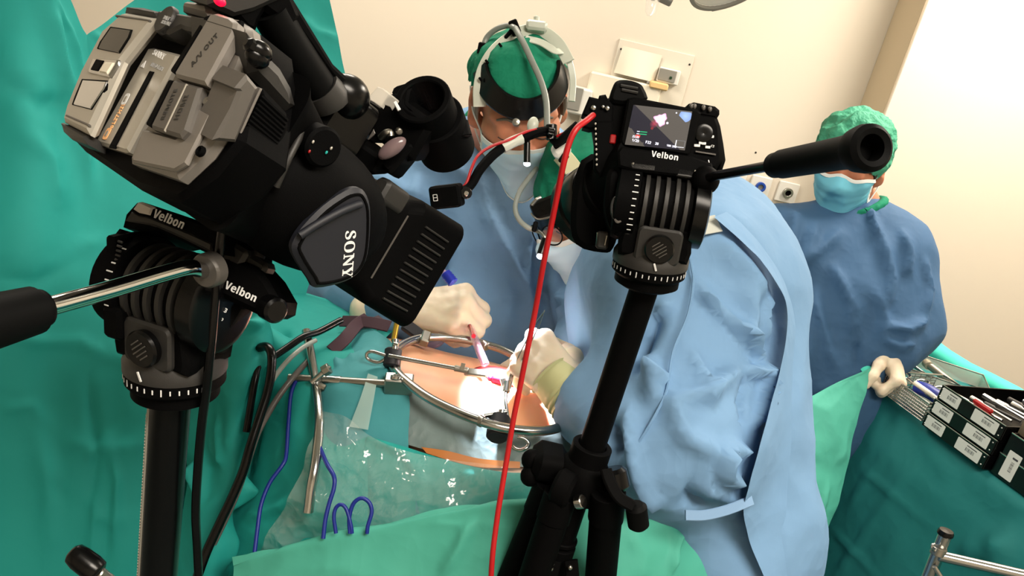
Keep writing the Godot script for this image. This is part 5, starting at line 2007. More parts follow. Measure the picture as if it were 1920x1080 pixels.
	# its round-cornered emblem: an upright loop split in two
	for q in 3:
		b = MB.new()
		bx(b, fx * Transform3D(Basis(), Vector3(-0.0135, (q - 1) * 0.0045 + 0.0005, 0.0152)), 0.006, 0.001, 0.0006, 0.0002)
		put(b, "emblem", M.white_print, t)
	for q in 2:
		b = MB.new()
		bx(b, fx * Transform3D(Basis(), Vector3(-0.0135 + (q - 0.5) * 0.006, 0.0005, 0.0152)), 0.001, 0.0095, 0.0006, 0.0002)
		put(b, "emblem", M.white_print, t)
	doff = 0.0

func helper_surgeon() -> void:
	var T := frame(P(1118, 394, 1.33), V(-0.85, 0.36, 0.3), V(-0.32, -0.9, 0.2))
	var neck := P(1235, 420, 1.3)
	var g := SDF.new()
	g.k = 0.08
	var up := P(1290, 545, 1.2)
	var wa := P(1322, 760, 1.17)
	var hip := P(1345, 1000, 1.14)
	g.bone(P(1290, 460, 1.24), up, 0.105, 0.155)
	g.bone(up, wa, 0.155, 0.138)
	g.bone(wa, hip, 0.138, 0.13)
	g.bone(hip, Vector3(hip.x, 0.35, hip.z), 0.13, 0.18)
	g.bone(P(1140, 570, 1.24), P(1135, 690, 1.22), 0.045, 0.045)
	var sh := P(1262, 500, 1.1)
	var el := P(1235, 810, 1.01)
	var wr := P(1100, 765, 1.06)
	g.bone(P(1310, 470, 1.2), sh, 0.09, 0.088)
	g.bone(sh, el, 0.088, 0.085)
	g.bone(el, wr, 0.085, 0.046)
	g.bone(P(1250, 840, 1.02), P(1290, 930, 1.05), 0.07, 0.04)
	var t := thing("person", "surgeon in pale blue gown seen from behind, bending towards the patient with a white mask", "person", Vector3(up.x, 0, up.z))
	var b := MB.new()
	var hs := add_head(b, T, neck)
	trunk(b, g, 0.035)
	legs(b, Vector3(hip.x, 0.7, hip.z), Vector3(0, 0, 1), Vector3(-1, 0, 0))
	put(b, "body", M.skin, t)
	var folds := on_folds(g, [
		[[[1300, 520], [1345, 580], [1400, 640], [1438, 690]], 0.008, 0.016],
		[[[1438, 690], [1410, 700], [1390, 690]], 0.008, 0.02],
		[[[1436, 685], [1430, 740], [1410, 800]], 0.008, 0.022],
		[[[1400, 710], [1388, 760], [1398, 800]], 0.008, -0.016],
		[[[1380, 690], [1320, 740], [1260, 760]], 0.012, 0.016],
		[[[1290, 640], [1330, 740], [1310, 760]], 0.01, 0.012],
		[[[1240, 570], [1200, 640], [1190, 700]], 0.016, -0.022],
		[[[1260, 560], [1215, 600], [1190, 620]], 0.01, 0.014],
		[[[1210, 690], [1240, 710], [1250, 720]], 0.01, 0.016],
		[[[1200, 650], [1215, 690], [1230, 760]], 0.014, 0.018],
		[[[1180, 760], [1186, 830], [1188, 870]], 0.008, 0.012],
		[[[1140, 790], [1160, 830], [1165, 860]], 0.012, -0.016],
		[[[1250, 740], [1280, 820], [1340, 850]], 0.014, 0.014],
		[[[1340, 850], [1370, 840], [1395, 850]], 0.01, 0.014],
		[[[1350, 840], [1345, 880], [1375, 900]], 0.01, 0.018],
		[[[1190, 850], [1210, 920], [1240, 950]], 0.012, 0.012],
		[[[1300, 880], [1290, 940], [1330, 950]], 0.012, -0.012],
		[[[1330, 450], [1390, 500], [1430, 560]], 0.02, 0.012],
		[[[1390, 520], [1400, 600], [1380, 640]], 0.02, 0.012],
		[[[1440, 540], [1430, 600], [1440, 640]], 0.014, 0.01],
		[[[1290, 900], [1370, 930], [1400, 1000]], 0.012, 0.012],
	])
	var gown := make_gown(t, g, M.gown, folds, 0.013, 6.0, 71, 0.009)
	# sleeve seam
	b = MB.new()
	tube(b, on_line(g, [[1286, 445], [1297, 500], [1300, 530], [1290, 590], [1262, 660], [1250, 730], [1222, 790], [1192, 838]], 0.0085), 0.0018, 6)
	put(b, "seam", M.gown, gown)
	# overlapping back panel: its free edge stands off the gown
	var rows := []
	var le := [[1338, 408], [1362, 428], [1400, 462], [1438, 505], [1468, 556], [1478, 600], [1472, 660], [1450, 740], [1424, 830], [1404, 910], [1394, 955], [1404, 1010], [1424, 1060], [1446, 1110]]
	var re := [[1362, 398], [1388, 418], [1424, 456], [1458, 506], [1484, 560], [1491, 610], [1489, 670], [1483, 750], [1480, 840], [1477, 910], [1474, 965], [1466, 1000], [1474, 1050], [1480, 1110]]
	for k in le.size():
		var g2 := PackedVector3Array()
		for c in 7:
			var s := c / 6.0
			var x := lerpf(le[k][0], re[k][0], s)
			var y := lerpf(le[k][1], re[k][1], s)
			var d := hit(g, x, y, 0.016 * (1.0 - s) + 0.008)
			if d < 0:
				d = g2[c - 1].distance_to(CAM) * 1.0 if c else 1.2
				d = (P(960, 540, 1.0) - CAM).dot(cf) * ((g2[c - 1] - CAM).dot(cf) + 0.03) if c else 1.2
			g2.append(P(x, y, d))
		rows.append(g2)
	var fine := cloth(rows, 5, 3, [], nzs(5, 8.0), 1.0, 0.004, true)
	put(cloth_obj(fine), "back_panel", M.gown, gown)
	b = MB.new()
	ribbon(b, on_line(g, [[1285, 966], [1320, 966], [1360, 957], [1395, 944], [1410, 938]], 0.024), V(0.1, -0.2, 0.95).normalized(), 0.012, 0.003)
	put(b, "waist_tie", M.gown_strap, gown)
	# tape tab at the nape
	b = MB.new()
	var dt := hit(g, 1328, 422, 0.012)
	bx(b, frame(P(1328, 422, dt), V(0.1, -0.5, 0.85), V(-0.25, -0.8, -0.4)), 0.03, 0.026, 0.0016, 0.0005)
	put(b, "neck_tab", M.tape, gown, "pale square neck tab")
	# collar, cap, mask
	b = MB.new()
	var nf := frame(P(1285, 405, 1.27), V(-0.6, -0.6, 0.2), V(0, 0, 1))
	var pts := PackedVector3Array()
	for k in 21:
		pts.append(nf * Vector3(cos(TAU * k / 20.0) * 0.075, sin(TAU * k / 20.0) * 0.075, 0.0))
	tube(b, pts, 0.013, 8)
	put(b, "collar", M.cap, t)
	cap_on(t, T, M.cap, Vector3(0.086, 0.092, 0.112), Vector3(0, 0.045, -0.02), 0.04, -0.03, 0.012, 16.0, 18)
	brows_and_lashes(t, T, hs, M.hair)
	mask_on(t, hs, T, M.mask, 66.0, true, 0.0, 0.016)
	# hand in glove with its rolled cuff
	b = MB.new()
	var wx := frame(P(1074, 738, 1.07), V(-0.66, -0.7, -0.28), V(0.1, -0.45, 0.88))
	hand(b, wx, -1.0, [[58, 70, 50], [78, 48, 25], [80, 45, 22], [80, 42, 22]], [Vector3(0.7, -0.4, 0.6), Vector3(0.3, -0.8, 0.5), Vector3(-0.1, -0.9, 0.3)], 1.0, 0.98, 0.07)
	put(b, "glove", M.glove, t)
	b = MB.new()
	var cp := PackedVector3Array()
	var rr := []
	var c0 := P(1030, 704, 1.085)
	var c1 := P(1088, 762, 1.06)
	for k in 25:
		var s := k / 24.0
		cp.append(c0.lerp(c1, s))
		rr.append(lerpf(0.031, 0.04, s) + 0.0014 * sin(s * 44.0) * ms(s, 0.3, 0.6) + (0.003 if s < 0.04 else 0.0))
	tube(b, cp, rr, 22, false)
	put(b, "glove_cuff", M.glove_cuff, t, "yellowish rolled glove cuff")
	# tweezers in that hand
	b = MB.new()
	for x in [-1, 1]:
		var a := P(1020, 584, 1.04)
		var c := P(948, 725, 1.1)
		var off: Vector3 = V(0.8, 0.4, 0) * (0.004 * x)
		ribbon(b, PackedVector3Array([a, a.lerp(c, 0.12) + off * 0.7, a.lerp(c, 0.45) + off, a.lerp(c, 0.8) + off * 0.7, c + off * 0.1]), V(0.8, 0.4, 0).normalized(), [0.009, 0.009, 0.011, 0.006, 0.003], 0.0014)
	one(b, "forceps", M.steel, "steel forceps held in the gloved hand above the wound", "forceps")
	helper_headset(T)

func helper_headset(T: Transform3D) -> void:
	doff = -0.03
	var t := thing("headlamp_headset", "headlamp with pale rubber strap and curved grey tube on the surgeon seen from behind", "headlamp", T * Vector3(0, 0.05, 0.1))
	var b := MB.new()
	var pts := PackedVector3Array()
	var nn := PackedVector3Array()
	for k in 33:
		var a := lerpf(-1.6, 1.6, k / 32.0)
		var q := Vector3(sin(a) * 0.096, 0.032 - 0.01 * cos(a), -0.018 + cos(a) * 0.122)
		pts.append(T * q)
		nn.append(T.basis * Vector3(sin(a), 0.12, cos(a)).normalized())
	ribbon(b, pts, nn, 0.04, 0.008)
	put(b, "forehead_band", M.black_gloss, t)
	b = MB.new()
	bx(b, frame(P(1024, 388, 1.27), V(-0.45, 0.3, 0.85), V(-0.3, -0.9, 0)), 0.054, 0.03, 0.012, 0.004, 0.007)
	put(b, "front_plate", M.black_gloss, t)
	b = MB.new()
	tube(b, PL([[997, 384, 1.262], [1006, 374, 1.258], [1014, 370, 1.26]]), 0.003, 8)
	tube(b, spline(PL([[996, 400, 1.262], [1001, 406, 1.255], [1012, 411, 1.255], [1040, 404, 1.25], [1058, 393, 1.25]]), 4), 0.0016, 6)
	cyl(b, P(1050, 380, 1.25), P(1052, 381, 1.24), 0.007, 14)
	put(b, "trim", M.steel_satin, t)
	# pale strap and joint over the cap
	b = MB.new()
	ribbon(b, spline(PL([[1052, 290, 1.27], [1066, 306, 1.265], [1084, 330, 1.26], [1100, 352, 1.26]]), 4), V(-0.2, -0.3, 0.9).normalized(), 0.03, 0.004)
	put(b, "rubber_strap", mat(Color(0.78, 0.76, 0.62), 0.6), t)
	b = MB.new()
	bx(b, frame(P(1052, 281, 1.255), V(-0.2, -0.2, 0.95), V(-0.5, -0.8, 0)), 0.03, 0.026, 0.018, 0.005, 0.01)
	put(b, "joint", M.white_plastic, t)
	b = MB.new()
	bx(b, frame(P(1057, 297, 1.243), V(-0.2, -0.2, 0.95), V(0.5, -0.8, 0)), 0.012, 0.017, 0.006, 0.002)
	put(b, "joint_slot", M.black, t)
	b = MB.new()
	tube(b, spline(PL([[1006, 316, 1.33], [990, 336, 1.3], [974, 360, 1.28], [966, 388, 1.27], [972, 410, 1.265], [986, 424, 1.26], [1000, 431, 1.26]]), 6), 0.0042, 10)
	put(b, "lamp_tube", M.tube_grey, t)
	b = MB.new()
	tube(b, spline(PL([[1000, 431, 1.26], [1012, 435, 1.255], [1020, 443, 1.25], [1024, 454, 1.25]]), 5), 0.0035, 8)
	put(b, "lamp_tube", M.steel_satin, t)
	b = MB.new()
	bx(b, frame(P(1003, 425, 1.255), -cf, V(0.25, -1, 0)), 0.008, 0.017, 0.01, 0.002)
	put(b, "clamp", M.black, t)
	b = MB.new()
	cyl(b, P(1024, 448, 1.25), P(1014, 478, 1.245), 0.007, 14)
	put(b, "lamp_barrel", M.black_gloss, t)
	b = MB.new()
	ell(b, Transform3D(Basis(), P(1013, 481, 1.245)), 0.006, 0.004, 0.006, 12, 8)
	put(b, "lamp_tip", M.led, t, "glowing white lamp tip")
	var sp := SpotLight3D.new()
	sp.name = "headlamp_beam"
	sp.light_energy = HEADLAMP * 0.6
	sp.light_color = Color(0.95, 0.95, 1.0)
	sp.spot_angle = 11.0
	sp.spot_angle_attenuation = 0.6
	sp.spot_range = 4.0
	sp.light_size = 0.006
	sp.shadow_enabled = true
	add_child(sp)
	var from := P(1011, 488, 1.243)
	sp.transform = frame(from, -(P(985, 742, 1.15) - from), Vector3.RIGHT)
	doff = 0.0
	# spectacles
	var gl := thing("spectacles", "thin black spectacles low on the nose of the surgeon seen from behind", "glasses", P(1045, 430, 1.28))
	b = MB.new()
	var r1 := T * Transform3D(Basis(), Vector3(0, -0.006, 0.118))
	for x in [-1, 1]:
		var lp := PackedVector3Array()
		for k in 25:
			var a := TAU * k / 24.0
			lp.append(r1 * Vector3(x * 0.034 + cos(a) * 0.027, sin(a) * 0.017, -absf(x * 0.034 + cos(a) * 0.02) * 0.3))
		tube(b, lp, 0.0013, 6)
		tube(b, PackedVector3Array([r1 * Vector3(x * 0.061, 0.006, -0.018), T * Vector3(x * 0.086, 0.012, 0.02), T * Vector3(x * 0.088, 0.014, -0.03)]), 0.0015, 6)
	put(b, "frame", M.black, gl)
	b = MB.new()
	for x in [-1, 1]:
		var lp := []
		for q in [0.2, 1.0]:
			var g := PackedVector3Array()
			for k in 25:
				var a := TAU * k / 24.0
				g.append(r1 * Vector3(x * 0.034 + cos(a) * 0.027 * q, sin(a) * 0.017 * q, -absf(x * 0.034 + cos(a) * 0.02 * q) * 0.3))
			lp.append(g)
		b.sheet(lp)
	put(b, "lens", M.clear, gl)

func scrub_assistant() -> void:
	var T := frame(P(1592, 308, 2.0), V(-0.52, 0.40, 0.75), V(0.12, -0.92, 0.4))
	var neck := P(1612, 405, 2.06)
	var g := SDF.new()
	g.k = 0.09
	g.bone(P(1565, 460, 2.08), P(1575, 560, 2.06), 0.11, 0.155)
	g.bone(P(1625, 460, 2.08), P(1575, 560, 2.06), 0.1, 0.155)
	g.bone(P(1575, 560, 2.06), P(1545, 720, 2.06), 0.155, 0.155)
	var hip := P(1425, 900, 2.05)
	g.bone(P(1545, 720, 2.06), hip, 0.155, 0.155)
	g.bone(hip, Vector3(hip.x, 0.35, hip.z), 0.155, 0.16)
	var sr := P(1462, 462, 2.03)
	var sl := P(1674, 484, 2.03)
	g.bone(P(1570, 440, 2.08), sr, 0.075, 0.085)
	g.bone(P(1620, 440, 2.08), sl, 0.075, 0.085)
	var er := P(1440, 640, 1.98)
	var el := P(1686, 606, 2.0)
	g.bone(sr, er, 0.085, 0.075)
	g.bone(er, P(1382, 660, 1.87), 0.075, 0.05)
	g.bone(sl, el, 0.085, 0.072)
	g.bone(el, P(1672, 645, 1.92), 0.072, 0.05)
	var t := thing("person", "assistant in blue gown and green hair net standing at the instrument table", "person", Vector3(hip.x, 0, hip.z))
	var b := MB.new()
	var hs := add_head(b, T, neck)
	trunk(b, g, 0.03)
	legs(b, Vector3(hip.x, 0.7, hip.z), Vector3.RIGHT, Vector3(-0.3, 0, 0.95))
	put(b, "body", M.skin, t)
	var folds := on_folds(g, [
		[[[1440, 430], [1420, 470], [1405, 510]], 0.014, 0.016],
		[[[1490, 400], [1480, 450], [1450, 500]], 0.016, 0.02],
		[[[1530, 420], [1500, 480], [1450, 520]], 0.02, 0.018],
		[[[1580, 430], [1520, 480], [1460, 540]], 0.018, 0.014],
		[[[1625, 385], [1640, 430], [1648, 450]], 0.01, 0.014],
		[[[1690, 430], [1705, 480], [1700, 520]], 0.016, 0.014],
		[[[1650, 440], [1670, 520], [1660, 580]], 0.02, 0.016],
		[[[1560, 500], [1600, 570], [1600, 640]], 0.014, 0.016],
		[[[1595, 540], [1602, 600], [1605, 700]], 0.008, -0.014],
		[[[1520, 540], [1540, 620], [1570, 700]], 0.02, 0.012],
		[[[1640, 540], [1660, 600], [1650, 640]], 0.014, 0.012],
		[[[1500, 560], [1480, 640], [1490, 720]], 0.02, 0.012],
		[[[1735, 480], [1742, 540], [1730, 600]], 0.014, 0.01],
		[[[1660, 610], [1700, 620], [1735, 600]], 0.014, 0.018],
		[[[1655, 635], [1690, 650], [1715, 640]], 0.01, 0.014],
	])
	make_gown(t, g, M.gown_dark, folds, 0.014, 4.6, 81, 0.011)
	b = MB.new()
	var nf := frame(P(1600, 396, 2.05), T * Vector3(0, -0.05, -0.03) - neck, Vector3.RIGHT)
	var pts := PackedVector3Array()
	for k in 21:
		pts.append(nf * Vector3(cos(TAU * k / 20.0) * 0.078, sin(TAU * k / 20.0) * 0.078, 0.0))
	tube(b, pts, 0.012, 8)
	put(b, "collar", M.cap, t)
	cap_on(t, T, M.cap_net, Vector3(0.092, 0.094, 0.122), Vector3(0, 0.035, -0.034), 0.034, -0.09, 0.016, 22.0, 28)
	b = MB.new()
	for x in [-1, 1]:
		for k in 5:
			var q := Vector3(x * 0.072, 0.0 - k * 0.004, 0.035 - k * 0.007)
			tube(b, PackedVector3Array([T * (q + Vector3(0, 0.03, 0)), T * q, T * (q + Vector3(0, -0.02, 0.002))]), [0.005, 0.004, 0.001], 6)
	put(b, "hair", M.hair, t)
	brows_and_lashes(t, T, hs, M.hair)
	mask_on(t, hs, T, M.mask_blue, 64.0, true, 0.004)
	b = MB.new()
	var wx := frame(P(1672, 652, 1.9), V(0.02, 0.93, 0.36), V(0.8, -0.1, 0.55))
	hand(b, wx, -1.0, [[62, 85, 40], [72, 92, 50], [76, 95, 50], [78, 95, 50]], [Vector3(0.6, -0.4, 0.7), Vector3(0.3, -0.55, 0.8), Vector3(0.0, -0.65, 0.75)], 0.8, 1.0, 0.05)
	put(b, "glove", M.glove, t)
	b = MB.new()
	wx = frame(P(1378, 662, 1.86), V(0.9, -0.15, 0.2), V(-0.1, -0.85, 0.3))
	hand(b, wx, 1.0, [[20, 30, 20], [25, 30, 20], [30, 30, 20], [30, 30, 20]], [Vector3(0.75, -0.2, 0.6), Vector3(0.5, -0.3, 0.8), Vector3(0.3, -0.2, 0.9)], 0.8, 1.0, 0.05)
	put(b, "glove", M.glove, t)

# ---------------------------------------------------------------- video camera
var KC: Transform3D                                             # its frame: x its right, y up, z back towards the viewer; origin on the rear face

func loc(F: Transform3D, px: float, py: float, axis: int, val: float) -> Vector3:   # where the line of sight meets a plane of the frame
	var o := F.affine_inverse() * CAM
	var q := F.affine_inverse() * P(px, py, 1.0)
	var dir := q - o
	return o + dir * ((val - o[axis]) / dir[axis])

func zpoly(F: Transform3D, z: float, a: Array) -> PackedVector2Array:
	var o := PackedVector2Array()
	for k in range(0, a.size(), 2):
		var p := loc(F, a[k], a[k + 1], 2, z)
		o.append(Vector2(p.x, p.y))
	return o

func xpoly(F: Transform3D, x: float, a: Array) -> PackedVector2Array:
	var o := PackedVector2Array()
	for k in range(0, a.size(), 2):
		var p := loc(F, a[k], a[k + 1], 0, x)
		o.append(Vector2(-p.z, p.y))
	return o

func zplate(b: MB, F: Transform3D, z0: float, z1: float, a: Array, bev := 0.0012, taper := 0.0) -> void:   # outline given at z1, built down to z0
	prism(b, F.translated_local(Vector3(0, 0, z0)), zpoly(F, z1, a), z1 - z0, bev, taper)

func xframe(F: Transform3D, x: float) -> Transform3D:
	return F * Transform3D(Basis(Vector3(0, 0, -1), Vector3(0, 1, 0), Vector3(1, 0, 0)), Vector3(x, 0, 0))

func xplate(b: MB, F: Transform3D, x0: float, x1: float, a: Array, bev := 0.0012) -> void:
	prism(b, xframe(F, x0), xpoly(F, x1, a), x1 - x0, bev)

func zpart(parent: Node3D, called: String, m: Material, z0: float, z1: float, a: Array, bev := 0.0012, label := "") -> MeshInstance3D:
	var b := MB.new()
	zplate(b, KC, z0, z1, a, bev)
	return put(b, called, m, parent, label)

func camcorder() -> void:
	var zb := V(-0.52, -0.36, 0.77).normalized()
	KC = frame(P(288, 165, 0.5), zb, V(0.502, -0.86, -0.063))
	var t := thing("video_camera", "large dark video camera with pale battery and ribbed lens hood on the nearer tripod", "video camera", KC * Vector3(0, -0.05, -0.13))
	# housing
	var b := MB.new()
	var out := zpoly(KC, -0.012, [120, 246, 152, 142, 238, 16, 300, 20, 446, 32, 472, 52, 478, 110, 452, 262, 400, 326, 330, 376, 256, 352, 152, 280])
	prism(b, KC.translated_local(Vector3(0, 0, -0.05)), out, 0.038, 0.004)
	var sec := []
	for q in [[-0.1, 0.09, -0.06, 0.055, -0.045], [-0.1, 0.075, -0.06, 0.05, -0.06], [-0.1, 0.05, -0.06, 0.042, -0.1], [-0.095, 0.015, -0.058, 0.036, -0.15], [-0.085, -0.005, -0.05, 0.03, -0.18]]:
		var g := PackedVector3Array()
		for v2 in rpoly(q[1] - q[0], q[3] - q[2], 0.02, 6):
			g.append(KC * Vector3(v2.x + (q[0] + q[1]) * 0.5, v2.y + (q[2] + q[3]) * 0.5, q[4]))
		sec.append(g)
	loft(b, sec, true, 50.0)
	put(b, "housing", M.black, t)
	# rear right panel of grey plastic with its doors
	var back := zpart(t, "rear_panel", M.cam_grey, -0.014, -0.002, [398, 26, 440, 32, 466, 48, 469, 66, 434, 157, 447, 168, 434, 204, 380, 284, 328, 333, 240, 303, 258, 258, 280, 228, 330, 130, 360, 80], 0.003)
	zpart(back, "lower_plate", M.cam_grey, -0.003, 0.001, [369, 199, 395, 213, 347, 307, 325, 320, 246, 303, 267, 241, 276, 243, 330, 258, 345, 250], 0.0015)
	b = MB.new()
	zplate(b, KC, -0.003, 0.0012, [381, 160, 390, 140, 404, 118, 416, 96, 424, 70, 438, 38, 450, 36, 444, 62, 428, 98, 421, 118, 402, 146, 392, 164], 0.001)
	put(b, "door_seal", M.black, back)
	var door := zpart(t, "connector_door", M.cam_grey, -0.003, 0.006, [394, 24, 404, 22, 432, 31, 441, 40, 438, 58, 384, 158, 327, 143, 325, 138], 0.002)
	zpart(door, "hinge", M.black, -0.004, 0.004, [384, 30, 393, 26, 326, 138, 318, 132], 0.001)
	var door2 := zpart(t, "connector_door", M.cam_mid, -0.003, 0.005, [325, 147, 375, 161, 360, 207, 348, 244, 336, 257, 280, 239], 0.002)
	zpart(door2, "hinge", M.black, -0.004, 0.003, [316, 148, 325, 150, 281, 238, 272, 232], 0.001)
	zpart(door2, "door_split", M.cam_silver, 0.004, 0.0055, [348, 156, 350, 157, 308, 246, 306, 245], 0.0004)
	b = MB.new()
	var p := KC * loc(KC, 388, 190, 2, 0.0)
	lathe(b, Transform3D(Basis(KC.basis.x, KC.basis.z, -KC.basis.y), p), [[0.0032, -0.004], [0.0032, 0.0], [0.0024, 0.0012], [0.0004, 0.0012]], 14)
	put(b, "screw", M.steel_satin, t)
	b = MB.new()
	p = KC * loc(KC, 373, 282, 2, 0.0)
	ring(b, p - KC.basis.z * 0.003, KC.basis.z, 0.0034, 0.0018, 0.0035, 14)
	put(b, "screw_hole", M.black, t)
	# rear left panel with two shiny windows and a slide switch
	var left := zpart(t, "card_panel", M.cam_silver, -0.003, 0.006, [231, 20, 288, 30, 279, 44, 226, 111, 162, 250, 115, 226, 122, 200, 149, 134, 190, 56], 0.003)
	zpart(left, "panel_cap", M.dark_grey, -0.014, 0.004, [238, 9, 262, 10, 294, 18, 290, 30, 276, 28, 228, 19], 0.003)
	zpart(left, "panel_cap", M.dark_grey, -0.014, 0.004, [112, 226, 162, 250, 158, 268, 128, 258, 112, 243], 0.003)
	zpart(left, "panel_groove", M.cam_mid, 0.004, 0.0066, [124, 214, 166, 232, 165, 236, 122, 217], 0.0004)
	zpart(left, "panel_groove", M.cam_mid, 0.004, 0.0066, [218, 27, 280, 36, 278, 39, 215, 30], 0.0004)
	for q in [[[207, 48, 249, 54, 244, 70, 224, 101, 180, 92, 186, 78]], [[153, 146, 203, 149, 197, 166, 171, 207, 133, 197, 139, 180]]]:
		var w := zpart(left, "card_window", M.black, 0.003, 0.0065, q[0], 0.001)
	zpart(left, "window_glass", M.glass_black, 0.003, 0.0072, [208, 51, 245, 56, 240, 70, 222, 98, 184, 90, 190, 77], 0.0006)
	zpart(left, "window_glass", M.mirror, 0.003, 0.0072, [155, 149, 199, 152, 194, 165, 169, 203, 137, 195, 143, 180], 0.0006)
	zpart(left, "slide_switch", M.chrome, 0.004, 0.0078, [174, 108, 221, 111, 216, 122, 203, 143, 164, 134, 168, 122], 0.001, "chrome slide switch")
	zpart(left, "slide_knob", M.offwhite, 0.004, 0.0088, [196, 115, 213, 116, 199, 138, 184, 134], 0.001)
	zpart(left, "slide_slot", M.black, 0.004, 0.0084, [180, 109, 195, 112, 182, 134, 168, 131], 0.001)
	# battery in its dark bay
	var bat := zpart(t, "battery", M.cam_silver, -0.016, -0.006, [278, 88, 284, 87, 332, 99, 333, 103, 238, 283, 232, 284, 180, 268, 180, 262], 0.002)
	zpart(bat, "battery_slot", M.black, -0.007, -0.0052, [280, 132, 288, 134, 214, 278, 203, 276], 0.0006)
	var tf := Transform3D(KC.basis, KC * (loc(KC, 298, 102, 2, -0.006)))
	lettering("SONY", 0.0092, KC * Transform3D(Basis(Vector3(0, 0, 1), -0.03), loc(KC, 298, 102, 2, -0.0058)), M.white_print, "battery_brand", bat, true, "Droid Serif", 1.15)
	b = MB.new()
	var tri := PackedVector2Array()
	p = loc(KC, 270, 121, 2, -0.0058)
	prism(b, KC.translated_local(p), pts2([-0.003, -0.0024, 0.003, -0.0024, 0, 0.003]), 0.0004, 0.0001)
	put(b, "print_mark", M.white_print, bat)
	lettering("INFO-LITH", 0.0062, KC * Transform3D(Basis(), loc(KC, 294, 125, 2, -0.0058)), M.grey_print, "battery_print", bat)
	var along := (loc(KC, 243, 170, 2, -0.006) - loc(KC, 196, 258, 2, -0.006)).normalized()
	var rz := Basis(Vector3(0, 0, 1), atan2(along.y, along.x))
	var orange := mat(Color(0.95, 0.72, 0.5), 0.5)
	lettering("InfoLITHIUM", 0.0084, KC * Transform3D(rz, loc(KC, 219, 219, 2, -0.0058)), orange, "battery_print", bat, true)
	for q in [[236, 186], [201, 251]]:
		b = MB.new()
		p = loc(KC, q[0], q[1], 2, -0.0058)
		var rp := rpoly(0.009, 0.0065, 0.002, 3)
		prism(b, KC * Transform3D(rz, p), rp, 0.0004, 0.0001)
		put(b, "battery_emblem", M.white_print if q[0] > 220 else orange, bat)
		b = MB.new()
		prism(b, KC * Transform3D(rz, p + Vector3(0, 0, 0.0003)), rpoly(0.0045, 0.003, 0.001, 3), 0.0004, 0.0001)
		put(b, "emblem_core", M.cam_silver, bat)
	# release bar with its round button
	var bar := zpart(t, "release_bar", M.dark_grey, -0.02, 0.002, [298, 17, 380, 31, 363, 58, 346, 54, 336, 50, 312, 62, 277, 50], 0.002)
	b = MB.new()
	p = KC * loc(KC, 312, 38, 2, 0.002)
	lathe(b, Transform3D(KC.basis * Basis(Vector3.RIGHT, PI / 2), p), [[0.0105, -0.002], [0.0105, 0.001], [0.0096, 0.0022], [0.0004, 0.0016]], 28)
	put(b, "release_button", M.dark_grey, bar)
	lettering("BATT", 0.006, KC * Transform3D(Basis(), loc(KC, 312, 34, 2, 0.0044)), M.grey_print, "button_print", bar)
	lettering("RELEASE", 0.0054, KC * Transform3D(Basis(), loc(KC, 311, 43, 2, 0.0044)), M.grey_print, "button_print", bar)
	zpart(t, "top_latch", M.cam_grey, -0.03, -0.004, [345, -2, 388, 4, 391, 14, 386, 30, 337, 17], 0.003)
	# embossed words on the doors
	var dv := (loc(KC, 412, 70, 2, 0.006) - loc(KC, 372, 118, 2, 0.006)).normalized()
	rz = Basis(Vector3(0, 0, 1), atan2(dv.y, dv.x))
	lettering("A/V OUT", 0.0098, KC * Transform3D(rz, loc(KC, 383, 94, 2, 0.0061)), M.dark_grey, "door_word", door)
	dv = (loc(KC, 348, 182, 2, 0.005) - loc(KC, 330, 222, 2, 0.005)).normalized()
	rz = Basis(Vector3(0, 0, 1), atan2(dv.y, dv.x))
	lettering("HDMI", 0.0098, KC * Transform3D(rz, loc(KC, 340, 202, 2, 0.0051)), M.dark_grey, "door_word", door2)
	lettering("REMOTE", 0.0085, KC * Transform3D(rz, loc(KC, 317, 196, 2, 0.0051)), M.dark_grey, "door_word", door2)
	# right side: grey cheek, ribbed vent
	b = MB.new()
	xplate(b, KC, 0.07, 0.103, [442, 166, 464, 140, 486, 166, 444, 268, 400, 264, 434, 204, 447, 172], 0.002)
	put(b, "side_cheek", M.cam_mid, t)
	b = MB.new()
	xplate(b, KC, 0.05, 0.097, [490, 166, 496, 166, 541, 214, 544, 242, 508, 318, 494, 314, 444, 270], 0.003)
	var vent := put(b, "vent", M.black_matte, t)
	b = MB.new()
	xplate(b, KC, 0.07, 0.0995, [488, 166, 493, 167, 446, 270, 442, 268], 0.0006)
	put(b, "vent_edge", M.cam_grey, vent)
	for k in 12:
		var s := (k + 0.5) / 12.0
		b = MB.new()
		var a := loc(KC, lerpf(491, 446, s), lerpf(176, 266, s), 0, 0.0972)
		var c := loc(KC, lerpf(540, 503, s), lerpf(222, 308, s), 0, 0.0972)
		tube(b, PackedVector3Array([KC * a, KC * c]), 0.0013, 6)
		put(b, "vent_rib", M.black, vent)
	# upper side panel and the clip by the handle
	b = MB.new()
	xplate(b, KC, 0.0, 0.086, [470, 64, 500, 100, 532, 132, 552, 168, 560, 200, 540, 214, 494, 164, 470, 140], 0.005)
	put(b, "upper_panel", M.dark_grey, t)
	b = MB.new()
	for q in [[487, 96], [482, 108]]:
		var c := KC * loc(KC, q[0], q[1], 0, 0.09)
		ell(b, Transform3D(KC.basis, c), 0.006, 0.006, 0.008, 12, 8)
	bx(b, Transform3D(KC.basis, KC * loc(KC, 478, 92, 0, 0.09)), 0.008, 0.008, 0.014, 0.002)
	bx(b, Transform3D(KC.basis, KC * loc(KC, 492, 100, 0, 0.09)), 0.008, 0.007, 0.012, 0.002)
	put(b, "strap_ring", M.black_gloss, t)
	# hand grip: swelling on the right side
	b = MB.new()
	ell(b, KC * Transform3D(Basis(Vector3.UP, 0.05), Vector3(0.036, -0.012, -0.118)), 0.044, 0.05, 0.078, 28, 18)
	put(b, "hand_grip", M.black, t)
	b = MB.new()
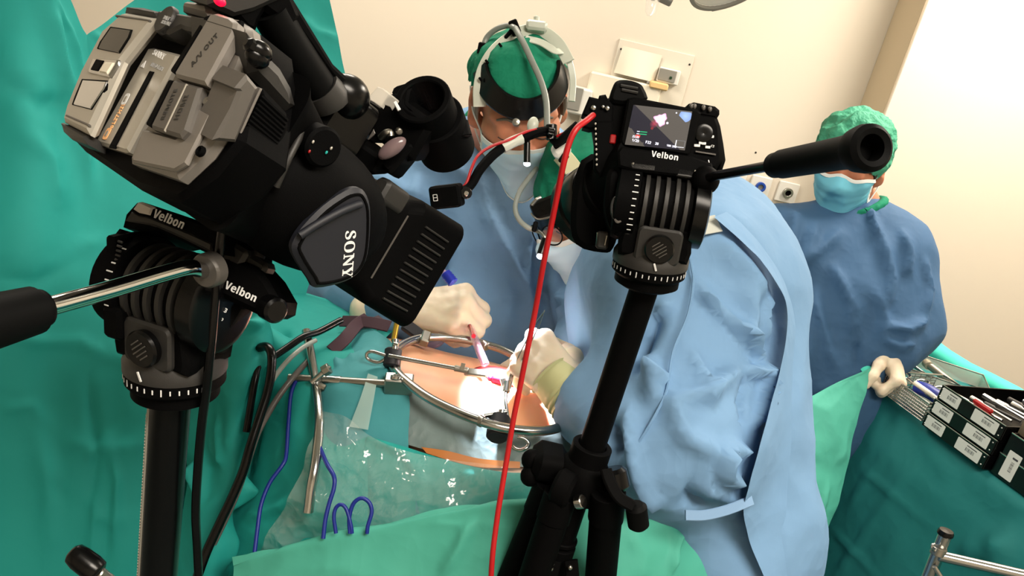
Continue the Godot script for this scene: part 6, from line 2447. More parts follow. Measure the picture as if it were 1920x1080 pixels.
	tube(b, spline(PackedVector3Array([KC * loc(KC, 572, 222, 0, 0.06), KC * loc(KC, 562, 256, 0, 0.072), KC * loc(KC, 540, 300, 0, 0.078), KC * loc(KC, 518, 350, 0, 0.076)]), 6), 0.0024, 8)
	put(b, "grip_ridge", M.dark_grey, t)
	# thumb dial with small lit marks
	var dl := KC * loc(KC, 606, 276, 0, 0.078)
	b = MB.new()
	lathe(b, Transform3D(Basis(KC.basis.y, KC.basis.x, -KC.basis.z), dl), [[0.014, -0.03], [0.014, 0.0], [0.012, 0.002], [0.0005, 0.002]], 28)
	put(b, "control_dial", M.black, t)
	for q in [[587, 266, "steel"], [580, 284, "red"], [612, 286, "green"], [621, 278, "steel"]]:
		b = MB.new()
		ell(b, Transform3D(KC.basis, KC * loc(KC, q[0], q[1], 0, 0.0808)), 0.0008, 0.0013, 0.0009, 8, 6)
		put(b, "dial_mark", {"steel": M.cam_silver, "red": M.red_plastic, "green": M.drape}[q[2]], t)
	# strap over the hand with its sewn border
	var so := [553, 478, 556, 450, 578, 420, 610, 388, 648, 362, 672, 354, 688, 362, 698, 392, 697, 450, 690, 490, 672, 518, 640, 534, 596, 542, 584, 528]
	b = MB.new()
	prism(b, xframe(KC, 0.074), smooth2(xpoly(KC, 0.084, so), 3), 0.010, 0.003)
	var pad := put(b, "hand_strap", M.navy, t)
	b = MB.new()
	var loop := PackedVector3Array()
	var sp := smooth2(inset(xpoly(KC, 0.084, so), 0.004), 3)
	for q in sp:
		loop.append(xframe(KC, 0.0836) * Vector3(q.x, q.y, 0))
	loop.append(loop[0])
	tube(b, loop, 0.0014, 6)
	put(b, "stitched_border", M.black, pad)
	b = MB.new()
	tube(b, spline(PackedVector3Array([KC * loc(KC, 562, 442, 0, 0.085), KC * loc(KC, 596, 420, 0, 0.086), KC * loc(KC, 640, 396, 0, 0.086), KC * loc(KC, 676, 382, 0, 0.085)]), 5), 0.003, 8)
	put(b, "strap_fold", M.navy, pad)
	var ld := (loc(KC, 650, 508, 0, 0.084) - loc(KC, 655, 448, 0, 0.084)).normalized()
	var lx := Vector3(ld.x, ld.y, ld.z)
	var lz := Vector3(1, 0, 0)
	lx = (lx - lz * lx.dot(lz)).normalized()
	lettering("SONY", 0.0185, KC * Transform3D(Basis(lx, lz.cross(lx), lz), loc(KC, 654, 477, 0, 0.0846)), M.white_print, "strap_brand", pad, true, "Droid Serif", 1.05)
	# lens barrel and hood
	var lc := Vector3(-0.044, -0.0086, 0)
	b = MB.new()
	lathe(b, KC * Transform3D(Basis(Vector3(1, 0, 0), Vector3(0, 0, 1), Vector3(0, -1, 0)), lc), [[0.046, -0.14], [0.047, -0.17], [0.047, -0.19], [0.044, -0.192], [0.044, -0.2], [0.046, -0.203], [0.046, -0.225], [0.04, -0.24]], 40)
	put(b, "lens_barrel", M.black, t)
	b = MB.new()
	for k in 40:
		var a := TAU * k / 40.0
		var c := Vector3(cos(a) * 0.0465, sin(a) * 0.0465, 0) + lc
		tube(b, PackedVector3Array([KC * (c + Vector3(0, 0, -0.173)), KC * (c + Vector3(0, 0, -0.188))]), 0.001, 5)
	put(b, "focus_ring", M.rubber, t, "", "stuff")
	var rows := []
	for q in [[0.047, 0.044, -0.2, 0.03], [0.049, 0.046, -0.206, 0.02], [0.05, 0.047, -0.236, 0.012], [0.058, 0.053, -0.246, 0.012], [0.061, 0.056, -0.3, 0.013], [0.06, 0.055, -0.302, 0.013], [0.055, 0.05, -0.302, 0.012], [0.046, 0.043, -0.25, 0.01], [0.036, 0.034, -0.22, 0.02]]:
		var g := PackedVector3Array()
		for v2 in rpoly(q[0] * 2, q[1] * 2, q[3], 6):
			g.append(KC * (Vector3(v2.x, v2.y, q[2]) + lc))
		rows.append(g)
	b = MB.new()
	loft(b, rows, true)
	var hood := put(b, "lens_hood", M.black, t)
	b = MB.new()
	for k in 11:
		var y := lerpf(0.034, -0.04, k / 10.0)
		var a := lc + Vector3(0.0595, y, -0.254)
		var c := lc + Vector3(0.0615, y, -0.286)
		b = MB.new()
		tube(b, PackedVector3Array([KC * a, KC * c]), 0.0011, 6)
		put(b, "hood_slat", M.dark_grey, hood)
	b = MB.new()
	tube(b, PackedVector3Array([KC * (lc + Vector3(0.051, 0.034, -0.237)), KC * (lc + Vector3(0.0515, -0.03, -0.237))]), 0.0009, 6)
	put(b, "hood_seam", M.cam_mid, hood)
	b = MB.new()
	ell(b, KC * Transform3D(Basis(), lc + Vector3(0, 0, -0.215)), 0.034, 0.034, 0.012)
	put(b, "front_glass", M.glass_black, t)
	b = MB.new()
	bx(b, KC * Transform3D(Basis(), lc + Vector3(0.042, 0.04, -0.215)), 0.02, 0.022, 0.03, 0.003, 0.006)
	put(b, "hood_latch", M.dark_grey, t)
	carry_handle(t)

func carry_handle(t: Node3D) -> void:
	# rear arch of the handle
	var b := MB.new()
	var hx := -0.012
	xplate(b, KC, hx - 0.022, hx + 0.014, [418, -6, 400, -60, 470, -90, 545, -20, 566, 30, 552, 60, 500, 22, 490, 40, 482, 64, 462, 56, 440, 30], 0.004)
	put(b, "handle_arch", M.black, t)
	b = MB.new()
	xplate(b, KC, hx - 0.018, hx + 0.018, [392, 10, 392, -30, 420, -40, 545, -30, 540, -6, 478, 22, 440, 32], 0.003)
	put(b, "handle_rear", M.dark_grey, t)
	b = MB.new()
	var pts := spline(PackedVector3Array([KC * loc(KC, 505, 18, 0, hx), KC * loc(KC, 530, 62, 0, hx), KC * loc(KC, 562, 112, 0, hx), KC * loc(KC, 588, 150, 0, hx), KC * loc(KC, 606, 176, 0, hx)]), 6)
	tube(b, pts, 0.0165, 18, true, 0.86)
	put(b, "handle_grip", M.rubber, t)
	b = MB.new()
	xplate(b, KC, hx - 0.02, hx + 0.008, [520, -30, 552, -2, 628, 122, 660, 152, 640, 168, 612, 130, 545, 34], 0.003)
	put(b, "handle_rail", M.black_matte, t)
	b = MB.new()
	pts = PackedVector3Array([KC * loc(KC, 596, 164, 0, hx), KC * loc(KC, 612, 184, 0, hx), KC * loc(KC, 618, 196, 0, hx)])
	tube(b, pts, [0.0172, 0.0185, 0.017], 18)
	put(b, "grip_collar", M.dark_grey, t)
	b = MB.new()
	ell(b, Transform3D(KC.basis, KC * loc(KC, 651, 182, 0, hx)), 0.016, 0.018, 0.02, 20, 12)
	bx(b, Transform3D(KC.basis, KC * loc(KC, 640, 226, 0, -0.02)), 0.03, 0.05, 0.05, 0.006, 0.01)
	put(b, "handle_front", M.black_gloss, t)
	b = MB.new()
	tube(b, PackedVector3Array([KC * loc(KC, 634, 150, 0, hx), KC * loc(KC, 652, 168, 0, hx)]), 0.002, 6)
	put(b, "handle_trim", M.steel_satin, t)
	b = MB.new()
	var p := P(412, 2, 0.49)
	ell(b, Transform3D(KC.basis, p), 0.004, 0.003, 0.004, 12, 8)
	put(b, "tally_lamp", M.red_led, t, "glowing red tally lamp")
	# small pale brackets seen under the handle
	b = MB.new()
	xplate(b, KC, -0.05, -0.04, [534, 146, 548, 148, 552, 172, 540, 168, 530, 160], 0.001)
	xplate(b, KC, -0.05, -0.04, [540, 168, 560, 172, 568, 200, 545, 186], 0.001)
	put(b, "pale_bracket", M.cam_grey, t)
	# audio unit: switch plate, clear cover
	var sp := Transform3D(Basis(V(0.8, 0.58, 0.15).normalized(), V(0.5, -0.8, 0.3).normalized(), V(-0.1, 0.2, 0.97)).orthonormalized(), P(693, 218, 0.66))
	b = MB.new()
	prism(b, sp.translated_local(Vector3(0, 0, -0.02)), zpoly(sp, 0.0, [644, 214, 672, 184, 690, 190, 745, 224, 752, 206, 760, 210, 702, 268, 696, 268, 650, 234]), 0.02, 0.002)
	var unit := put(b, "audio_unit", M.black, t)
	b = MB.new()
	prism(b, sp, zpoly(sp, 0.003, [645, 219, 652, 212, 700, 240, 704, 250, 690, 262, 684, 258]), 0.003, 0.0006)
	put(b, "switch_plate", M.cam_grey, unit)
	for q in [[664, 222], [676, 212], [686, 238], [694, 226], [672, 226], [697, 236]]:
		b = MB.new()
		bx(b, sp * Transform3D(Basis(), loc(sp, q[0], q[1], 2, 0.003)), 0.0034, 0.005, 0.004, 0.0006)
		put(b, "switch", M.black_gloss, unit)
	b = MB.new()
	prism(b, sp, zpoly(sp, 0.012, [677, 186, 698, 161, 708, 164, 738, 188, 737, 194, 726, 207, 722, 200, 712, 196, 710, 204, 682, 184]), 0.003, 0.0006)
	put(b, "clear_cover", M.film_plain, unit)
	b = MB.new()
	ribbon(b, PackedVector3Array([sp * loc(sp, 740, 191, 2, 0.01), sp * loc(sp, 749, 207, 2, 0.01)]), -cf, 0.003, 0.002)
	put(b, "cover_edge", M.white_print, unit)
	b = MB.new()
	tube(b, PackedVector3Array([sp * loc(sp, 653, 236, 2, 0.003), sp * loc(sp, 686, 262, 2, 0.003)]), 0.0022, 6)
	put(b, "plate_edge", M.cam_silver, unit)
	# microphone holder: split ring on an arm, seen down its bore
	var rc := P(801, 206, 0.66)
	var ax := V(-0.16, -0.4, 0.9).normalized()
	b = MB.new()
	ring(b, rc - ax * 0.024, ax, 0.0245, 0.0185, 0.04, 40)
	var f := frame(rc, ax, cu)
	prism(b, f.translated_local(Vector3(0, 0, -0.016)), zpoly(f, 0.0, [743, 190, 746, 182, 752, 178, 786, 168, 776, 190, 772, 214, 782, 226, 770, 222, 748, 202]), 0.03, 0.002)
	put(b, "microphone_holder", M.black, t)
	b = MB.new()
	ring(b, rc - ax * 0.06 + cr * 0.003, ax, 0.0262, 0.0195, 0.05, 40)
	put(b, "holder_sleeve", M.black_matte, t)
	b = MB.new()
	cyl(b, rc + V(0.026, 0.006, -0.02), rc + V(0.03, 0.02, -0.02), 0.008, 14)
	put(b, "holder_screw", M.black, t)
	b = MB.new()
	ell(b, Transform3D(Basis(), rc + V(0.0, 0.0135, -0.018)), 0.012, 0.004, 0.006, 14, 8)
	put(b, "holder_pad", M.offwhite, t, "pale pad inside the holder ring")
	b = MB.new()
	bx(b, Transform3D(sp.basis, P(762, 240, 0.665)), 0.05, 0.042, 0.03, 0.005)
	put(b, "holder_arm", M.black, t)
	# eyepiece behind: square cup with a pale lens
	var e := Transform3D(Basis(V(0.8, -0.55, 0.1).normalized(), V(0.5, 0.8, 0.1).normalized() * -1.0, V(0, 0, 1)).orthonormalized(), P(738, 282, 0.65))
	b = MB.new()
	var o := zpoly(e, 0.0, [700, 296, 716, 276, 764, 264, 772, 268, 774, 276, 738, 320, 730, 325, 722, 322])
	prism(b, e.translated_local(Vector3(0, 0, -0.03)), o, 0.03, 0.003)
	put(b, "eyepiece", M.black, t)
	b = MB.new()
	ell(b, Transform3D(e.basis, P(735, 278, 0.637)), 0.014, 0.0065, 0.006, 20, 12)
	put(b, "eyepiece_lens", mat(Color(0.42, 0.35, 0.36), 0.2), t, "pinkish glossy lens")
	b = MB.new()
	tube(b, spline(PackedVector3Array([P(714, 258, 0.645), P(722, 250, 0.64), P(731, 248, 0.64), P(733, 256, 0.64)]), 4), 0.003, 8)
	cyl(b, P(747, 244, 0.645), P(749, 248, 0.64), 0.003, 8)
	put(b, "eyepiece_hinge", M.steel_satin, t)
	b = MB.new()
	bx(b, Transform3D(sp.basis, P(690, 290, 0.665)), 0.04, 0.018, 0.03, 0.003)
	bx(b, Transform3D(sp.basis, P(693, 305, 0.665)), 0.006, 0.01, 0.01, 0.001)
	put(b, "eyepiece_arm", M.black, t)

# ---------------------------------------------------------------- fluid head shared by both tripods
func ticks(parent: Node3D, c: Transform3D, r: float, y: float, from: float, to: float, n: int, len_: float) -> void:   # scale marks round the frame's y
	for k in n:
		var a := lerpf(from, to, k / (n - 1.0))
		var b := MB.new()
		var l := len_ * (1.5 if k % 5 == 0 else 1.0)
		var o := c * Vector3(cos(a) * r, y, sin(a) * r)
		var f := Transform3D(Basis(c.basis * Vector3(-sin(a), 0, cos(a)), c.basis.y, c.basis * Vector3(cos(a), 0, sin(a))), o)
		bx(b, f, 0.0011, l, 0.0006, 0.0002)
		put(b, "scale_mark", M.white_print, parent)

# F: x along the tilt axle (to the right), y up, z to the viewer; origin at the middle of the axle
func fluid_head(t: Node3D, F: Transform3D, s: float, base_y: float, axle_l: float, axle_r: float) -> void:
	var b := MB.new()
	var ay := Transform3D(F.basis * Basis(Vector3(0, 0, 1), -PI / 2), F.origin)          # y along +x of F
	lathe(b, ay, [[0.024 * s, axle_l * s], [0.03 * s, (axle_l + 0.002) * s], [0.03 * s, axle_r * s], [0.02 * s, (axle_r + 0.001) * s]], 40)
	put(b, "tilt_drum", M.black, t)
	for k in 5:
		b = MB.new()
		var x := lerpf(axle_l + 0.019, axle_r - 0.014, k / 4.0) * s
		lathe(b, Transform3D(ay.basis, ay.origin), [[0.029 * s, x - 0.0028 * s], [0.0335 * s, x - 0.0018 * s], [0.0335 * s, x + 0.0018 * s], [0.029 * s, x + 0.0028 * s]], 40, false)
		put(b, "drum_rib", M.dark_grey, t)
	b = MB.new()
	lathe(b, ay, [[0.03 * s, (axle_r - 0.008) * s], [0.036 * s, (axle_r - 0.006) * s], [0.036 * s, (axle_r + 0.007) * s], [0.03 * s, (axle_r + 0.009) * s]], 40)
	put(b, "end_cap", M.black_gloss, t)
	b = MB.new()
	lathe(b, ay, [[0.03 * s, (axle_l - 0.01) * s], [0.037 * s, (axle_l - 0.008) * s], [0.037 * s, (axle_l + 0.012) * s], [0.03 * s, (axle_l + 0.014) * s]], 40)
	var cap := put(b, "end_cap", M.black, t)
	ticks(cap, ay, 0.0373 * s, (axle_l + 0.008) * s, 0.3, 2.6, 14, 0.004 * s)
	# yoke below the axle, down to the pan base
	b = MB.new()
	var yp := pts2([-0.034, -0.012, 0.032, -0.012, 0.036, base_y / s + 0.018, 0.034, base_y / s + 0.006, -0.034, base_y / s + 0.006, -0.036, base_y / s + 0.018])
	for k in yp.size():
		yp[k] *= s
	prism(b, F.translated_local(Vector3(0, 0, -0.026 * s)), yp, 0.054 * s, 0.004 * s)
	put(b, "yoke", M.black, t)
	b = MB.new()
	bx(b, F * Transform3D(Basis(), Vector3(0.003, -0.032, 0.029) * s), 0.044 * s, 0.036 * s, 0.008 * s, 0.002 * s, 0.006 * s)
	var lk := put(b, "lock_plate", M.dark_grey, t)
	b = MB.new()
	lathe(b, F * Transform3D(Basis(Vector3.RIGHT, PI / 2), Vector3(0.004, -0.033, 0.033) * s), [[0.014 * s, 0.0], [0.0145 * s, 0.005 * s], [0.013 * s, 0.007 * s], [0.0005, 0.0066 * s]], 28)
	put(b, "lock_dial", M.black_gloss, lk)
	for k in 5:
		b = MB.new()
		bx(b, F * Transform3D(Basis(Vector3(0, 0, 1), 0.7), Vector3(0.004, -0.033, 0.0402) * s + Basis(Vector3(0, 0, 1), 0.7) * Vector3(0, (k - 2) * 0.0032 * s, 0)), (0.015 - absf(k - 2) * 0.003) * s, 0.001 * s, 0.0006, 0.0002)
		put(b, "dial_line", M.cam_mid, lk)
	# pan base with its scale
	var by := Transform3D(F.basis, F * Vector3(0, base_y, 0))
	b = MB.new()
	lathe(b, by, [[0.03 * s, 0.02 * s], [0.034 * s, 0.012 * s], [0.0385 * s, 0.004 * s], [0.0385 * s, -0.004 * s], [0.037 * s, -0.005 * s]], 48)
	put(b, "pan_collar", M.dark_grey, t)
	b = MB.new()
	lathe(b, by, [[0.0375 * s, -0.0035 * s], [0.0375 * s, -0.014 * s], [0.033 * s, -0.018 * s], [0.033 * s, -0.026 * s], [0.026 * s, -0.03 * s]], 48)
	var pan := put(b, "pan_base", M.black, t)
	ticks(pan, by, 0.0377 * s, -0.009 * s, 0.25, PI - 0.2, 17, 0.0038 * s)
	b = MB.new()
	bx(b, by * Transform3D(Basis(Vector3(0, 0, 1), 0.4), Vector3(0.003, 0.003, 0.0395) * s), 0.002 * s, 0.008 * s, 0.001, 0.0003)
	put(b, "index_mark", M.white_print, t)

func camcorder_tripod() -> void:
	var t := thing("tripod", "black tripod with a chrome pan handle carrying the large video camera", "tripod", Vector3(P(322, 720, 0.6).x, 0, P(322, 720, 0.6).z))
	var F := Transform3D(Basis(V(0.95, 0.2, 0.2).normalized(), Vector3.UP, V(0, 0, 1)).orthonormalized(), P(330, 548, 0.585))
	F = Transform3D(Basis(V(0.93, 0.24, 0.3).normalized(), (Vector3.UP - V(0.93, 0.24, 0.3).normalized() * Vector3.UP.dot(V(0.93, 0.24, 0.3).normalized())).normalized(), Vector3.ZERO), F.origin)
	F.basis.z = F.basis.x.cross(F.basis.y)
	fluid_head(t, F, 1.0, -0.058, -0.038, 0.038)
	# quick release block under the camera
	var b := MB.new()
	var q := Transform3D(Basis(V(0.88, 0.42, 0.35).normalized(), V(0.4, -0.86, -0.1).normalized(), V(0, 0, 1)).orthonormalized(), P(330, 425, 0.575))
	prism(b, q.translated_local(Vector3(0, 0, -0.06)), zpoly(q, 0.0, [226, 424, 232, 400, 252, 378, 268, 378, 430, 432, 428, 476, 378, 470, 336, 450, 290, 428, 270, 432]), 0.06, 0.003)
	var blk := put(b, "release_block", M.black, t)
	b = MB.new()
	prism(b, q.translated_local(Vector3(0, 0, -0.05)), zpoly(q, 0.0012, [246, 392, 256, 378, 264, 377, 288, 387, 281, 405, 258, 400]), 0.0512, 0.002)
	put(b, "corner_shine", mat(Color(0.8, 0.77, 0.74), 0.4), blk, "silvery corner with its shine painted in")  # pale non-metal colour stands in for the shine on this corner
	b = MB.new()
	prism(b, q.translated_local(Vector3(0, 0, -0.03)), zpoly(q, 0.0012, [246, 394, 258, 402, 281, 407, 360, 438, 398, 456, 396, 474, 340, 446, 290, 424, 232, 414]), 0.0312, 0.0015)
	put(b, "release_rail", M.dark_grey, blk)
	var lx := loc(q, 348, 420, 2, 0.002) - loc(q, 288, 396, 2, 0.002)
	lettering("Velbon", 0.0142, q * Transform3D(Basis(Vector3(0, 0, 1), atan2(lx.y, lx.x)), loc(q, 317, 411, 2, 0.0014)), M.white_print, "maker_name", blk, true)
	b = MB.new()
	xplate(b, F, -0.045, -0.036, [236, 432, 262, 440, 246, 500, 238, 560, 232, 600, 214, 560, 212, 500, 222, 450], 0.003)
	put(b, "side_plate", M.black, t)
	for k in 5:
		b = MB.new()
		tube(b, PackedVector3Array([P(221 + k * -1.4, 452 + k * 8.5, 0.562), P(230 + k * -1.4, 455 + k * 8.5, 0.562)]), 0.0009, 5)
		put(b, "lever_groove", M.dark_grey, t)
	b = MB.new()
	bx(b, Transform3D(F.basis, P(226, 470, 0.575)), 0.009, 0.026, 0.02, 0.002)
	put(b, "lever", M.black, t)
	b = MB.new()
	bx(b, Transform3D(F.basis, P(227, 600, 0.575)), 0.018, 0.026, 0.02, 0.003)
	put(b, "lever", M.black, t)
	# right-hand bar with name and round knob
	b = MB.new()
	var kf := Transform3D(Basis(V(0.86, 0.5, 0.1).normalized(), V(0.5, -0.86, 0).normalized(), V(0, 0, 1)).orthonormalized(), P(465, 548, 0.562))
	prism(b, kf.translated_local(Vector3(0, 0, -0.04)), zpoly(kf, 0.0, [404, 500, 430, 478, 478, 500, 500, 524, 524, 566, 520, 590, 504, 598, 476, 588, 402, 552]), 0.04, 0.004)
	var kb := put(b, "knob_bar", M.black, t)
	lx = loc(kf, 482, 562, 2, 0.0) - loc(kf, 434, 540, 2, 0.0)
	lettering("Velbon", 0.012, kf * Transform3D(Basis(Vector3(0, 0, 1), atan2(lx.y, lx.x)), loc(kf, 452, 547, 2, 0.0004)), M.white_print, "maker_name", kb, true)
	b = MB.new()
	cyl(b, P(500, 574, 0.56), P(520, 584, 0.55), 0.0095, 24, 0.002)
	put(b, "round_knob", M.black_gloss, kb)
	b = MB.new()
	bx(b, Transform3D(kf.basis, P(442, 482, 0.575)), 0.022, 0.02, 0.02, 0.003)
	bx(b, Transform3D(kf.basis, P(480, 494, 0.58)), 0.026, 0.011, 0.02, 0.003)
	cyl(b, P(483, 484, 0.578), P(488, 470, 0.58), 0.005, 14)
	put(b, "clamp_screw", M.dark_grey, kb)
	lettering("III 3", 0.007, Transform3D(kf.basis, P(416, 578, 0.57)), M.white_print, "model_mark", t)
	lettering("360", 0.0046, Transform3D(kf.basis, P(413, 597, 0.57)), M.white_print, "model_mark", t)
	b = MB.new()
	bx(b, Transform3D(kf.basis, P(398, 596, 0.592)), 0.04, 0.05, 0.03, 0.006)
	put(b, "side_housing", M.black, t)
	# chrome handle, bent at the socket, with a black rubber grip
	b = MB.new()
	var hp := spline(PL([[396, 512, 0.545], [376, 506, 0.53], [352, 502, 0.515], [300, 515, 0.495], [200, 545, 0.46], [78, 578, 0.42]]), 6)
	tube(b, hp, 0.0056, 18)
	var bar := put(b, "pan_handle", M.chrome, t, "chrome pan handle")
	b = MB.new()
	var g0 := P(84, 576, 0.421)
	var g1 := P(-150, 640, 0.36)
	tube(b, PackedVector3Array([g0, g0.lerp(g1, 0.02), g0.lerp(g1, 0.05), g0.lerp(g1, 0.09), g0.lerp(g1, 0.1), g0.lerp(g1, 0.6), g1]), [0.0085, 0.0105, 0.0108, 0.0108, 0.0132, 0.0148, 0.014], 24)
	put(b, "rubber_grip", M.rubber, bar)
	b = MB.new()
	lathe(b, Transform3D(F.basis * Basis(Vector3.RIGHT, PI / 2), P(386, 508, 0.535)), [[0.0125, -0.008], [0.0125, 0.0], [0.011, 0.002], [0.0005, 0.002]], 28)
	put(b, "handle_socket", M.cam_mid, t)
	# column with a bright toothed strip
	var top := P(322, 716, 0.605)
	var foot := Vector3(top.x, 0.0, top.z)
	b = MB.new()
	cyl(b, top, Vector3(top.x, 0.62, top.z), 0.0155, 32)
	put(b, "centre_column", M.black_gloss, t)
	var side := V(-0.93, 0.0, 0.36).normalized()
	side = (side - Vector3.UP * side.dot(Vector3.UP)).normalized()
	b = MB.new()
	bx(b, Transform3D(Basis(Vector3.UP.cross(side), Vector3.UP, side), Vector3(top.x, 1.0, top.z) + side * 0.0145), 0.009, (top.y - 0.64), 0.004, 0.0008)
	var rack := put(b, "gear_rack", M.cam_silver, t, "bright toothed strip")
	rack.position.y += (top.y - 0.02 + 0.64) * 0.5 - 1.0
	b = MB.new()
	for k in 150:
		var y := top.y - 0.03 - k * 0.003
		bx(b, Transform3D(Basis(Vector3.UP.cross(side), Vector3.UP, side) * Basis(Vector3(0, 0, 1), 0.35), Vector3(top.x, y, top.z) + side * 0.0168), 0.008, 0.0012, 0.0008, 0.0002)
	put(b, "rack_teeth", M.cam_silver, t, "", "stuff")
	tripod_legs(t, top.x, top.z, 0.72, 0.42)

func tripod_legs(t: Node3D, x: float, z: float, hub: float, spread: float) -> void:
	var b := MB.new()
	lathe(b, Transform3D(Basis(), Vector3(x, hub - 0.06, z)), [[0.02, 0.0], [0.045, 0.01], [0.045, 0.05], [0.026, 0.07], [0.026, 0.09]], 28)
	put(b, "hub", M.black, t)
	for k in 3:
		var a := 0.5 + TAU * k / 3.0
		var o := Vector3(cos(a), 0, sin(a))
		var from := Vector3(x, hub - 0.03, z) + o * 0.045
		var to := Vector3(x, 0.012, z) + o * spread
		b = MB.new()
		cyl(b, from, from.lerp(to, 0.5), 0.013)
		cyl(b, from.lerp(to, 0.48), to, 0.0105)
		var leg := put(b, "leg", M.black_gloss, t)
		b = MB.new()
		ell(b, Transform3D(Basis(), to), 0.014, 0.012, 0.014, 14, 8)
		put(b, "rubber_foot", M.rubber, leg)

# ---------------------------------------------------------------- stills camera on the second tripod
func stills_camera() -> void:
	var S := Transform3D(Basis(V(0.993, 0.125, 0.05).normalized(), V(0.15, -0.98, 0.1).normalized(), V(0, 0, 1)).orthonormalized(), P(1233, 245, 0.76))
	S.basis.z = S.basis.x.cross(S.basis.y)
	var t := thing("stills_camera", "small black camera with lit rear screen and a red cable on the farther tripod", "camera", S * Vector3(0, -0.05, 0))
	# body: outline seen from behind, deep towards the lens
	var b := MB.new()
	prism(b, S.translated_local(Vector3(0, 0, -0.055)), zpoly(S, -0.008, [1122, 186, 1150, 182, 1168, 178, 1210, 186, 1286, 206, 1344, 214, 1352, 236, 1356, 300, 1344, 318, 1290, 326, 1150, 312, 1120, 292, 1112, 236]), 0.047, 0.004)
	put(b, "body", M.black, t)
	b = MB.new()
	prism(b, S.translated_local(Vector3(0, 0, -0.05)), smooth2(zpoly(S, -0.002, [1148, 192, 1149, 164, 1157, 151, 1176, 149, 1198, 155, 1208, 166, 1211, 190]), 3), 0.048, 0.003)
	var ec := put(b, "eyecup", M.rubber, t)
	for q in [[1164, 160, 1196, 166], [1166, 168, 1196, 174]]:
		b = MB.new()
		tube(b, PackedVector3Array([S * loc(S, q[0], q[1], 2, -0.001), S * loc(S, q[2], q[3], 2, -0.001)]), 0.0016, 6)
		put(b, "eyecup_ridge", M.dark_grey, ec)
	b = MB.new()
	prism(b, S.translated_local(Vector3(0, 0, -0.05)), zpoly(S, -0.008, [1282, 206, 1292, 194, 1302, 191, 1342, 199, 1350, 206, 1350, 214, 1344, 224, 1300, 216]), 0.042, 0.003)
	var tp := put(b, "top_plate", M.black, t)
	for q in [[1296, 199], [1302, 199.5], [1319, 202], [1331, 205]]:
		b = MB.new()
		ell(b, Transform3D(S.basis, S * loc(S, q[0], q[1], 2, -0.006)), 0.0022, 0.0028, 0.0022, 10, 6)
		put(b, "dial_tooth", M.cam_mid, tp)
	b = MB.new()
	prism(b, S.translated_local(Vector3(0, 0, -0.06)), zpoly(S, -0.012, [1343, 226, 1352, 236, 1358, 270, 1362, 300, 1356, 318, 1346, 322, 1340, 280]), 0.048, 0.004)
	put(b, "hand_grip", M.black, t)
	# tilted screen
	b = MB.new()
	zplate(b, S, -0.006, 0.006, [1177, 184, 1190, 182, 1308, 205, 1315, 212, 1297, 286, 1290, 292, 1166, 272, 1163, 262], 0.002)
	var scr := put(b, "screen_bezel", M.black, t)
	b = MB.new()
	var c := [loc(S, 1188, 196.5, 2, 0.0066), loc(S, 1298, 209, 2, 0.0066), loc(S, 1284, 282, 2, 0.0066), loc(S, 1171.5, 271, 2, 0.0066)]
	b.quad(S * c[0], S * c[1], S * c[2], S * c[3])
	var lcd := put(b, "screen", screen_material(), scr, "lit screen showing a bright wound")
	var ux: Vector3 = (c[1] - c[0])
	var uy: Vector3 = (c[0] - c[3])
	var rz := Basis(Vector3(0, 0, 1), atan2(ux.y, ux.x) - 0.06)
	var lit := mat(Color(0.9, 0.92, 1.0), 0.6)
	lit.emission_enabled = true
	lit.emission = Color(0.8, 0.82, 1.0)
	lit.emission_energy_multiplier = 0.35
	var dim := func(px, py): return S * Transform3D(rz, loc(S, px, py, 2, 0.007))
	for q in [["1/25", 0.0053, 1191.5, 263.5], ["22:33", 0.0042, 1192, 256.5], ["F22", 0.0053, 1215.5, 267], ["20", 0.005, 1231.5, 269.5], ["100 200", 0.0042, 1259, 274]]:
		lettering(q[0], q[1], dim.call(q[2], q[3]), lit, "screen_reading", lcd, true)
	# buttons with printed marks
	for q in [[1315, 239, 0.006], [1333, 256, 0.006], [1314, 268, 0.004], [1320, 269, 0.004], [1307, 273, 0.006], [1327, 276, 0.005]]:
		b = MB.new()
		bx(b, S * Transform3D(Basis(Vector3(0, 0, 1), 0.05), loc(S, q[0], q[1], 2, -0.0066)), q[2], 0.0026, 0.001, 0.0003)
		put(b, "button_mark", M.white_print, t)
	lettering("C2", 0.0045, S * Transform3D(rz, loc(S, 1336, 274, 2, -0.0075)), M.white_print, "button_word", t)
	b = MB.new()
	lathe(b, S * Transform3D(Basis(Vector3.RIGHT, PI / 2), loc(S, 1319, 250, 2, -0.008)), [[0.009, -0.002], [0.009, 0.002], [0.006, 0.003], [0.0005, 0.002]], 24)
	put(b, "control_wheel", M.black_gloss, t)
	b = MB.new()
	tube(b, PackedVector3Array([S * loc(S, 1304, 284, 2, -0.006), S * loc(S, 1342, 290, 2, -0.006)]), 0.001, 5)
	put(b, "body_edge", M.cam_mid, t)
	b = MB.new()
	tube(b, spline(PackedVector3Array([S * loc(S, 1328, 300, 2, -0.004), S * loc(S, 1330, 312, 2, -0.004), S * loc(S, 1327, 324, 2, -0.004)]), 4), 0.0008, 5)
	put(b, "strap_lug", M.steel_satin, t)
	b = MB.new()
	bx(b, Transform3D(S.basis, S * loc(S, 1149, 261, 2, -0.004)), 0.006, 0.009, 0.004, 0.001)
	put(b, "red_mark", M.red_plastic, t, "small red mark")
	# cage and plug on the left side
	b = MB.new()
	prism(b, S.translated_local(Vector3(0, 0, -0.04)), zpoly(S, -0.004, [1091, 214, 1105, 180, 1122, 184, 1124, 178, 1136, 176, 1140, 184, 1152, 182, 1150, 236, 1120, 240, 1106, 242, 1092, 238, 1100, 218]), 0.034, 0.002)
	var cage := put(b, "side_cage", M.black, t)
	b = MB.new()
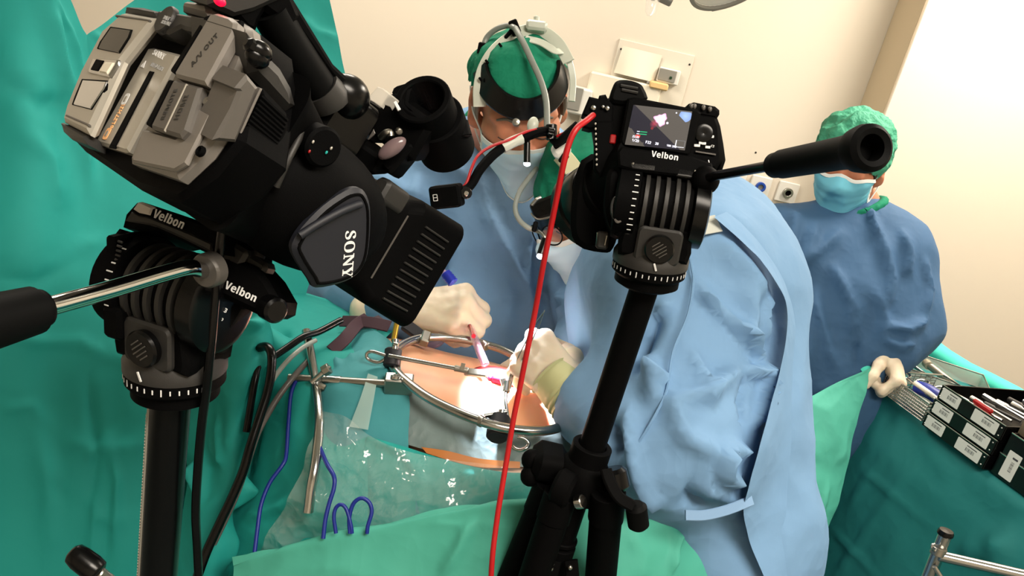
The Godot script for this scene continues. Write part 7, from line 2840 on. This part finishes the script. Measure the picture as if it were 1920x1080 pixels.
	prism(b, S.translated_local(Vector3(0, 0, -0.03)), zpoly(S, -0.004, [1116, 226, 1150, 226, 1152, 290, 1124, 332, 1114, 316]), 0.026, 0.002)
	put(b, "cage_bar", M.black_matte, cage)
	for k in 9:
		b = MB.new()
		ell(b, Transform3D(S.basis, S * loc(S, 1116.5 + k * 0.3, 232 + k * 9.6, 2, -0.003)), 0.0011, 0.0014, 0.0008, 8, 5)
		put(b, "cage_stud", M.cam_silver, cage)
	for q in [[1113, 202, 0.0026], [1131, 200, 0.0018], [1139, 203, 0.0024]]:
		b = MB.new()
		ell(b, Transform3D(S.basis, S * loc(S, q[0], q[1], 2, -0.003)), q[2], q[2], 0.001, 10, 6)
		put(b, "cage_screw", M.steel, cage)
	# lens, pointing down towards the wound
	var lo := P(1182, 332, 0.79)
	var ld := (P(1096, 398, 0.875) - lo).normalized()
	var lf := frame(lo, ld, cu)
	var lx := Transform3D(Basis(lf.basis.x, lf.basis.z, -lf.basis.y), lo)
	b = MB.new()
	lathe(b, lx, [[0.034, -0.03], [0.036, 0.0], [0.036, 0.02], [0.039, 0.024], [0.039, 0.04], [0.0365, 0.042], [0.0365, 0.046], [0.041, 0.05]], 44)
	var lens := put(b, "lens_barrel", M.black, t)
	b = MB.new()
	lathe(b, lx, [[0.04, 0.05], [0.043, 0.054], [0.0445, 0.07], [0.0435, 0.072], [0.0435, 0.075], [0.0455, 0.077], [0.047, 0.09], [0.0445, 0.09], [0.041, 0.06], [0.01, 0.055]], 44)
	put(b, "lens_hood", M.black_gloss, lens)
	b = MB.new()
	ring(b, lx * Vector3(0, 0.024, 0), lx.basis.y, 0.0405, 0.037, 0.014, 44)
	put(b, "zoom_ring", M.rubber, lens)
	b = MB.new()
	prism(b, S.translated_local(Vector3(0, 0, -0.09)), smooth2(zpoly(S, -0.03, [1090, 300, 1150, 300, 1160, 420, 1150, 466, 1130, 474, 1080, 458, 1070, 400]), 3), 0.06, 0.006)
	put(b, "lens_support", M.black, lens)
	b = MB.new()
	bx(b, Transform3D(S.basis, S * loc(S, 1129, 450, 2, -0.02)), 0.012, 0.018, 0.03, 0.002)
	put(b, "support_lever", M.dark_grey, lens)
	b = MB.new()
	tube(b, PackedVector3Array([S * loc(S, 1121, 436, 2, -0.012), S * loc(S, 1120, 462, 2, -0.012)]), 0.0014, 6)
	tube(b, PackedVector3Array([S * loc(S, 1138, 442, 2, -0.004), S * loc(S, 1134, 460, 2, -0.004)]), 0.001, 6)
	put(b, "lever_edge", M.steel_satin, lens)

func screen_material() -> StandardMaterial3D:
	# what the screen shows, drawn as on the photographed screen: 3 x 2 picture
	var w := 330
	var h := 220
	var im := Image.create(w, h, false, Image.FORMAT_RGBA8)
	for y in h:
		for x in w:
			var u := x / float(w)
			var v := y / float(h)
			var c := Color(0.3, 0.28, 0.26)
			var d := v - (u * 1.05 + 0.02)                       # the dark diagonal
			if u < 0.02 + v * 0.9 and not (v > 0.55 and u < (v - 0.55) * 0.75 + 0.03) or (d > 0.04 and u > (v - 0.55) * 0.75 and u < 0.62):
				c = Color(0.07, 0.07, 0.13)
			if v > 0.58 and u < (v - 0.58) * 0.62 + 0.05:
				c = Color(0.29, 0.27, 0.25)
			if v > 0.9 and u > 0.18 and u < 0.3 and u < (v - 0.6):
				c = Color(0.29, 0.27, 0.25)
			var g := Vector2((u - 0.5) * 1.5, v - 0.29)
			var r := g.length() * (1.0 + 0.18 * sin(g.angle() * 3.0 + 1.0) + 0.08 * sin(g.angle() * 7.0))
			if r < 0.15:
				c = Color(0.98, 0.93, 1.0).lerp(Color(0.8, 0.55, 0.7), ms(r, 0.1, 0.15))
			var g2 := Vector2((u - 0.4) * 1.5, v - 0.42)
			if g2.length() < 0.1 and r > 0.13:
				c = c.lerp(Color(0.7, 0.2, 0.3), 0.85 - g2.length() * 6.0)
			if Vector2((u - 0.385) * 1.5, v - 0.53).length() < 0.035:
				c = Color(0.45, 0.1, 0.15)
			var g3 := Vector2((u - 0.9) * 1.5, v - 0.13)
			if g3.length() < 0.16 and (u - 0.86) * 1.2 > (v - 0.16) - 0.06 and v > 0.03:
				c = Color(0.6, 0.7, 0.86).lerp(Color(0.4, 0.5, 0.7), g3.length() * 4.0)
			if Vector2((u - 0.62) * 1.5, v - 0.36).length() < 0.03:
				c = Color(0.95, 0.9, 1.0)
			if Vector2((u - 0.74) * 1.5, v - 0.08).length() < 0.02:
				c = Color(0.95, 0.95, 1.0)
			for k in 2:
				if absf(v - 0.64 - k * 0.06) < 0.012 and u > 0.2 and u < 0.32:
					c = Color(0.1, 0.65, 0.42)
				elif absf(v - 0.64 - k * 0.06) < 0.012 and u > 0.15 and u < 0.195:
					c = Color(0.85, 0.87, 0.95)
			if absf(v - 0.76) < 0.035 and u > 0.14 and u < 0.22:
				c = Color(0.8, 0.2, 0.15)
			if u > 0.82 and u < 0.835 and v > 0.76 and v < 0.93 or u > 0.82 and u < 0.97 and v > 0.925 and v < 0.94:
				c = Color(0.95, 0.95, 1.0)
			elif u > 0.82 and u < 0.98 and v > 0.76 and v < 0.94 and (absf(v - 0.765) < 0.005 or absf(u - 0.975) < 0.004):
				c = Color(0.45, 0.45, 0.45)
			im.set_pixel(x, y, c)
	var tex := ImageTexture.create_from_image(im)
	var m := mat(Color(0.02, 0.02, 0.02), 0.25)
	m.emission_enabled = true
	m.emission = Color(1, 1, 1)
	m.emission_operator = BaseMaterial3D.EMISSION_OP_MULTIPLY
	m.emission_texture = tex
	m.emission_energy_multiplier = 1.0
	return m

func stills_tripod() -> void:
	var hub := P(1102, 862, 0.86)
	var t := thing("tripod", "black tripod with rubber-gripped handle and crank carrying the small camera", "tripod", Vector3(hub.x, 0, hub.z))
	var ax := V(0.98, 0.16, 0.1).normalized()
	var up := (P(1190, 500, 0.78) - hub).normalized()
	up = (up - ax * up.dot(ax)).normalized()
	var F := Transform3D(Basis(ax, up, ax.cross(up)), P(1238, 388, 0.765))
	fluid_head(t, F, 1.0, -0.054, -0.036, 0.036)
	# name plate and release block under the camera
	var q := Transform3D(Basis(V(0.985, 0.16, 0.05).normalized(), V(0.16, -0.985, 0.0).normalized(), V(0, 0, 1)).orthonormalized(), P(1247, 300, 0.74))
	q.basis.z = q.basis.x.cross(q.basis.y)
	var b := MB.new()
	prism(b, q.translated_local(Vector3(0, 0, -0.05)), zpoly(q, 0.0, [1166, 274, 1296, 292, 1336, 306, 1340, 328, 1322, 340, 1290, 332, 1186, 320, 1160, 312, 1158, 284]), 0.05, 0.002)
	var blk := put(b, "release_block", M.black, t)
	lettering("Velbon", 0.012, q * Transform3D(Basis(), loc(q, 1247, 292, 2, 0.0004)), M.white_print, "maker_name", blk, true)
	b = MB.new()
	prism(b, q.translated_local(Vector3(0, 0, -0.05)), zpoly(q, -0.002, [1180, 304, 1230, 310, 1228, 322, 1184, 318]), 0.05, 0.001)
	prism(b, q.translated_local(Vector3(0, 0, -0.05)), zpoly(q, -0.002, [1272, 316, 1312, 322, 1306, 336, 1268, 330]), 0.05, 0.001)
	put(b, "block_lip", M.dark_grey, blk)
	b = MB.new()
	tube(b, PL([[1186, 308, 0.736], [1188, 305, 0.736]]), 0.001, 5)
	tube(b, spline(PL([[1302, 320, 0.737], [1307, 322, 0.737], [1309, 327, 0.737]]), 3), 0.0012, 5)
	put(b, "block_glint", M.steel_satin, blk)
	# left cheek with its oval recess
	b = MB.new()
	prism(b, q.translated_local(Vector3(0, 0, -0.05)), smooth2(zpoly(q, -0.012, [1144, 316, 1180, 318, 1186, 360, 1184, 410, 1176, 440, 1152, 440, 1136, 400, 1136, 350]), 3), 0.04, 0.004)
	put(b, "side_cheek", M.black, t)
	b = MB.new()
	tube(b, spline(PL([[1181, 326, 0.742], [1182, 350, 0.742], [1181, 374, 0.742]]), 4), 0.0014, 6)
	put(b, "cheek_edge", M.cam_mid, t)
	b = MB.new()
	var lp := PackedVector3Array()
	for k in 21:
		var a := TAU * k / 20.0
		lp.append(P(1160 + cos(a) * 13, 392 + sin(a) * 24, 0.744))
	tube(b, lp, 0.0016, 6)
	put(b, "oval_rim", M.dark_grey, t)
	b = MB.new()
	tube(b, spline(PL([[1152, 408, 0.741], [1157, 416, 0.741], [1164, 414, 0.741]]), 4), 0.0016, 6)
	put(b, "oval_glint", M.cam_mid, t)
	# pan handle: rod and rubber grip with an open end
	b = MB.new()
	tube(b, PL([[1318, 336, 0.735], [1345, 329, 0.72], [1460, 308, 0.63]]), 0.0046, 14)
	var rod := put(b, "pan_handle", M.black_gloss, t)
	b = MB.new()
	ell(b, Transform3D(F.basis, P(1322, 338, 0.74)), 0.014, 0.014, 0.014, 16, 10)
	put(b, "handle_joint", M.black, t)
	var g0 := P(1448, 311, 0.64)
	var g1 := P(1634, 277, 0.515)
	var gd := (g1 - g0).normalized()
	b = MB.new()
	var gl := g0.distance_to(g1)
	var gf := frame(g0, gd, cu)
	var gx := Transform3D(Basis(gf.basis.x, gf.basis.z, -gf.basis.y), g0)
	lathe(b, gx, [[0.008, 0.0], [0.0105, 0.004], [0.0108, 0.012], [0.0118, 0.016], [0.012, gl - 0.035], [0.0125, gl - 0.02], [0.0155, gl - 0.014], [0.0168, gl - 0.006], [0.0162, gl], [0.013, gl + 0.003], [0.0092, gl + 0.001], [0.0088, gl - 0.008], [0.0086, gl - 0.03]], 40)
	put(b, "rubber_grip", M.rubber, rod)
	b = MB.new()
	lathe(b, gx, [[0.0087, gl - 0.012], [0.0002, gl - 0.012]], 24, false)
	put(b, "grip_bore", M.black_matte, rod)
	# column
	b = MB.new()
	cyl(b, F * Vector3(0, -0.082, 0), hub, 0.0148, 32)
	put(b, "centre_column", M.black, t)
	var dn := (hub - F * Vector3(0, -0.082, 0)).normalized()
	b = MB.new()
	cyl(b, hub, hub + dn * 0.16, 0.0155, 28)
	ring(b, hub + dn * 0.105, dn, 0.0185, 0.015, 0.006, 28)
	put(b, "lower_column", M.black, t)
	b = MB.new()
	cyl(b, hub + dn * 0.115, hub + dn * 0.3, 0.019, 28)
	put(b, "brace_hub", M.black_matte, t)
	# crown with collar, knob, crank
	b = MB.new()
	ring(b, hub + dn * 0.01, -dn, 0.0225, 0.0155, 0.03, 36)
	put(b, "collar", M.black, t)
	b = MB.new()
	var hf := frame(hub, -dn, cr)
	var hx := Transform3D(Basis(hf.basis.x, hf.basis.z, -hf.basis.y), hub)
	lathe(b, hx, [[0.018, -0.05], [0.03, -0.044], [0.033, -0.02], [0.027, -0.006], [0.0225, 0.0]], 30)
	put(b, "crown", M.black, t)
	b = MB.new()
	bx(b, Transform3D(hx.basis, P(1030, 866, 0.875)), 0.05, 0.034, 0.04, 0.008, 0.012)
	put(b, "shoulder", M.black, t)
	for k in 2:
		b = MB.new()
		ell(b, Transform3D(hx.basis, P(997 - k * 2, 862 + k * 30, 0.87)), 0.0105, 0.013, 0.012, 14, 9)
		put(b, "wing_knob", M.black, t)
	b = MB.new()
	cyl(b, P(998, 877, 0.87), P(1020, 880, 0.875), 0.006, 12)
	put(b, "knob_stem", M.black, t)
	b = MB.new()
	cyl(b, P(1148, 878, 0.845), P(1158, 920, 0.845), 0.0155, 22, 0.004)
	put(b, "crank_drum", M.black_gloss, t)
	b = MB.new()
	ribbon(b, spline(PL([[1136, 880, 0.825], [1142, 900, 0.82], [1160, 932, 0.815], [1188, 950, 0.812]]), 4), V(0.2, -0.3, 0.9).normalized(), 0.013, 0.005)
	put(b, "crank_arm", M.black, t)
	b = MB.new()
	cyl(b, P(1192, 945, 0.815), P(1198, 990, 0.825), 0.0115, 20, 0.004)
	put(b, "crank_handle", M.rubber, t)
	b = MB.new()
	cyl(b, P(1081, 942, 0.83), P(1094, 940, 0.825), 0.0075, 16)
	put(b, "bolt", M.steel, t)
	b = MB.new()
	cyl(b, P(1040, 908, 0.845), P(1075, 925, 0.838), 0.021, 24, 0.004)
	put(b, "leg_hinge", M.black, t)
	# legs: two towards the viewer's left, one straight below
	for q2 in [[1030, 905, 0.87, 960, 1075, 0.93, 0.0165], [1052, 925, 0.845, 1000, 1085, 0.87, 0.0185], [1140, 920, 0.84, 1126, 1085, 0.9, 0.0195]]:
		var a := P(q2[0], q2[1], q2[2])
		var c := P(q2[3], q2[4], q2[5])
		var d := c - a
		var e := a + d * ((0.012 - a.y) / d.y)
		b = MB.new()
		cyl(b, a, a + d * 0.3, q2[6] * 1.02, 24)
		cyl(b, a + d * 0.28, e, q2[6] * 0.94, 24)
		var leg := put(b, "leg", M.black, t)
		b = MB.new()
		ell(b, Transform3D(Basis(), e), 0.02, 0.012, 0.02, 14, 8)
		put(b, "rubber_foot", M.rubber, leg)
	for q2 in [[1035, 1057], [1033, 1066], [1069, 1064]]:
		b = MB.new()
		ell(b, Transform3D(Basis(), P(q2[0], q2[1], 0.86)), 0.003, 0.003, 0.003, 10, 6)
		put(b, "brace_rivet", M.steel_satin, t)
	b = MB.new()
	ribbon(b, PL([[1040, 1050, 0.87], [1030, 1090, 0.87]]), -cf, 0.016, 0.005)
	ribbon(b, PL([[1070, 1050, 0.87], [1074, 1090, 0.87]]), -cf, 0.016, 0.005)
	put(b, "leg_brace", M.black, t)

# ---------------------------------------------------------------- cables, tubes, stands
func cables() -> void:
	var b := MB.new()
	bar(b, [[1112, 216, 0.745], [1100, 226, 0.73], [1082, 240, 0.72], [1068, 266, 0.72], [1056, 310, 0.725], [1044, 370, 0.74], [1032, 430, 0.755], [1018, 500, 0.77], [1004, 580, 0.79], [988, 660, 0.8], [974, 730, 0.81], [962, 790, 0.815], [952, 850, 0.82], [942, 910, 0.82], [931, 980, 0.82], [922, 1060, 0.82], [920, 1150, 0.84], [915, 1500, 0.95], [900, 2000, 1.1]], 0.0030, 6, 10)
	one(b, "red_cable", M.red_cable, "long red cable hanging down from the stills camera past the wound", "cable")
	var t := thing("power_cable", "black cable with ribbed plug hanging from the video camera beside its tripod", "cable", P(380, 800, 0.6))
	b = MB.new()
	bar(b, [[424, 392, 0.545], [416, 440, 0.548], [408, 500, 0.552], [402, 570, 0.558], [396, 640, 0.566], [388, 720, 0.58], [378, 800, 0.6], [371, 880, 0.62], [367, 960, 0.64], [370, 1030, 0.66], [374, 1120, 0.68]], 0.0036, 6, 10)
	put(b, "cord", M.black_gloss, t)
	b = MB.new()
	tube(b, PL([[452, 326, 0.545], [441, 350, 0.545], [432, 372, 0.545], [426, 398, 0.545]]), [0.007, 0.0075, 0.006, 0.0042], 14)
	put(b, "plug", M.rubber, t)
	for k in 3:
		b = MB.new()
		ring(b, P(433 - k * 3, 374 + k * 8, 0.545), V(0.3, -1, 0), 0.0066, 0.003, 0.002, 14)
		put(b, "plug_rib", M.rubber, t)
	# cable bundle on the drapes
	doff = -0.035
	b = MB.new()
	bar(b, [[640, 600, 1.2], [598, 622, 1.17], [570, 631, 1.15], [538, 652, 1.13], [508, 672, 1.11], [486, 684, 1.1], [478, 712, 1.09], [470, 760, 1.085], [462, 810, 1.08]], 0.0052, 6, 10)
	one(b, "black_cable", M.black_gloss, "thick black cable coming out from under the patient drape", "cable")
	b = MB.new()
	bar(b, [[486, 652, 1.1], [500, 650, 1.09], [509, 664, 1.08], [508, 700, 1.075], [500, 740, 1.07], [484, 790, 1.06], [468, 840, 1.05], [456, 882, 1.045], [436, 930, 1.04], [410, 985, 1.035], [385, 1040, 1.03], [360, 1110, 1.02]], 0.0062, 6, 10)
	one(b, "black_hose", M.black_gloss, "black hose bending in a loop and running down to the bottom edge", "hose")
	b = MB.new()
	bar(b, [[592, 638, 1.15], [570, 650, 1.13], [548, 668, 1.11], [526, 692, 1.1], [506, 722, 1.085], [494, 750, 1.08], [482, 790, 1.075]], 0.0034, 6, 10)
	one(b, "grey_tube", M.tube_grey, "thin grey tube curving above the smoky tube on the drape", "tube")
	b = MB.new()
	bar(b, [[586, 668, 1.16], [556, 700, 1.13], [526, 738, 1.11], [500, 780, 1.09], [482, 815, 1.07], [466, 862, 1.055], [446, 920, 1.05], [424, 970, 1.045], [400, 1020, 1.04]], 0.0044, 6, 10)
	one(b, "smoky_tube", mat(Color(0.34, 0.32, 0.31), 0.3), "smoky grey tube running beside the black hose", "tube")
	b = MB.new()
	bar(b, [[572, 690, 1.15], [548, 730, 1.12], [541, 790, 1.1], [537, 850, 1.08], [531, 870, 1.07], [506, 905, 1.06], [490, 945, 1.05], [483, 990, 1.04], [477, 1040, 1.03]], 0.0028, 6, 8)
	one(b, "blue_cable", M.blue_cord, "blue cord falling down the dark green drape left of the pouch", "cord")
	b = MB.new()
	bar(b, [[596, 830, 1.045], [612, 868, 1.03], [626, 893, 1.015], [626, 915, 1.01], [617, 945, 1.005], [610, 975, 1.0], [606, 1010, 0.995]], 0.0028, 6, 8)
	one(b, "blue_cable", M.blue_cord, "blue cord hanging inside the clear plastic pouch", "cord")
	b = MB.new()
	bar(b, [[630, 1000, 0.99], [626, 970, 0.992], [630, 952, 0.994], [640, 946, 0.994], [650, 956, 0.993], [658, 985, 0.99], [660, 1000, 0.99]], 0.0024, 6, 8)
	one(b, "blue_cable", M.blue_cord, "small bent loop of blue cord left of the larger loop", "cord")
	b = MB.new()
	bar(b, [[656, 1000, 0.99], [655, 970, 0.992], [663, 944, 0.994], [678, 934, 0.994], [692, 942, 0.994], [697, 960, 0.993], [690, 985, 0.99], [688, 1000, 0.99]], 0.0026, 6, 8)
	one(b, "blue_cable", M.blue_cord, "larger round loop of blue cord in the plastic pouch", "cord")
	doff = 0.0
	# dark straps by the hip
	for q in [[[690, 596, 1.22], [668, 610, 1.19], [648, 634, 1.16], [622, 658, 1.14]], [[700, 596, 1.23], [712, 606, 1.21], [718, 616, 1.2]], [[640, 602, 1.22], [690, 604, 1.2], [730, 612, 1.19]]]:
		b = MB.new()
		ribbon(b, spline(PL(q), 5), V(0.3, -0.4, 0.8).normalized(), 0.02, 0.003)
		var nm := ["long purple-brown strap lying across the teal hip drape", "short purple-brown strap end behind the lens hood", "thin purple-brown strap running along the top of the hip"]
		one(b, "purple_strap", M.belt, nm[used.get("purple_strap", 0)], "strap", "purple straps")
	# suction line through the fist
	t = thing("suction_tube", "clear suction tube stained with blood, blue connector above the gloved fist", "tube", P(880, 600, 1.2))
	b = MB.new()
	bar(b, [[812, 484, 1.24], [824, 500, 1.235], [836, 514, 1.23]], 0.0042, 4, 10)
	put(b, "tube", M.tube_clear, t)
	b = MB.new()
	bar(b, [[864, 572, 1.3], [873, 594, 1.28], [884, 620, 1.235], [896, 650, 1.17], [910, 684, 1.15]], 0.0064, 4, 14)
	put(b, "tube", M.tube_clear, t)
	b = MB.new()
	cyl(b, P(835, 512, 1.23), P(850, 530, 1.225), 0.0085, 16)
	for k in 4:
		ring(b, P(838 + k * 3.4, 516 + k * 4, 1.23), V(0.6, 0.75, 0), 0.0095, 0.006, 0.0022, 16)
	put(b, "connector", M.blue_plastic, t, "blue ribbed connector")
	b = MB.new()
	bar(b, [[876, 602, 1.262], [882, 614, 1.235], [888, 630, 1.181]], 0.0035, 4, 10)
	bar(b, [[893, 644, 1.173], [901, 662, 1.162], [909, 682, 1.15]], 0.003, 4, 10)
	put(b, "blood", M.blood, t)
	b = MB.new()
	bar(b, [[770, 640, 1.3], [800, 648, 1.28], [826, 640, 1.27], [828, 612, 1.28]], 0.0064, 6, 12)
	one(b, "clear_hose", M.tube_clear, "clear mauve hose curling behind the back of the steel ring", "hose")

func foreground_bits() -> void:
	var t := thing("side_rail", "polished steel rail post with black cap at the lower right corner", "rail", Vector3(P(1775, 990, 1.25).x, 0, P(1775, 990, 1.25).z))
	var b := MB.new()
	var top := P(1773, 1000, 1.25)
	cyl(b, top, P(1738, 1090, 1.275), 0.0105, 22)
	put(b, "post", M.steel, t)
	b = MB.new()
	lathe(b, frame_y(P(1772, 1002, 1.25), (top - P(1738, 1090, 1.275)).normalized()), [[0.0108, -0.002], [0.0125, 0.0], [0.0125, 0.004], [0.0105, 0.0075], [0.0005, 0.0085]], 24)
	put(b, "cap", M.black_gloss, t)
	b = MB.new()
	cyl(b, P(1762, 1026, 1.25), P(1757, 1040, 1.252), 0.0118, 22)
	put(b, "collar", M.steel_satin, t)
	b = MB.new()
	cyl(b, P(1760, 1042, 1.25), P(2050, 1108, 1.2), 0.0088, 20)
	put(b, "cross_rail", M.steel, t)
	b = MB.new()
	bar(b, [[1752, 1034, 1.245], [1747, 1028, 1.24], [1748, 1021, 1.24], [1753, 1020, 1.24]], 0.0018, 4, 8)
	put(b, "hook", M.steel, t)
	b = MB.new()
	bar(b, [[1752, 1062, 1.25], [1762, 1078, 1.25], [1776, 1100, 1.25]], 0.004, 4, 10)
	put(b, "brace", M.steel, t)
	b = MB.new()
	cyl(b, P(1738, 1090, 1.275), Vector3(P(1738, 1090, 1.275).x, 0.0, P(1738, 1090, 1.275).z), 0.0105, 16)
	put(b, "lower_post", M.steel_satin, t)
	t = thing("pan_lever", "black rubber-ended steel handle poking up at the lower left corner", "handle", P(190, 1085, 0.5))
	b = MB.new()
	tube(b, PL([[134, 1034, 0.5], [138, 1037, 0.5], [150, 1047, 0.5], [170, 1062, 0.5], [182, 1072, 0.5], [186, 1075, 0.5]]), [0.0045, 0.0068, 0.0078, 0.008, 0.0075, 0.0055], 20)
	put(b, "rubber_end", M.black_gloss, t)
	b = MB.new()
	cyl(b, P(182, 1072, 0.5), P(300, 1165, 0.55), 0.0044, 16)
	put(b, "shaft", M.steel_satin, t)

func frame_y(at: Vector3, y: Vector3) -> Transform3D:
	var f := frame(at, y, cr)
	return Transform3D(Basis(f.basis.x, f.basis.z, -f.basis.y), at)
